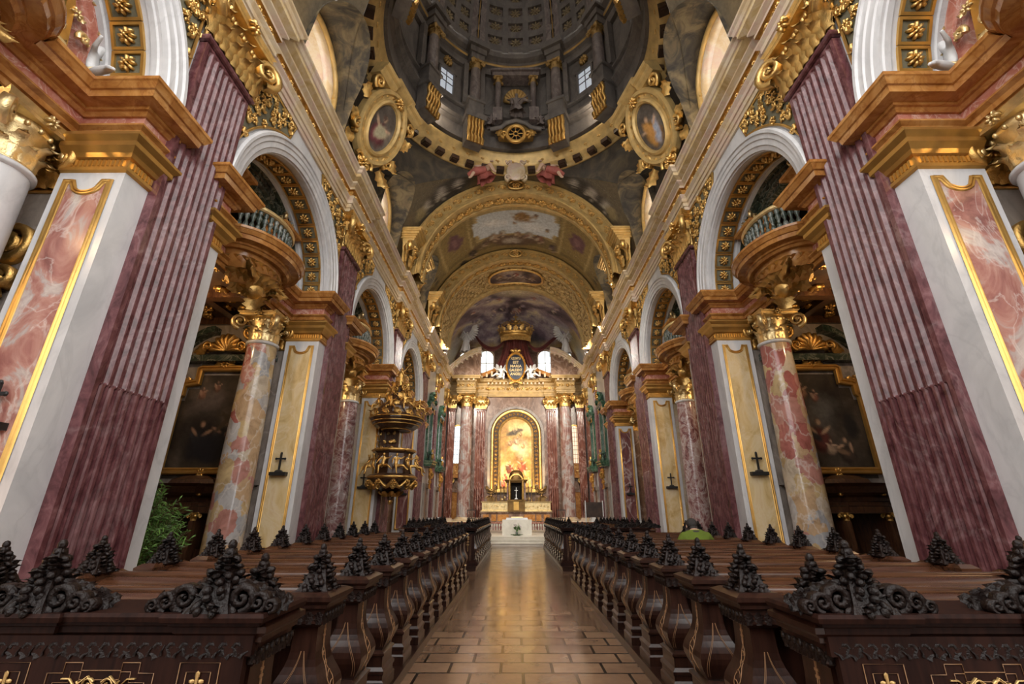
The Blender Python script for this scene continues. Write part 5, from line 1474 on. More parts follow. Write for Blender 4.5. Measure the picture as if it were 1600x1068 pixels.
E_ = [('pelvis','belly'),('belly','chest'),('chest','neckb'),('neckb','neck'),('neck','head'),('head','crown'),('chest','shl'),('shl','ell'),('ell','wrl'),('chest','shr'),('shr','elr'),('elr','wrr'),('pelvis','hipl'),('hipl','knl'),('knl','anl'),('anl','tol'),('pelvis','hipr'),('hipr','knr'),('knr','anr'),('anr','tor')]
per = thing('person', 'person in a bright green jacket seated in a pew, seen from behind', 'person', (3.22, 8.98, .0))
per.scale = (1.3, 1.12, 1.18)
b = skin_figure(J, E_, 2).build('body', MT['skin'], per)
JK = {'hem': (0,0,.56,.185,.155), 'waist': (0,.015,.74,.18,.145), 'chest': (0,.065,.93,.195,.145), 'collar': (0,.10,1.09,.10,.092), 'shl': (-.165,.085,1.02,.092), 'ell': (-.25,.10,.79,.075), 'wrl': (-.14,.30,.69,.055), 'shr': (.165,.085,1.02,.092), 'elr': (.25,.10,.79,.075), 'wrr': (.14,.30,.69,.055)}
skin_figure(JK, [('hem','waist'),('waist','chest'),('chest','collar'),('chest','shl'),('shl','ell'),('ell','wrl'),('chest','shr'),('shr','elr'),('elr','wrr')], 2).build('jacket', MT['cloth'], per)
mb = MB(); mb.ell((0,.185,1.185),(.076,.100,.085),12,8); mb.ell((0,.145,1.125),(.06,.06,.06),10,6)
mb.build('hair', MT['hair'], per)
mb = MB(); mb.tube([(.095*cos(t*PI/8),.115+.085*sin(t*PI/8),1.085+.012*sin(t*PI/8)) for t in range(17)], .022, 7); mb.build('scarf', MT['hair'], per)
mb = MB()
for sx in (-1, 1):
    mb.ell((sx*.070,.205,1.145),(.012,.02,.03),6,5)
    mb.M = T(sx*.13,.33,.675) 
    mb.ell((-sx*.02,.035,0),(.038,.045,.018),8,5)
    for k in range(4): mb.tube([(-sx*(.045-.022*k),.07,0),(-sx*(.05-.022*k),.115,-.004),(-sx*(.052-.022*k),.145-.01*abs(k-1),-.022)], [.010,.009,.007], 6)
    mb.tube([(sx*.012,.02,0),(sx*.035,.055,-.004),(sx*.038,.085,-.012)], [.012,.010,.008], 6); mb.M = None
mb.ell((0,.292,1.14),(.014,.02,.022),6,5)
for sx in (-1,1): mb.ell((sx*.026,.278,1.16),(.012,.008,.008),6,4)
mb.ell((0,.280,1.105),(.026,.008,.007),6,4)
mb.build('hands_and_face', MT['skin'], per)
skin_figure({'a': (0,.03,.58,.15,.13), 'hl': (-.10,.08,.585,.115), 'kl': (-.14,.46,.60,.088), 'al': (-.14,.465,.24,.07), 'hr': (.10,.08,.585,.115), 'kr': (.14,.46,.60,.088), 'ar': (.14,.465,.24,.07)}, [('a','hl'),('hl','kl'),('kl','al'),('a','hr'),('hr','kr'),('kr','ar')], 2).build('trousers', MT['hair'], per)
# ------------------------------------------------------------------ figures in stucco and gilding
def angel_mb(seated=False, child_=False, sx=1, arm_up=True):
    h = 1.0
    hd = 1.25 if child_ else 1.0
    if seated:
        J = {'p': (0,0,.0,.12,.10), 'b': (0,.01,.16,.10,.09), 'c': (.02*sx,.0,.32,.12,.09), 'n': (.02*sx,-.02,.43,.045), 'h': (.03*sx,-.04,.53,.07*hd,.075*hd), 'hc': (.03*sx,-.03,.60,.055*hd),
             'sl': (-.13,-.01,.36,.05), 'el': (-.25,-.06,.24,.04), 'wl': (-.30,-.18,.14,.03), 'hl': (-.32,-.22,.10,.026),
             'sr': (.16,-.01,.36,.05), 'er': (.30,-.04,.34,.04), 'wr': (.42,-.10,.42,.03), 'hr': (.46,-.12,.46,.026),
             'tl': (-.09,-.06,.0,.085), 'kl': (-.16,-.36,-.02,.065), 'al': (-.13,-.42,-.34,.04), 'fl': (-.15,-.52,-.38,.03), 'tr': (.09,-.06,.0,.085), 'kr': (.30*1,-.30,.02,.065), 'ar': (.52,-.36,-.16,.04), 'fr': (.58,-.44,-.18,.03)}
    else:
        J = {'p': (0,0,.52,.085,.075), 'b': (.01*sx,-.01,.63,.075,.065), 'c': (.02*sx,-.02,.75,.10,.07), 'n': (.02*sx,-.03,.835,.035), 'h': (.035*sx,-.05,.905,.05*hd,.056*hd), 'hc': (.035*sx,-.045,.955,.042*hd),
             'sl': (-.10,-.02,.785,.042), 'el': (-.20,-.06,.66,.033), 'wl': (-.17,-.18,.58,.025), 'hl': (-.16,-.22,.57,.022),
             'sr': (.13,-.02,.785,.042), 'er': (.24,-.04,.86,.033), 'wr': (.33,-.06,.99,.025), 'hr': (.36,-.07,1.04,.022),
             'tl': (-.06,-.01,.50,.075), 'kl': (-.08,-.06,.27,.05), 'al': (-.06,.0,.06,.03), 'fl': (-.08,-.09,.02,.025), 'tr': (.06,-.01,.50,.075), 'kr': (.12,-.08,.28,.05), 'ar': (.16,.03,.07,.03), 'fr': (.18,-.06,.03,.025)}
    Ed = [('p','b'),('b','c'),('c','n'),('n','h'),('h','hc'),('c','sl'),('sl','el'),('el','wl'),('wl','hl'),('c','sr'),('sr','er'),('er','wr'),('wr','hr'),('p','tl'),('tl','kl'),('kl','al'),('al','fl'),('p','tr'),('tr','kr'),('kr','ar'),('ar','fr')]
    return skin_figure(J, Ed, 1)
def robe_mb(h0, h1, r0, r1, n=30, seed=1):
    r = random.Random(seed); mb = MB(); P = []; ph = [r.uniform(0, 6) for _ in range(4)]
    for j in range(11):
        t = j/10; z = h0+(h1-h0)*t; R = r0+(r1-r0)*t**.8
        P.append([(R*(1+.16*(1-t)*sin(7*a+ph[0]+2*t)+.07*sin(11*a+ph[1]))*cos(a)+.08*(1-t)*sin(ph[2]), R*.85*(1+.16*(1-t)*sin(7*a+ph[0]+2*t))*sin(a), z+.03*(1-t)*sin(5*a)) for a in [2*PI*i/n for i in range(n)]])
    mb.grid(P, 0, True, cv=True)
    for k in range(3):
        a0 = ph[k]; mb.tube([((r1+.02)*cos(a0+q*.35), (r1+.02)*.9*sin(a0+q*.35), h1-.06*q+.1*k) for q in range(6)], [.02,.035,.04,.04,.03,.015], 5)
    return mb
def wings_mb(L=.75, spread=.9, root=(0,.08,.76), up=.7):
    mb = MB()
    for sx in (-1, 1):
        bone = [Vector(root)+Vector((sx*q[0]*L*spread, .06+.12*q[0], q[1]*L)) for q in ((0,0),(.22,.22),(.42,.52),(.50,.80))]
        mb.tube(bone, [.05,.055,.045,.02], 6)
        for k in range(10):                         # feathers hang outward from the leading edge
            t = k/9; c0 = bone[0].lerp(bone[1], t*3) if t < 1/3 else (bone[1].lerp(bone[2], t*3-1) if t < 2/3 else bone[2].lerp(bone[3], t*3-2))
            d = Vector((sx*(.55+.25*t), .25, -.75+1.15*t)).normalized(); l = L*(.42+.16*sin(PI*t))
            c = c0+d*l*.45
            mb.ell(tuple(c), (l*.55, .02, .062*L/.75), 8, 4, 0, d.to_track_quat('X', 'Z').to_matrix())
    return mb
STAND = angel_mb(False); SEAT = angel_mb(True); CHERUB = angel_mb(True, True)
ROBE = robe_mb(.04,.66,.20,.11); ROBE2 = robe_mb(-.32,.12,.26,.16, seed=4); WING = wings_mb(); WINGS = wings_mb(.42, 1, (0,.08,.34), .6)
def mesh_of(mb, name, mt): return mb.mesh(name, MT[mt])

# ------------------------------------------------------------------ choir: pilasters, tribunes
CPS = pilaster_shaft(.40, .85, 10.0, 5, 2.4)
for mt_ in ('purple', 'rust'):
    pass
CPM = {k: CPS.mesh('shaft', [MT[k], MT['white']]) for k in ('purple', 'rust')}
mb = MB(); mb.M = Matrix(((0,-1,0,0),(1,0,0,0),(0,0,1,0),(0,0,0,1))); capital(mb, .40, .17, 1.36, 0, False, 3); CPC = mb.mesh('capital', MT['gold'])
for s in (-1, 1):
    for y, k, lab in ((33.3, 'purple', 'narrow fluted purple pilaster between the green tribunes'), (37.6, 'rust', 'narrow red pilaster at the altar end of the choir wall')):
        r = thing('pilaster', lab+' '+SIDE[s], 'pilaster', (s*W, y, .4), s)
        child('shaft', CPM[k], r); child('capital', CPC, r, (0,0,9.6))
TR = {}
mb = MB(); mb.box(-.03,.02,-.55,.55,4.75,8.3); TR['void'] = mb.mesh('shutter', MT['bgreen'])
mb = MB()
for sy in (-1, 1):
    mb.box(-.14,0,sy*.72-.14,sy*.72+.14,4.7,8.35); mb.box(-.2,0,sy*.72-.18,sy*.72+.18,8.2,8.36); mb.box(-.2,0,sy*.72-.17,sy*.72+.17,4.7,4.9)
mb.sweep([(0,-1.0),(-.2,-1.0),(-.2,1.0),(0,1.0)], [(-.2,8.35),(.02,8.35),(.04,8.45),(.10,8.5),(.12,8.6),(-.2,8.62)], 0)
pp = [(-.95,8.6),(-.80,8.75),(-.62,8.78),(-.55,9.05),(-.36,9.3),(-.2,9.35),(0,9.5),(.2,9.35),(.36,9.3),(.55,9.05),(.62,8.78),(.80,8.75),(.95,8.6)]
mb.add([(-.28,a,b) for a,b in pp]+[(0,a,b) for a,b in pp], [tuple(range(13))]+[(i,i+1,14+i,13+i) for i in range(12)], 0, False)
for sy in (-1,1):
    mb.M = T(-.28,sy*.6,8.72) @ RZ(PI/2); volute(mb,.17,.2,1.5,0,18,.25,sy); mb.M = T(-.28,sy*.3,9.2) @ RZ(PI/2); volute(mb,.13,.2,1.5,0,18,.25,-sy); mb.M = None
TR['frame'] = mb.mesh('tribune_frame', MT['bgreen'])
mb = MB(); mb.sweep([(0,-1.0),(-.45,-.75),(-.58,0),(-.45,.75),(0,1.0)], [(-.3,4.4),(-.05,4.4),(.0,4.48),(.06,4.52),(.06,4.6),(.12,4.66),(.12,4.74),(-.3,4.76)], 0)
TR['sill'] = mb.mesh('sill', MT['bgreen'])
mb = MB()
for y in (-.5,-.25,0,.25,.5): mb.lathe([(.05,4.76),(.07,4.9),(.03,5.05),(.05,5.2)], 8, (-.3,y,0))
mb.box(-.42,-.18,-.72,.72,5.2,5.32)
TR['rail'] = mb.mesh('rail', MT['bgreen'])
mb = MB()
mb.M = T(-.32,0,9.2) @ RZ(PI/2); rosette(mb,.26,0,8,.6); leaf(mb,.5,.4,.6)
for sy in (-1,1):
    for z in (3.4,3.75,4.1):
        mb.M = T(-.25,sy*(.28+.2*(z-3.4)),z) @ RZ(PI/2); scroll(mb,.2,.1,0,sy,1.2,12)
    mb.M = T(-.3,sy*.25,4.3) @ RX(PI) @ RZ(PI/2); leaf(mb,.7,.35,.4)
    mb.M = T(-.2,sy*.55,8.35) @ RX(PI) @ RZ(PI/2); leaf(mb,.45,.25,.5)
mb.M = T(-.3,0,3.9) @ RZ(PI/2); rosette(mb,.28,0,8,.8); mb.M = T(-.28,0,3.35) @ RX(PI) @ RZ(PI/2); leaf(mb,.45,.4,.5)
mb.M = None
TR['gold'] = mb.mesh('gilded_ornament', MT['goldd']); mb = MB()
mb.lathe([(.05,4.9),(.12,5.0),(.13,5.2),(.06,5.35),(.09,5.5),(.0,5.6)],10,(-.35,0,0))
TR['urn'] = mb.mesh('gilded_urn', MT['goldd'])
mb = MB(); mb.box(-.05,.02,-.5,.5,0,2.7); mb.box(-.08,-.04,-.42,.42,.2,1.2); mb.box(-.08,-.04,-.42,.42,1.35,2.55); TR['door'] = mb.mesh('door_leaf', MT['brownm'])
mb = MB(); mb.box(-.12,.0,-.68,-.5,0,2.85); mb.box(-.12,.0,.5,.68,0,2.85); mb.box(-.16,0,-.75,.75,2.7,2.95); TR['dframe'] = mb.mesh('door_frame', MT['grey'])
for s in (-1, 1):
    for y, lab in ((31.2, 'nearer'), (35.45, 'farther')):
        r = thing('tribune', '%s green marble tribune window with gilded bracket on the choir wall %s' % (lab, SIDE[s]), 'tribune', (s*(W-.01), y, 0), s)
        for k in ('void', 'frame', 'sill', 'rail', 'gold', 'urn'): child(TR[k].name.split('.')[0], TR[k], r)
        d = thing('choir_door', 'dark stone door under the %s green tribune %s' % (lab, SIDE[s]), 'door', (s*(W-.01), y, .4), s)
        child('door_leaf', TR['door'], d); child('door_frame', TR['dframe'], d)

# ------------------------------------------------------------------ high altar
YA = 38.5
CL = MB(); P = []
for j in range(40):
    z = 1.22+8.78*j/39; R = .53-.06*(j/39)**1.8
    ring = []
    for i in range(96):
        a = 2*PI*i/96; d = .035*max(0, sin(a*20))**1.0 if 1 < j < 38 else 0
        ring.append(((R-d)*cos(a), (R-d)*sin(a), z))
    P.append(ring)
CL.grid(P, 0, True, cv=True)
CLM = CL.mesh('shaft', MT['altarcol'])
mb = MB(); mb.box(-.78,.78,-.78,.78,.84,1.0); mb.lathe([(.74,1.0),(.78,1.06),(.74,1.12),(.62,1.14),(.60,1.16),(.66,1.2),(.54,1.24)], 28); CBB = mb.mesh('base', MT['cream'])
mb = MB(); capital(mb, .52, .52, 1.15, 0, True); CCC = mb.mesh('capital', MT['gold'])
for s in (-1, 1):
    r = thing('altar_column', 'tall fluted red and white marble column flanking the high altar '+SIDE[s], 'column', (s*4.22, YA, 0), s)
    child('base', CBB, r); child('shaft', CLM, r); child('capital', CCC, r, (0,0,10.0))
def flat_pil(x, hw, mat_, lab, y=39.28, nm='altar_pilaster'):
    for s in (-1, 1):
        r = thing(nm, lab+' '+SIDE[s], 'pilaster', (s*x, y, .84), s)
        mb = MB(); P = pilaster_shaft(hw, .35, 9.16, 4, 2.2, .2); mb.put(P, Matrix(((0,1,0,0),(1,0,0,0),(0,0,1,0),(0,0,0,1)))); mb.build('shaft', [MT[mat_], MT['cream']], r)
        mb = MB(); mb.M = T(0,0,0) @ RZ(PI); capital(mb, hw, .22, 1.1, 0, False, 3); mb.M = None; mb.build('capital', MT['gold'], r, (0,0,9.16))
flat_pil(3.05, .42, 'rust', 'flat red pilaster between altar column and picture frame')
flat_pil(5.5, .30, 'rust', 'narrow red pilaster in the corner beside the altar column', 38.9, 'corner_pilaster')
# entablature with gilded frieze
path = [(-5.95,38.65),(-5.0,38.65),(-5.0,37.85),(-3.5,37.85),(-3.5,38.95),(-2.5,38.95),(-2.5,39.1),(2.5,39.1),(2.5,38.95),(3.5,38.95),(3.5,37.85),(5.0,37.85),(5.0,38.65),(5.95,38.65)]
AE = thing('altar_entablature', 'gilded entablature running over the altar columns below the medallion', 'entablature', (0,0,0))
mb = MB(); pr = [(-.6,11.1),(.02,11.1),(.02,11.22),(.06,11.24),(.06,11.38),(.12,11.44),(.12,11.5),(.03,11.52),(.03,12.05),(.1,12.1),(.12,12.16),(.12,12.28),(.42,12.32),(.44,12.42),(.5,12.5),(.52,12.58),(-.6,12.6)]
mb.sweep(path[::-1], [(d,z) for d,z in pr], 0)
mb.build('mouldings', MT['ochrep'], AE)
mb = MB(); rs = MB(); rosette(rs, .16, 0, 8, .6); u = MB(); scroll(u, .13, .06, 0, 1, 1.2, 10)
for x0, x1, yy in ((-2.4,2.4,39.05),(-4.95,-3.55,37.80),(3.55,4.95,37.80),(-3.45,-2.55,38.9),(2.55,3.45,38.9)):
    n = max(2, int((x1-x0)/.28))
    for k in range(n+1): mb.put(rs if k % 3 == 0 else u, frame((x0+(x1-x0)*k/n, yy, 11.78), (1,0,0), (0,0,1), (0,-1,0)))
mb.build('frieze_relief', MT['gold'], AE)
mb = MB()
for x0, x1, yy in ((-2.4,2.4,39.0),(-4.9,-3.6,37.72),(3.6,4.9,37.72)):
    n = int((x1-x0)/.34)
    for k in range(n+1): x = x0+(x1-x0)*k/n; mb.box(x-.07,x+.07,yy-.28,yy+.1,12.13,12.30)
mb.build('dentils', MT['cream'], AE)
# attic and broken pediments
for s in (-1, 1):
    r = thing('pediment', 'half of a broken curved pediment over the altar column '+SIDE[s], 'pediment', (s*4.3, 38.4, 12.62), s)
    mb = MB(); S = []
    def arcz(x): return .25+1.75*sin((1.45-x)/2.9*PI/2)
    for k in range(13):
        x = 1.45-2.75*k/12; z = arcz(x)
        S.append([(x,-.95,z),(x,-.95,z+.12),(x,-1.05,z+.14),(x,-1.05,z+.32),(x,-1.15,z+.36),(x,-1.15,z+.48),(x,.2,z+.5),(x,.2,z)])
    mb.loft(S, 0, False); mb.build('raking_cornice', MT['cream'], r)
    mb = MB(); S = [[(1.45-2.7*k/12,-.62,-.02),(1.45-2.7*k/12,-.62,arcz(1.45-2.75*k/12)+.05),(1.45-2.7*k/12,.2,arcz(1.45-2.75*k/12)+.05),(1.45-2.7*k/12,.2,-.02)] for k in range(13)]
    mb.loft(S, 0, False); mb.build('tympanum', MT['brownm'], r)
    mb = MB()
    for k in range(6):
        x = 1.2-.42*k; mb.box(x-.08,x+.08,-.92,-.5,arcz(x)-.16,arcz(x)+.02)
    mb.build('dentils', MT['cream'], r)
    r = thing('pediment', 'inner sloping pediment block behind the medallion '+SIDE[s], 'pediment', (s*2.3, 38.9, 12.62), s)
    mb = MB(); mb.prism([(-.95,1.1),(-.95,.85),(.8,0),(1.15,0),(1.15,.25)], -.45, .25); mb.build('slab', MT['ochre'], r)
    mb = MB()
    for k in range(4): x = .7-.45*k; mb.box(x-.08,x+.08,-.5,-.2,.02+.05*k,.2+.2*k)
    mb.build('dentils', MT['cream'], r)
# picture and frame
PR, PC_Z = 1.36, 7.85
r = thing('altar_picture', 'glowing golden arched altarpiece in a broad gilded frame', 'painting', (0, 39.22, 3.40))
def ptop(x): return PC_Z-3.40+math.sqrt(max(0, PR*PR-x*x))
def altar_paint(p):
    p.c[:] = (.72,.46,.13); p.clouds([(0,(.42,.20,.05)),(.35,(.66,.38,.10)),(.6,(.85,.60,.22)),(1,(.98,.86,.50))], 1.0, 2, 1, 1.2)
    p.blob(.55,3.2,.75,1.0,(1.0,.90,.55),0,.9,.3,3,.8); p.blob(.1,4.9,1.0,.8,(.95,.76,.34),0,.8,.3,4,.7)
    p.rect(-1.05,-.75,.8,3.6,(.66,.40,.15),.6,.12)
    p.blob(-.2,4.55,.75,.28,(.10,.07,.04),.3,.6,.5,5); p.blob(.35,4.8,.4,.2,(.16,.10,.05),-.3,.6,.5,6); p.blob(-.05,3.9,.9,.35,(.55,.32,.16),.4,.8,.5,7)
    for k,(a,b,h,c1,c2) in enumerate([(-.1,4.7,.8,(.14,.10,.06),(.30,.20,.10)),(.4,4.5,.6,(.5,.25,.08),(.8,.55,.25)),(.1,3.9,1.0,(.75,.45,.25),(.88,.70,.45)),(-.5,3.7,.7,(.62,.32,.14),(.8,.55,.3)),(.6,3.5,.7,(.7,.42,.15),(.9,.7,.35)),
        (-.55,1.7,1.5,(.34,.07,.03),(.20,.10,.05)),(.45,1.9,1.6,(.45,.10,.04),(.62,.25,.08)),(-.1,1.3,1.2,(.50,.18,.07),(.7,.42,.16)),(.85,1.3,1.1,(.72,.48,.16),(.88,.65,.3)),(-.95,1.0,1.1,(.55,.10,.06),(.78,.5,.22)),(.35,.9,1.0,(.28,.13,.06),(.6,.3,.1)),(-1.05,.5,.9,(.60,.08,.05),(.5,.2,.1)),(1.0,.6,.9,(.6,.33,.12),(.8,.5,.25))]):
        p.figure(a,b,h,c1,c2,(.78,.52,.30),k,(.2 if k % 2 else -.2))
painted_panel('canvas', 2.70, 5.78, 90, 150, altar_paint, MT['canvas'], r, ptop)
mb = MB()
def arch_frame(mb, secs, hw_r, z0, zc, y0=0, n=28):   # secs: (radius, y)
    P = []
    for k in range(n+3):
        row = []
        for R, y in secs:
            if k == 0: row.append((-R, y, z0))
            elif k == n+2: row.append((R, y, z0))
            else: a = PI-PI*(k-1)/n; row.append((R*cos(a), y, zc+R*sin(a)))
        P.append(row)
    mb.grid(P, 0, False)
zc = PC_Z-3.40
arch_frame(mb, [(1.33,.0),(1.34,-.10),(1.42,-.14),(1.50,-.10),(1.52,-.06)], 0, -.1, zc); arch_frame(mb, [(1.88,-.06),(1.90,-.12),(1.96,-.2),(2.06,-.2),(2.14,-.1),(2.16,.06)], 0, -.1, zc)
for q in (-1,): mb.box(-2.16,2.16,-.2,.05,-.28,-.02)
mb.build('gilded_frame', MT['gold'], r)
mb = MB(); arch_frame(mb, [(1.52,-.06),(1.54,-.05),(1.86,-.05),(1.88,-.06)], 0, -.1, zc); mb.build('dark_frame_band', MT['dbrown'], r)
mb = MB(); 
for k in range(44):
    L_ = zc+.05; tot = 2*L_+PI*1.70; d = tot*(k+.5)/44
    if d < L_: c, a = (-1.70, -.08, d-.05), 0
    elif d > tot-L_: c, a = (1.70, -.08, tot-d-.05), 0
    else: th_ = PI-(d-L_)/1.70; c, a = (1.70*cos(th_), -.08, zc+1.70*sin(th_)), 0
    mb.M = T(*c) @ RZ(PI) @ RZ(PI); 
    if k == 0: q_ = MB(); rosette(q_, .15, 0, 6, .5); FRM_ = q_.mesh('frame_rosette', MT['goldd'])
    child('frame_rosette', FRM_, r, mat=frame(c, (1,0,0), (0,0,1), (0,-1,0)))
mb.M = None
mb = MB(); arch_frame(mb, [(2.18,.05),(2.18,-.08),(2.40,-.08),(2.42,.05)], 0, -.3, zc); mb.build('stone_surround', MT['grey'], r)
# dark wall panel behind is the end wall itself
# mensa, antependium, tabernacle
r = thing('high_altar', 'high altar with red marble base, gilded relief ledge and mensa', 'altar', (0, 37.2, .84))
mb = MB(); mb.sweep([(2.7,1.8),(2.7,-.35),(1.9,-.35),(1.9,-.2),(-1.9,-.2),(-1.9,-.35),(-2.7,-.35),(-2.7,1.8)], [(-.5,0),(.06,0),(.06,.08),(.0,.1),(.0,.66),(.08,.70),(.12,.78),(-.5,.8)], 0); mb.box(-2.68,2.68,-.15,1.8,.70,.79); mb.build('base', MT['brownm'], r)
mb = MB()
for x in (-2.3,-1.75,1.75,2.3): mb.box(x-.22,x+.22,-.39 if abs(x) > 1.9 else -.27,-.1,.14,.60)
for x in (-1.0, 1.0): mb.box(x-.42,x+.42,-.23,-.1,.14,.6)
mb.build('base_panels', MT['ochre'], r)
mb = MB(); mb.box(-2.62,2.62,-.18,.9,.80,1.5); mb.sweep([(2.62,.9),(2.62,-.18),(-2.62,-.18),(-2.62,.9)], [(0,1.44),(.08,1.46),(.1,1.54),(-.2,1.55)], 0); mb.sweep([(2.62,.9),(2.62,-.18),(-2.62,-.18),(-2.62,.9)], [(0,.8),(.1,.8),(.1,.88),(0,.92)], 0); mb.build('gilded_ledge', MT['goldp'], r)
mb = MB(); fo = MB(); foliage(fo, lambda x, z: True, -2.55, 2.55, .93, 1.45, .26, .06, 0, 9); mb.put(fo, frame((0,-.19,0), (1,0,0), (0,0,1), (0,-1,0)))
fo = MB(); foliage(fo, lambda x, z: abs(x) > .8 and z < 2.1-.28*abs(x), -2.2, 2.2, 1.55, 2.0, .24, .08, 0, 19); mb.put(fo, frame((0,.3,0), (1,0,0), (0,0,1), (0,-1,0)))
mb.build('gilded_relief', MT['goldp'], r)
r = thing('tabernacle', 'domed dark bronze tabernacle with columns standing in the middle of the high altar', 'tabernacle', (0, 36.9, 1.64))
mb = MB(); mb.box(-.66,.66,-.1,.8,0,.8); mb.box(-.72,.72,-.2,.8,.75,.86); mb.box(-.6,.6,.3,.8,.8,2.2)
mb.sweep([(.78,.8),(.78,-.18),(.45,-.28),(-.45,-.28),(-.78,-.18),(-.78,.8)], [(-.3,2.1),(.0,2.1),(.03,2.2),(.1,2.25),(.1,2.33),(-.5,2.35)], 0)
P = []
for j in range(9):
    t = j/8; P.append([((.56*cos(t*PI/2)**.7+.03)*cos(a), .1+(.42*cos(t*PI/2)**.7+.03)*sin(a), 2.34+.72*sin(t*PI/2)) for a in [2*PI*i/20 for i in range(20)]])
mb.grid(P, 0, True, cv=True); mb.build('body', MT['bronze'], r)
mb = MB(); arch_frame(mb, [(.40,-.2),(.46,-.36),(.56,-.34),(.58,-.1)], 0, .86, 1.75+.45, n=14); mb.build('arch', MT['goldd'], r)
mb = MB(); P = [(-.38,.0)]+[(.38*cos(PI-PI*k/10), 1.35+.38*sin(PI-PI*k/10)) for k in range(11)]+[(.38,0)]
mb.add([(a,.02,b+.86) for a,b in P], [tuple(range(len(P)))], 0, False); mb.build('niche', MT['dark'], r)
mb = MB()
for x in (-.66,-.5,.5,.66): mb.lathe([(.07,.86),(.055,.92),(.055,1.9),(.07,1.95),(.06,2.0),(.09,2.08)], 10, (x,-.12 if abs(x) > .6 else -.26,0))
mb.build('columns', MT['rose'], r)
mb = MB(); mb.lathe([(.14,0),(.10,.05),(.03,.1),(.04,.3),(.02,.4)],10,(0,-.12,.9)); mb.box(-.02,.02,-.14,-.1,1.3,1.75); mb.box(-.13,.13,-.14,-.1,1.52,1.56); mb.build('crucifix', MT['silver'], r)
mb = MB(); mb.box(-.2,.2,-.14,-.1,.1,.72); foliage(mb, lambda x,z: True, -.6,.6,.08,.72,.24,.06,0,4); mb.build('gilded_door', MT['goldm'], r)
bpy.context.view_layer.update()
for i, x in enumerate((-1.55,-1.2,-.95,.95,1.2,1.55)):
    r = thing('candlestick', 'dark altar candlestick, %s of six along the gilded ledge counting from the pulpit side' % ['first','second','third','fourth','fifth','last'][i], 'candlestick', (x, 37.35+.1*(abs(x) < 1.3), 2.38), group='altar candlesticks')
    mb = MB(); h = 1.3 if abs(x) > 1.5 else 1.55; mb.lathe([(.11,0),(.1,.04),(.035,.1),(.05,.25),(.025,.35),(.04,h*.55),(.02,h*.62),(.06,h*.7),(.06,h*.72)],10); mb.build('stick', MT['bronze'], r)
    mb = MB(); mb.lathe([(.022,h*.72),(.022,h)],8); mb.build('candle', MT['limestone'], r)
for s in (-1, 1):
    r = thing('bronze_angel', 'small dark gilded winged figure at the end of the altar ledge '+SIDE[s], 'statue', (s*1.95, 37.1, 2.72), s)
    mb = MB(); mb.put(CHERUB, SC(.8,.8,.8)); mb.box(-.3,.3,-.2,.2,-.34,-.05); mb.build('figure', MT['bronze'], r)
    mb = MB(); mb.put(WINGS, SC(1.25,1,1.1)); mb.build('wings', MT['bronze'], r)
# altar table with cloth book and flowers
r = thing('altar_table', 'plain pale stone altar block standing on the top chancel step', 'altar', (.02, 28.0, .40))
mb = MB(); mb.box(-.83,.83,-.45,.45,0,.80); mb.build('block', MT['limestone'], r)
mb = MB(); mb.box(-.62,.62,-.42,.42,.80,.86); mb.box(-.60,.60,-.38,.38,.86,.90); mb.build('slab', MT['silver'], r)
tag_ = thing('missal_stand', 'low silver tray lying on the white altar table', 'tray', (.02, 28.0, 1.30))
mb = MB(); mb.rloft([(.36,.2,0),(.34,.18,.03),(.32,.16,.06)], (0,0)); mb.build('tray', MT['goldp'], tag_)
r = thing('flower_vase', 'spray of pale flowers and leaves on the floor before the white altar table', 'flowers', (.0, 27.2, .40))
mb = MB(); mb.lathe([(.07,0),(.09,.02),(.06,.1),(.07,.18),(.05,.18)], 12); mb.build('vase', MT['twist'], r)
mb = MB(); fl = MB(); q = random.Random(2); ro = MB(); rosette(ro, .055, 0, 6, .6)
for k in range(26):
    a = q.uniform(0, 6.28); R = q.uniform(.05,.26); z = .62-R*.7+q.uniform(-.05,.1); e = (R*cos(a), R*.7*sin(a), z)
    mb.tube([(0,0,.15),(e[0]*.4,e[1]*.4,.15+(z-.15)*.6),e], .006, 4)
    mb.M = T(e[0]*.7,e[1]*.7,z*.65) @ RZ(a) @ RX(-.7); leaf(mb,.14,.05,.4,n=4); mb.M = None
    if k < 13: fl.put(ro, T(*e) @ RZ(a+PI/2) @ RX(-.6))
for k in range(14):
    a = 6.28*k/14; mb.M = T(.1*cos(a),.06*sin(a),.01) @ RZ(a-PI/2) @ RX(-1.3); leaf(mb,.26,.07,.2,n=4); mb.M = None
mb.build('greenery', MT['leaf'], r); fl.build('petals', MT['whiteflower'], r)
# communion rail
for s in (-1, 1):
    r = thing('communion_rail', 'low pink marble rail with pierced balusters behind the altar table '+SIDE[s], 'rail', (s*.95, 33.0, .40), s)
    mb = MB(); mb.box(0,4.9,-.14,.14,0,.08); mb.build('plinth', MT['cream'], r)
    mb = MB(); mb.box(0,4.9,-.16,.16,.48,.58); mb.build('handrail', MT['frieze'], r)
    bm_ = MB(); bm_.lathe([(.06,.08),(.045,.12),(.075,.26),(.035,.38),(.06,.48)], 10); me_ = bm_.mesh('baluster', MT['pink'])
    for k in range(28): child('baluster', me_, r, (.1+.172*k, 0, 0))
for s in (-1, 1):
    r = thing('iron_stand', 'thin black iron stand beside the altar column base '+SIDE[s], 'stand', (s*3.2, 34.6, .62), s)
    mb = MB()
    for x in (-.28,.28): mb.box(x-.02,x+.02,-.02,.02,0,1.15)
    mb.box(-.28,.28,-.02,.02,1.1,1.15); mb.box(-.28,.28,-.02,.02,.55,.59); mb.box(-.3,.3,-.15,.15,0,.03); mb.build('rack', MT['iron'], r)
r = thing('notice_board', 'dark board on two slim white legs before the choir wall across from the pulpit', 'board', (4.25, 26.6, .40))
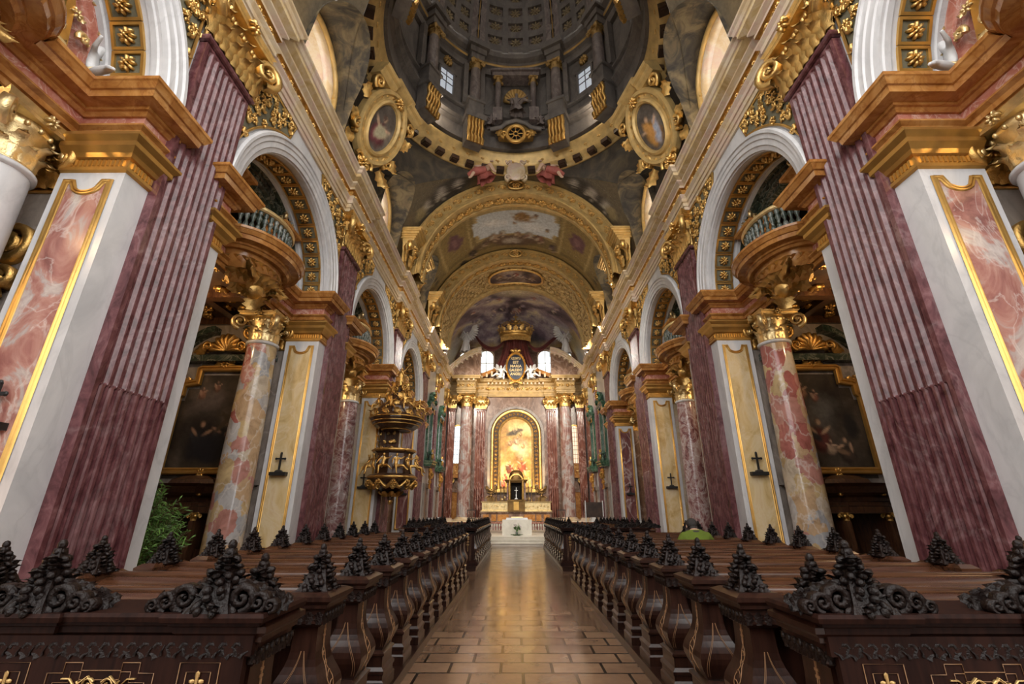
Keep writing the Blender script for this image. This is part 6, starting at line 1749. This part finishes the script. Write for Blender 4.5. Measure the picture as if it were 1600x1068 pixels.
mb = MB(); mb.box(-.45,.45,-.03,.03,.95,1.72); mb.build('board', MT['dbrown'], r)
for q in (-1, 1): mb = MB(); mb.box(q*.475-.025,q*.475+.025,-.03,.03,0,1.8); mb.build('leg', MT['silver'], r)
# doors, grilles and tall windows in the corners of the end wall
for s in (-1, 1):
    wi += 1
    wd = struct(bpy.data.objects.new('window_%d' % wi, None)); COL.objects.link(wd); wd.location = (s*4.98, 39.29, 5.45); wd.scale = (s,1,1)
    wd['label'] = 'tall leaded window glimpsed behind the altar column '+SIDE[s]; wd['category'] = 'window'
    L_ = [(-.36,0)]+[(.36*cos(PI-PI*k/12), 2.75+.36*sin(PI-PI*k/12)) for k in range(13)]+[(.36,0)]
    mb = MB(); mb.add([(a,-.02,b) for a,b in L_], [tuple(range(len(L_)))], 0, False); mb.build('pane', MT['panea'] if s < 0 else pane_mat('amber_pane', (.90,.50,.22), .45), wd)
    mb = MB()
    for x in (-.18,0,.18): mb.box(x-.012,x+.012,-.05,-.02,0,3.0)
    for k in range(1,9): mb.box(-.36,.36,-.05,-.02,.36*k-.012,.36*k+.012)
    mb.build('glazing_bars', MT['iron'], wd)
    mb = MB(); arch_frame(mb, [(.36,-.02),(.38,-.12),(.46,-.12),(.48,.0)], 0, 0, 2.75, n=12); mb.build('window_frame', MT['goldd'], wd)
    r = thing('oratory_balcony', 'small gilded balcony under the tall window behind the altar column '+SIDE[s], 'balcony', (s*4.98, 39.28, 4.0), s)
    mb = MB(); mb.box(-.5,.5,-.35,0,.25,.4); mb.box(-.5,.5,-.36,0,1.28,1.38); mb.box(-.48,.48,-.3,-.26,.4,1.28); mb.build('parapet', MT['ochre'], r)
    mb = MB(); fo = MB(); foliage(fo, lambda x,z: True, -.45,.45,.45,1.25,.24,.05,0,3); mb.put(fo, frame((0,-.31,0),(1,0,0),(0,0,1),(0,-1,0)))
    for q in (-.3,.3): mb.M = T(q,-.15,-.15) @ RZ(PI); volute(mb,.2,.15,1.4); leaf(mb,.5,.3,.6)
    mb.M = None; mb.build('gilded_relief', MT['gold'], r)
    r = thing('sacristy_door', 'brown panelled door behind the altar column '+SIDE[s], 'door', (s*4.98, 39.28, .84), s)
    mb = MB(); mb.box(-.42,.42,-.06,0,0,2.3); mb.box(-.32,.32,-.09,-.05,.15,1.0); mb.box(-.32,.32,-.09,-.05,1.15,2.15); mb.build('leaf', MT['ochre'], r)
    mb = MB(); mb.box(-.55,-.42,-.1,0,0,2.45); mb.box(.42,.55,-.1,0,0,2.45); mb.box(-.6,.6,-.14,0,2.3,2.55); mb.build('door_frame', MT['brownm'], r)

# ------------------------------------------------------------------ the canopy, crown, medallion and angels over the altar
r = thing('canopy_drape', 'dark red drapery hanging from the gilded crown behind the medallion', 'drapery', (0, 38.9, 12.9))
mb = MB(); P = []
for j in range(31):
    t = j/30
    row = []
    for i in range(81):
        u_ = -1+i/40; hw = 1.05+1.15*t**1.6
        row.append((u_*hw, -.55*(1-t)*(1-u_*u_)*.8-.10*sin(u_*22)*(.3+t)-.1*cos(u_*9), 3.35*(1-t)+.12*abs(u_)*t))
    P.append(row)
mb.grid(P, 0); mb.build('curtain', MT['drape'], r)
for s in (-1, 1):
    mb = MB(); P = []
    a_ = Vector((s*1.0,-.3,3.2)); b_ = Vector((s*3.95,-.55,4.25 if s < 0 else 3.75)); n = 30
    for i in range(n+1):
        t = i/n; c = a_*(1-t)+b_*t; sag = 4*t*(1-t)*(1.25 if s < 0 else .95)+ (0 if s < 0 else .25*sin(t*2*PI)); wd_ = .42*(sin(PI*min(1,t*1.0))**.6)*.8+.10
        P.append([(c.x, c.y-.12*sin(k*2.3)-.05, c.z-sag+wd_*(k/8-.5)*-1) for k in range(9)])
    mb.grid(P, 0); mb.build('swag', MT['drape'], r)
r = thing('crown', 'large gilded crown with a cross above the red canopy', 'crown', (0, 38.6, 16.55))
r.scale = (1.18, 1.1, .95)
mb = MB(); mb.lathe([(1.0,-.28),(1.15,-.2),(1.2,-.05),(1.22,.0),(1.18,.06),(1.22,.12),(1.2,.28),(1.26,.32),(1.2,.36),(1.1,.3)], 40, caps=False, sy=.7); mb.build('band', MT['goldm'], r)
mb = MB()
for k in range(16):
    a = 2*PI*k/16; c = (1.22*cos(a), .85*sin(a), .34); mb.M = T(*c) @ RZ(a-PI/2); leaf(mb, .62 if k % 2 else .42, .36, .5, .16)
    rosette(mb, .13, 0, 6, .6); mb.M = None; mb.ell((1.36*cos(a), .97*sin(a), .95 if k % 2 else .72), .07, 6, 4)
for k in range(4):
    a = PI*k/4+PI/8
    for sg in (-1, 1): mb.tube([(sg*1.15*cos(a),sg*.8*sin(a),.5),(sg*1.15*cos(a),sg*.8*sin(a),1.1),(sg*.75*cos(a),sg*.55*sin(a),1.45),(sg*.2*cos(a),sg*.15*sin(a),1.35),(0,0,1.3)], .05, 5)
mb.ell((0,0,1.55),(.2,.2,.2),10,7); mb.box(-.04,.04,-.04,.04,1.7,2.3); mb.box(-.2,.2,-.04,.04,2.0,2.08)
mb.build('fleurons', MT['gold'], r)
mb = MB()
for k in range(28):
    a = PI+PI*k/27; mb.box(1.1*cos(a)-.05,1.1*cos(a)+.05,.75*sin(a)-.03,.75*sin(a)+.03,-.62,-.25)
mb.build('fringe', MT['goldd'], r)
r = thing('medallion', 'oval navy medallion with gilt inscription and frame over the altar', 'medallion', (0, 38.25, 13.55))
mb = MB(); mb.ell((0,0,0),(.74,.06,1.20),36,9); mb.build('field', MT['navy'], r)
mb = MB(); P = []
for i in range(49):
    a = 2*PI*i/48; P.append([((R)*cos(a)*.64/1.0, y, R*sin(a)) for R, y in ((1.12,.05),(1.14,-.10),(1.2,-.14),(1.26,-.10),(1.32,-.16),(1.38,-.08),(1.4,.08))])
mb.grid(P, 0, False)
for k in range(26):
    a = 2*PI*k/26; mb.ell((.86*cos(a),-.1,1.34*sin(a)),(.07,.05,.07),6,4)
mb.ell((0,-.05,1.52),(.2,.14,.24),10,7); mb.M = T(0,-.18,1.45); rosette(mb,.17); mb.M = None
for sx in (-1,1): mb.M = T(sx*.12,-.1,1.38) @ RY(sx*1.2); leaf(mb,.5,.22,.5); mb.M = T(sx*.15,-.1,-1.38) @ RY(sx*1.9); leaf(mb,.6,.25,.5)
mb.M = None
mb.build('oval_frame', MT['goldm'], r)
for i, wds in enumerate(('ASSUMPTA', 'EST', 'MARIA', 'GAUDENT', 'ANGELI')):
    cu = bpy.data.curves.new('inscription', 'FONT'); cu.body = wds; cu.size = .34; cu.align_x = 'CENTER'; cu.extrude = .012; cu.resolution_u = 3; cu.offset = .006
    o = bpy.data.objects.new('tmp', cu); COL.objects.link(o)
    me = bpy.data.meshes.new_from_object(o.evaluated_get(bpy.context.evaluated_depsgraph_get())); bpy.data.objects.remove(o)
    me.materials.clear(); me.materials.append(MT['goldp'])
    z = .66-.355*i; half = .70*math.sqrt(max(.05, 1-((z+.1)/1.18)**2))
    wdt = max(v.co.x for v in me.vertices)-min(v.co.x for v in me.vertices); k = min(1, 1.62*half/wdt)
    c = child('inscription', me, r, mat=T(0,-.075,z) @ RX(PI/2) @ SC(k,1,1))
for s in (-1, 1):
    r = thing('stucco_angel', 'large white winged angel on the curved pediment %s' % SIDE[s], 'statue', (s*4.35, 37.75, 14.75 if s < 0 else 14.6), -s)
    M = SC(1.95,1.95,1.95) @ RX(.12)
    mb = MB(); mb.put(STAND, M); mb.build('figure', MT['silver'], r)
    mb = MB(); mb.put(ROBE, M); mb.build('robe', MT['silver'], r)
    mb = MB(); mb.put(wings_mb(.62, .8, (0,.08,.76), .85), M); mb.build('wings', MT['silver'], r)
    r = thing('stucco_cherub', 'white seated angel leaning beside the oval medallion %s' % SIDE[s], 'statue', (s*1.25, 38.1, 12.78), s)
    M = SC(1.45,1.3,1.45)
    mb = MB(); mb.put(SEAT, M); mb.build('figure', MT['silver'], r)
    mb = MB(); mb.put(ROBE2, SC(1.3,1.1,.9)); mb.build('robe', MT['silver'], r)
    mb = MB(); mb.put(WINGS, M); mb.build('wings', MT['silver'], r)

# ------------------------------------------------------------------ pulpit
pu = thing('pulpit', 'dark pulpit with gilded figures under a domed sounding board', 'pulpit', (-5.25, 19.85, 0))
mb = MB(); mb.lathe([(.03,2.0),(.12,2.08),(.16,2.2),(.3,2.35),(.62,2.55),(.85,2.75),(.98,2.85),(1.02,2.92),(1.02,3.0),(.92,3.06)], 12, caps=False, s=False)
mb.lathe([(.92,3.06),(.80,3.1),(.78,3.9),(.84,3.94),(.90,4.0),(.92,4.08),(.8,4.1),(.6,4.1)], 8, caps=False, s=False)
mb.lathe([(.0,3.2),(.7,3.2)], 12, caps=False)
mb.build('basket', MT['confwood'], pu)
mb = MB(); mb.lathe([(1.0,2.9),(1.06,2.95),(1.0,3.0)], 24, caps=False); mb.lathe([(.86,3.98),(.95,4.04),(.86,4.1)], 24, caps=False)
for k in range(10):
    a0 = 2*PI*k/10; pts = []
    for j in range(9):
        a = a0+2*PI/10*j/8; q = j/8; R = .98-.16*sin(PI*q); pts.append((R*cos(a), R*sin(a), 2.85-.28*sin(PI*q)))
    mb.tube(pts, [.04,.06,.075,.08,.085,.08,.075,.06,.04], 6)
    mb.M = T(1.0*cos(a0),1.0*sin(a0),2.7) @ RZ(a0-PI/2); rosette(mb,.15,0,6,.7); mb.M = T(.95*cos(a0),.95*sin(a0),2.72) @ RZ(a0-PI/2) @ RX(PI); leaf(mb,.32,.2,.5)
    mb.M = T(.5*cos(a0),.5*sin(a0),2.38) @ RZ(a0-PI/2) @ RX(2.2); leaf(mb,.45,.28,.4); mb.M = None
mb.ell((0,0,2.02),(.10,.10,.14),8,6)
mb.build('gilded_swags', MT['goldd'], pu)
cme = {}
def gfig(src, name, mt_='goldd'):
    if (name, mt_) not in cme: cme[name, mt_] = src.mesh(name, MT[mt_])
    return cme[name, mt_]
q = random.Random(5)
for k in range(7):
    a = -PI*.95+PI*1.0*k/6+.2
    m = T(.98*cos(a), .98*sin(a), 3.36) @ RZ(a+PI/2+q.uniform(-.4,.4)) @ SC(.72,.72,.85)
    child('gilded_figure', gfig(CHERUB, 'gilded_figure'), pu, mat=m)
mb = MB()
for k in range(8):
    a = 2*PI*(k+.5)/8; mb.M = T(.74*cos(a),.74*sin(a),3.55) @ RZ(a-PI/2); 
    mb.ell((0,0,0),(.16,.03,.24),8,5); mb.M = None
mb.build('silver_reliefs', MT['silver'], pu)
mb = MB(); mb.box(-.75,.1,.2,.32,3.9,5.1); mb.box(-.62,-.50,.1,.3,2.9,5.1); mb.build('back_panel', MT['confwood'], pu)
mb = MB(); fo = MB(); foliage(fo, lambda x,z: True, -.75,.05,4.0,5.0,.26,.1,0,7); mb.put(fo, frame((0,.18,0),(1,0,0),(0,0,1),(0,-1,0)))
for k in range(4): mb.M = T(-.72,.1,4.0+.26*k) @ RZ(PI/2); leaf(mb,.34,.3,.7,.06)
mb.M = None
mb.build('gilded_drapery', MT['gold'], pu)
mb = MB(); mb.lathe([(.05,4.95),(.45,4.9),(.8,4.98),(.95,5.1),(1.06,5.2),(1.06,5.28),(1.14,5.34),(1.14,5.42),(1.0,5.5),(.9,5.6),(.85,5.85),(.62,6.1),(.4,6.3),(.25,6.6),(.2,6.8)], 16, caps=False, s=False)
mb.build('sounding_board', MT['confwood'], pu)
mb = MB()
for R, z in ((1.08,5.24),(1.16,5.40),(.96,5.12),(.6,4.93)): mb.tube([(R*cos(t*PI/16), R*sin(t*PI/16), z) for t in range(33)], .03, 5)
for k in range(14):
    a = 2*PI*k/14; mb.M = T(1.12*cos(a),1.12*sin(a),5.5) @ RZ(a-PI/2); leaf(mb,.3,.26,.8,.05); scroll(mb,.1,.05); mb.M = None
for k in range(22):
    a = k*2.4; R = .75-.02*k; z = 5.75+.05*k; mb.M = T(R*cos(a),R*sin(a),z) @ RZ(a-PI/2); 
    (volute if k % 3 == 0 else leaf)(mb, *( (.14,.14) if k % 3 == 0 else (.4,.3,.8))); rosette(mb,.12,0,6,.8); mb.M = None
for k in range(10):
    a = k*2.1; mb.M = T(.2*cos(a),.2*sin(a),6.5+.07*k) @ RZ(a-PI/2); leaf(mb,.34,.24,.8); mb.M = None
mb.build('gilded_foliage', MT['goldd'], pu)
for k in range(9):
    a = -PI*1.0+2*PI*k/9; R = .92 if k % 2 else .78
    child('gilded_figure', gfig(CHERUB, 'gilded_figure'), pu, mat=T(R*cos(a), R*sin(a), 5.85+.1*(k % 2)) @ RZ(a+PI/2) @ SC(.62,.62,.72))
child('gilded_figure', gfig(STAND, 'gilded_figure2'), pu, mat=T(0,0,6.85) @ SC(.9,.9,.95)); child('gilded_robe', gfig(ROBE, 'gilded_robe'), pu, mat=T(0,0,6.85) @ SC(1.0,1.0,.95))
# ------------------------------------------------------------------ gilded consoles under the vault, dome medallions
def console_mb():
    mb = MB()                                       # local x along the nave, y into the nave, z up
    mb.loft([[(-a,0,z),(a,0,z),(a,d,z),(-a,d,z)] for a,d,z in ((.50,.16,0),(.55,.22,.12),(.42,.2,.16),(.40,.24,.9),(.52,.52,1.35),(.55,.60,1.5),(.50,.56,1.52))], 0)
    for a, d, z0, z1 in ((.60,.66,1.5,1.6),(.66,.74,1.6,1.68),(.74,.84,1.68,1.8),(.82,.95,1.8,1.88),(.86,1.0,1.88,1.98)): mb.box(-a,a,-.3,d,z0,z1)
    return mb
def console_gold():
    mb = MB()
    for sx in (-1, 1):
        mb.M = T(sx*.42,.40,.95); volute(mb,.24,.2,1.6,0,22,.24,sx)
        mb.M = T(sx*.48,.2,.2) @ RY(sx*.3); leaf(mb,.9,.4,.7,.1)
        mb.M = T(sx*.2,.28,.5); scroll(mb,.17,.12,0,sx); mb.M = T(sx*.6,.2,.75) @ RY(sx*.9); leaf(mb,.5,.3,.7)
        mb.M = T(sx*.55,.12,.05); scroll(mb,.16,.1,0,sx)
    mb.M = T(0,.28,.1); leaf(mb,.9,.55,.8,.12); mb.M = T(0,.5,1.15); rosette(mb,.24,0,8,.8); mb.M = T(0,.45,.75); leaf(mb,.5,.5,.9,.1)
    mb.M = None
    return mb
CM, CG = console_mb().mesh('block', MT['ochrel']), console_gold().mesh('gilded_scrolls', MT['gold'])
for s in (-1, 1):
    for y, lab in ((20.75, 'of the great vault arch'), (27.9, 'of the second vault arch')):
        for q in (-1, 1):
            if lab.endswith('second vault arch') and q > 0: continue
            r = thing('console', 'gilded console on the %s side %s %s' % ('near' if q < 0 else 'altar', lab, SIDE[s]), 'console', (s*5.72, y+(-.55 if q < 0 else 1.75), 13.05), 1, s*PI/2)
            child('block', CM, r); child('gilded_scrolls', CG, r)
# oval medallions tilted under the dome ring
def med_frames():
    fr = MB(); g = MB()
    P = []
    for i in range(49):                             # oval with a square-shouldered outer border
        a = 2*PI*i/48; row = []
        for (ax, az), y in (((.52,.86),.05),((.54,.88),.14),((.60,.95),.20),((.66,1.02),.16),((.70,1.06),.08),((.80,1.18),.10),((.84,1.22),.18),((.92,1.32),.20),((.98,1.38),.10),((1.02,1.42),-.08)):
            row.append((ax*cos(a), y, az*sin(a)))
        P.append(row)
    fr.grid(P, 0, False)
    for sx in (-1, 1):
        fr.loft([[(sx*x, y, z) for y, z in ((-.3,.9),(-.3,1.15),(.10,1.2),(.18,1.3),(.18,1.42),(.26,1.48),(.26,1.6),(-.3,1.66))] for x in (.35, 1.15)], 0)
    fr.loft([[(x, y, z) for y, z in ((-.3,1.2),(.10,1.42),(.18,1.5),(.26,1.6),(.26,1.7),(-.3,1.74))] for x in (-.5, .5)], 0)
    for k in range(20):
        a = 2*PI*k/20; g.M = frame((.75*cos(a),.10,1.12*sin(a)), (-sin(a),0,cos(a)), (cos(a),0,sin(a)), (0,1,0)); leaf(g,.16,.16,.6); g.M = None
    for sx in (-1, 1):
        g.M = T(sx*.95,.05,.75); volute(g,.22,.2,1.6,0,20,.24,sx); g.M = T(sx*.85,.05,-.95); volute(g,.24,.2,1.6,0,20,.24,-sx)
        g.M = T(sx*.7,.05,-1.15) @ RY(sx*2.0); leaf(g,.8,.4,.7); g.M = T(sx*1.0,.05,.2) @ RY(sx*.6); leaf(g,.6,.35,.7); g.M = T(sx*1.02,.05,-.4) @ RY(sx*2.5); leaf(g,.6,.35,.7)
        g.M = T(sx*.4,.1,-1.45); scroll(g,.2,.1,0,sx)
    g.M = T(0,.12,-1.5); rosette(g,.26,0,8,.7); g.M = T(0,.05,-1.6) @ RY(PI); leaf(g,.7,.5,.7); g.M = T(0,.2,1.1); rosette(g,.2,0,8,.7); g.M = None
    return fr, g
fr, g = med_frames(); MF, MG = fr.mesh('medallion_frame', MT['ochrel']), g.mesh('gilded_scrolls', MT['gold'])
for s in (-1, 1):
    c = Vector((s*5.42, 14.0, 15.95)); Nn = Vector((-s*.80, -.28, -.34)).normalized(); up = Vector((-s*.35, 0, .94))
    U = up.cross(Nn).normalized(); 
    r = thing('oval_medallion', 'gilded oval medallion with a painted saint under the dome ring '+SIDE[s], 'medallion', (0,0,0))
    r.matrix_world = frame(c, -U, up, Nn) @ SC(1.2, 1.2, 1.2)
    child('medallion_frame', MF, r); child('gilded_scrolls', MG, r)
    mb = MB(); P = []
    for j in range(15): P.append([(.54*j/14*cos(2*PI*i/48), .06, .88*j/14*sin(2*PI*i/48)) for i in range(48)])
    mb.grid(P, 0, False, cv=True); o = mb.build('painting', MT['fresco'], r)
    A = np.array(mb.v); p = Paint(A[:,0], A[:,2], (.12,.10,.08)); p.clouds([(0,(.08,.065,.055)),(1,(.2,.17,.14))], 2, 3)
    if s < 0: p.figure(0,-.1,1.5,(.19,.05,.06),(.42,.36,.24),(.5,.33,.22),3,.2); p.blob(.02,-.15,.22,.35,(.40,.36,.24),.3,.4,.3,4); p.blob(.08,.36,.10,.12,(.09,.05,.04),0,.4,.2,5)
    else: p.figure(0,-.1,1.5,(.48,.24,.06),(.36,.38,.46),(.5,.33,.22),3,-.2); p.blob(-.08,-.35,.2,.35,(.34,.38,.48),.2,.5,.3,4); p.blob(.12,.0,.2,.4,(.50,.25,.07),-.2,.4,.3,5)
    p.apply(o.data)
# painted-looking angels and cartouche resting on the dome ring
r = thing('cartouche', 'cream scroll cartouche over the crown of the great vault arch', 'cartouche', (0, 19.75, 18.55))
mb = MB(); mb.ell((0,0,.25),(.52,.12,.62),20,8)
for sx in (-1,1):
    mb.M = T(sx*.42,-.05,.6) @ RZ(PI); volute(mb,.2,.16,1.5,0,18,.24,sx); mb.M = T(sx*.4,-.05,-.4) @ RZ(PI); volute(mb,.2,.16,1.5,0,18,.24,-sx)
mb.M = None; mb.tube([(-.5,0,.75),(-.2,-.08,.98),(.2,-.08,.98),(.5,0,.75)], .08, 6)
mb.build('shield', MT['cream'], r)
for s, robe in ((-1, 'redcloth'), (1, 'redcloth')):
    r = thing('ring_angel', '%s winged angel in a rose robe beside the cream cartouche %s' % ('reclining' if s < 0 else 'hovering', SIDE[s]), 'figure', (s*1.65, 19.7, 18.75), s)
    M = RY(.5) @ SC(1.9,1.2,1.9)
    mb = MB(); mb.put(SEAT, M); mb.build('figure', MT['flesh'], r)
    mb = MB(); mb.put(ROBE2, M @ T(.05,0,.02)); mb.tube([(0,-.2,-.05),(.5,-.3,-.25),(.9,-.2,-.4)],[.2,.22,.1],8) ; mb.build('robe', MT[robe], r)
    mb = MB(); mb.put(WINGS, M @ SC(1.5,1,1.5)); mb.build('wings', MT['silver'], r)
# statue seated in the dome niche, with two small attendants
for i, (x, z, k, lab) in enumerate(((0, 22.2, 1.45, 'grey seated statue before the golden shell in the dome'), (-1.3, 21.1, .95, 'small grey reclining figure at the foot of the dome niche on the pulpit side'), (1.3, 21.1, .95, 'small grey reclining figure at the foot of the dome niche across from the pulpit'))):
    r = thing('dome_statue', lab, 'statue', (x, YD+RDR-.45, z), -1 if x < 0 else 1)
    mb = MB(); mb.put(SEAT, SC(k,k,k)); mb.build('figure', MT['dgrey2'], r)
    mb = MB(); mb.put(ROBE2, SC(k*1.1,k,k)); mb.build('robe', MT['dgrey2'], r)
# gilded openwork screens and white angels in the nearest, half-cut bays
for s in (-1, 1):
    r = thing('gilded_screen', 'gilded openwork scroll screen with slanting bars in the nearest arch '+SIDE[s], 'screen', (s*7.02, 4.35, 7.92), s)
    mb = MB()
    for y0, y1 in ((.55,1.75),(-.35,.85)): mb.loft([[(0,y,z),(0,y+.14,z),(.16,y+.14,z),(.16,y,z)] for y, z in ((y0,0),(y0-.2,1.2),(y0-.75,2.6))], 0)
    mb.box(0,.2,-1.6,1.3,-.02,.12)
    mb.build('bars', MT['goldm'], r)
    mb = MB(); fo = MB(); foliage(fo, lambda x,z: z < 2.6-.9*max(0,x-.2), -1.5,1.15,.15,2.4,.34,.09,0,5); mb.put(fo, frame((-.0,0,0),(0,1,0),(0,0,1),(-1,0,0)))
    mb.build('scrollwork', MT['goldp'], r)
    mb = MB(); mb.box(.2,.24,-1.6,1.3,0,2.5); mb.build('backing', MT['field'], r)
    r = thing('gallery_angel', 'white half-figure angel beside the gilded screen in the nearest arch '+SIDE[s], 'statue', (s*7.0, 5.35, 8.25), s)
    mb = MB(); mb.put(CHERUB, RZ(-PI/2-.6) @ SC(1.0,1.0,1.0)); mb.build('figure', MT['silver'], r)
    mb = MB(); mb.put(ROBE2, SC(.7,.7,.7)); mb.build('robe', MT['goldp'], r)
# ------------------------------------------------------------------ chapel ceilings: gilded stucco
mb = MB(); fo = MB(); foliage(fo, lambda x, z: True, 1.15, 4.3, -2.9, 2.9, .55, .12, 0, 3); mb.put(fo, frame((0,0,7.34), (1,0,0), (0,1,0), (0,0,-1)))
CRE = mb.mesh('gilded_relief', MT['goldd'])
mb = MB()
for y in (-2.9, -1.0, 1.0, 2.9): mb.box(1.05, 4.35, y-.14, y+.14, 7.12, 7.36)
for x in (1.2, 2.7, 4.2): mb.box(x-.12, x+.12, -3.0, 3.0, 7.15, 7.36)
CBM_ = mb.mesh('beams', MT['confwood'])
for s in (-1, 1):
    for bi in range(3):
        r = thing('chapel_ceiling', 'dark beamed chapel ceiling with gilded stucco in %s %s' % (BAYNAME[bi], SIDE[s]), 'ceiling', (s*W, BAYS[bi], 0), s)
        child('beams', CBM_, r); g_ = child('gilded_relief', CRE, r); g_['kind'] = 'stuff'
# gilded scroll brackets on the flat pilasters of the nearest piers
mb = MB()
mb.M = RZ(PI); volute(mb, .30, .22, 1.6, 0, 24, .24, 1); mb.M = T(-.15,-.05,-.55) @ RZ(PI); volute(mb, .22, .2, 1.5, 0, 22, .26, -1)
mb.M = None; mb.tube([(.28,-.05,.3),(.20,-.12,-.05),(-.02,-.10,-.35),(-.15,-.06,-.6)], [.07,.10,.10,.06], 7)
mb.M = T(.05,-.12,.1) @ RZ(PI); leaf(mb, .5, .3, .6); mb.M = T(-.05,-.12,-.5) @ RZ(PI) @ RX(0); leaf(mb, .45, .25, .6); mb.M = None
SBM = mb.mesh('scroll_bracket', MT['goldd'])
for s in (-1, 1):
    o = child('scroll_bracket', SBM, None, (s*7.42, PIERS[0]-1.0, 5.0)); o.scale = (s, 1, 1)
    tag(o, 'gilded scroll bracket on the marble behind the nearest pier '+SIDE[s], 'bracket')
# ------------------------------------------------------------------ light and camera
w = bpy.data.worlds.new('World'); sc.world = w; w.use_nodes = True
w.node_tree.nodes['Background'].inputs['Color'].default_value = (1.0, .98, .955, 1); w.node_tree.nodes['Background'].inputs['Strength'].default_value = 2.15
def lamp(name, kind, loc, energy, col, radius=.06, target=None, angle=60, blend=.5):
    l = bpy.data.lights.new(name, kind); l.energy = energy; l.color = col; l.shadow_soft_size = radius
    o = bpy.data.objects.new(name, l); COL.objects.link(o); o.location = loc
    if kind == 'SPOT':
        l.spot_size = math.radians(angle); l.spot_blend = blend
        o.rotation_euler = (Vector(target)-Vector(loc)).to_track_quat('-Z', 'Y').to_euler()
    return o
WARM = (1.0, .80, .52); WARM2 = (1.0, .66, .34)
for s in (-1, 1):
    lamp('picture_lamp', 'SPOT', (s*2.5, 38.0, 2.55), 520, (1.0, .72, .34), .05, (s*.2, 39.2, 6.3), 75, .6)
    lamp('choir_fill_spot', 'SPOT', (s*5.35, 25.3, 13.05), 3000, (1.0, .90, .76), .1, (-s*1.2, 38.5, 7.0), 70, .7)  # added fill for the dim choir, no visible fixture
    lamp('nave_fill_spot', 'SPOT', (s*5.25, 15.8, 13.1), 1700, (1.0,.93,.82), .1, (-s*6, 25.5, 5.0), 75, .8)  # invented spot that brightens the far nave walls
    lamp('table_fill_spot', 'SPOT', (s*5.2, 21.3, 13.1), 1500, (1.0,.95,.86), .08, (-s*.2, 27.6, .6), 26, .8)  # extra spot added only to brighten the altar table
    lamp('choir_fill_spot', 'SPOT', (s*5.72, 30.9, 13.05), 600, (1.0, .86, .66), .1, (-s*.5, 39, 15.5), 80, .8)  # second added choir fill, aimed up at the apse
    for y in (10.35, 17.65, 24.95): lamp('cornice_fill', 'POINT', (s*5.72, y, 13.05), 55, WARM, .08)  # unseen point fills added to lighten the vault and dome
    for y in (3.05, 10.35, 17.65, 24.95):
        lamp('chapel_lamp', 'POINT', (s*8.6, y, 6.6), 42, WARM2, .08)
        lamp('gallery_lamp', 'POINT', (s*7.9, y, 8.3), 10, WARM2, .06)
for a in (40, 140, 220, 320): lamp('dome_fill', 'POINT', (4.9*cos(math.radians(a)), YD+4.9*sin(math.radians(a)), 20.4), 22, (1.0, .85, .66), .08)  # added fill around the dome ring, no real fixtures
for a in (235, 305): lamp('dome_fill', 'POINT', (4.0*cos(math.radians(a)), YD+4.0*sin(math.radians(a)), 26.9), 110, (1.0, .90, .78), .08)  # added fill on the near side, evening out the far coffers
for s in (-1, 1): lamp('unseen_warm_lamp', 'POINT', (s*6.6, 4.0, 1.1), 16, (1.0,.5,.2), .06)  # warm lamp out of view, added for the orange glow on the nearest panels
cam = bpy.data.cameras.new('camera'); co = bpy.data.objects.new('camera', cam); COL.objects.link(co)
cam.sensor_width = 36; cam.lens = 711/1600*36; cam.clip_end = 200; cam.clip_start = .05
co.location = (-.08, 0, 1.6); co.rotation_euler = (math.radians(90+20.5), 0, math.radians(.38))
sc.camera = co
sc.view_settings.view_transform = 'Standard'; sc.view_settings.look = 'None'; sc.view_settings.gamma = 1; sc.view_settings.exposure = .95
sc.cycles.max_bounces = 7; sc.cycles.diffuse_bounces = 4; sc.cycles.glossy_bounces = 3; sc.cycles.caustics_reflective = False; sc.cycles.caustics_refractive = False
sc.cycles.sample_clamp_indirect = 6; sc.cycles.use_denoising = True
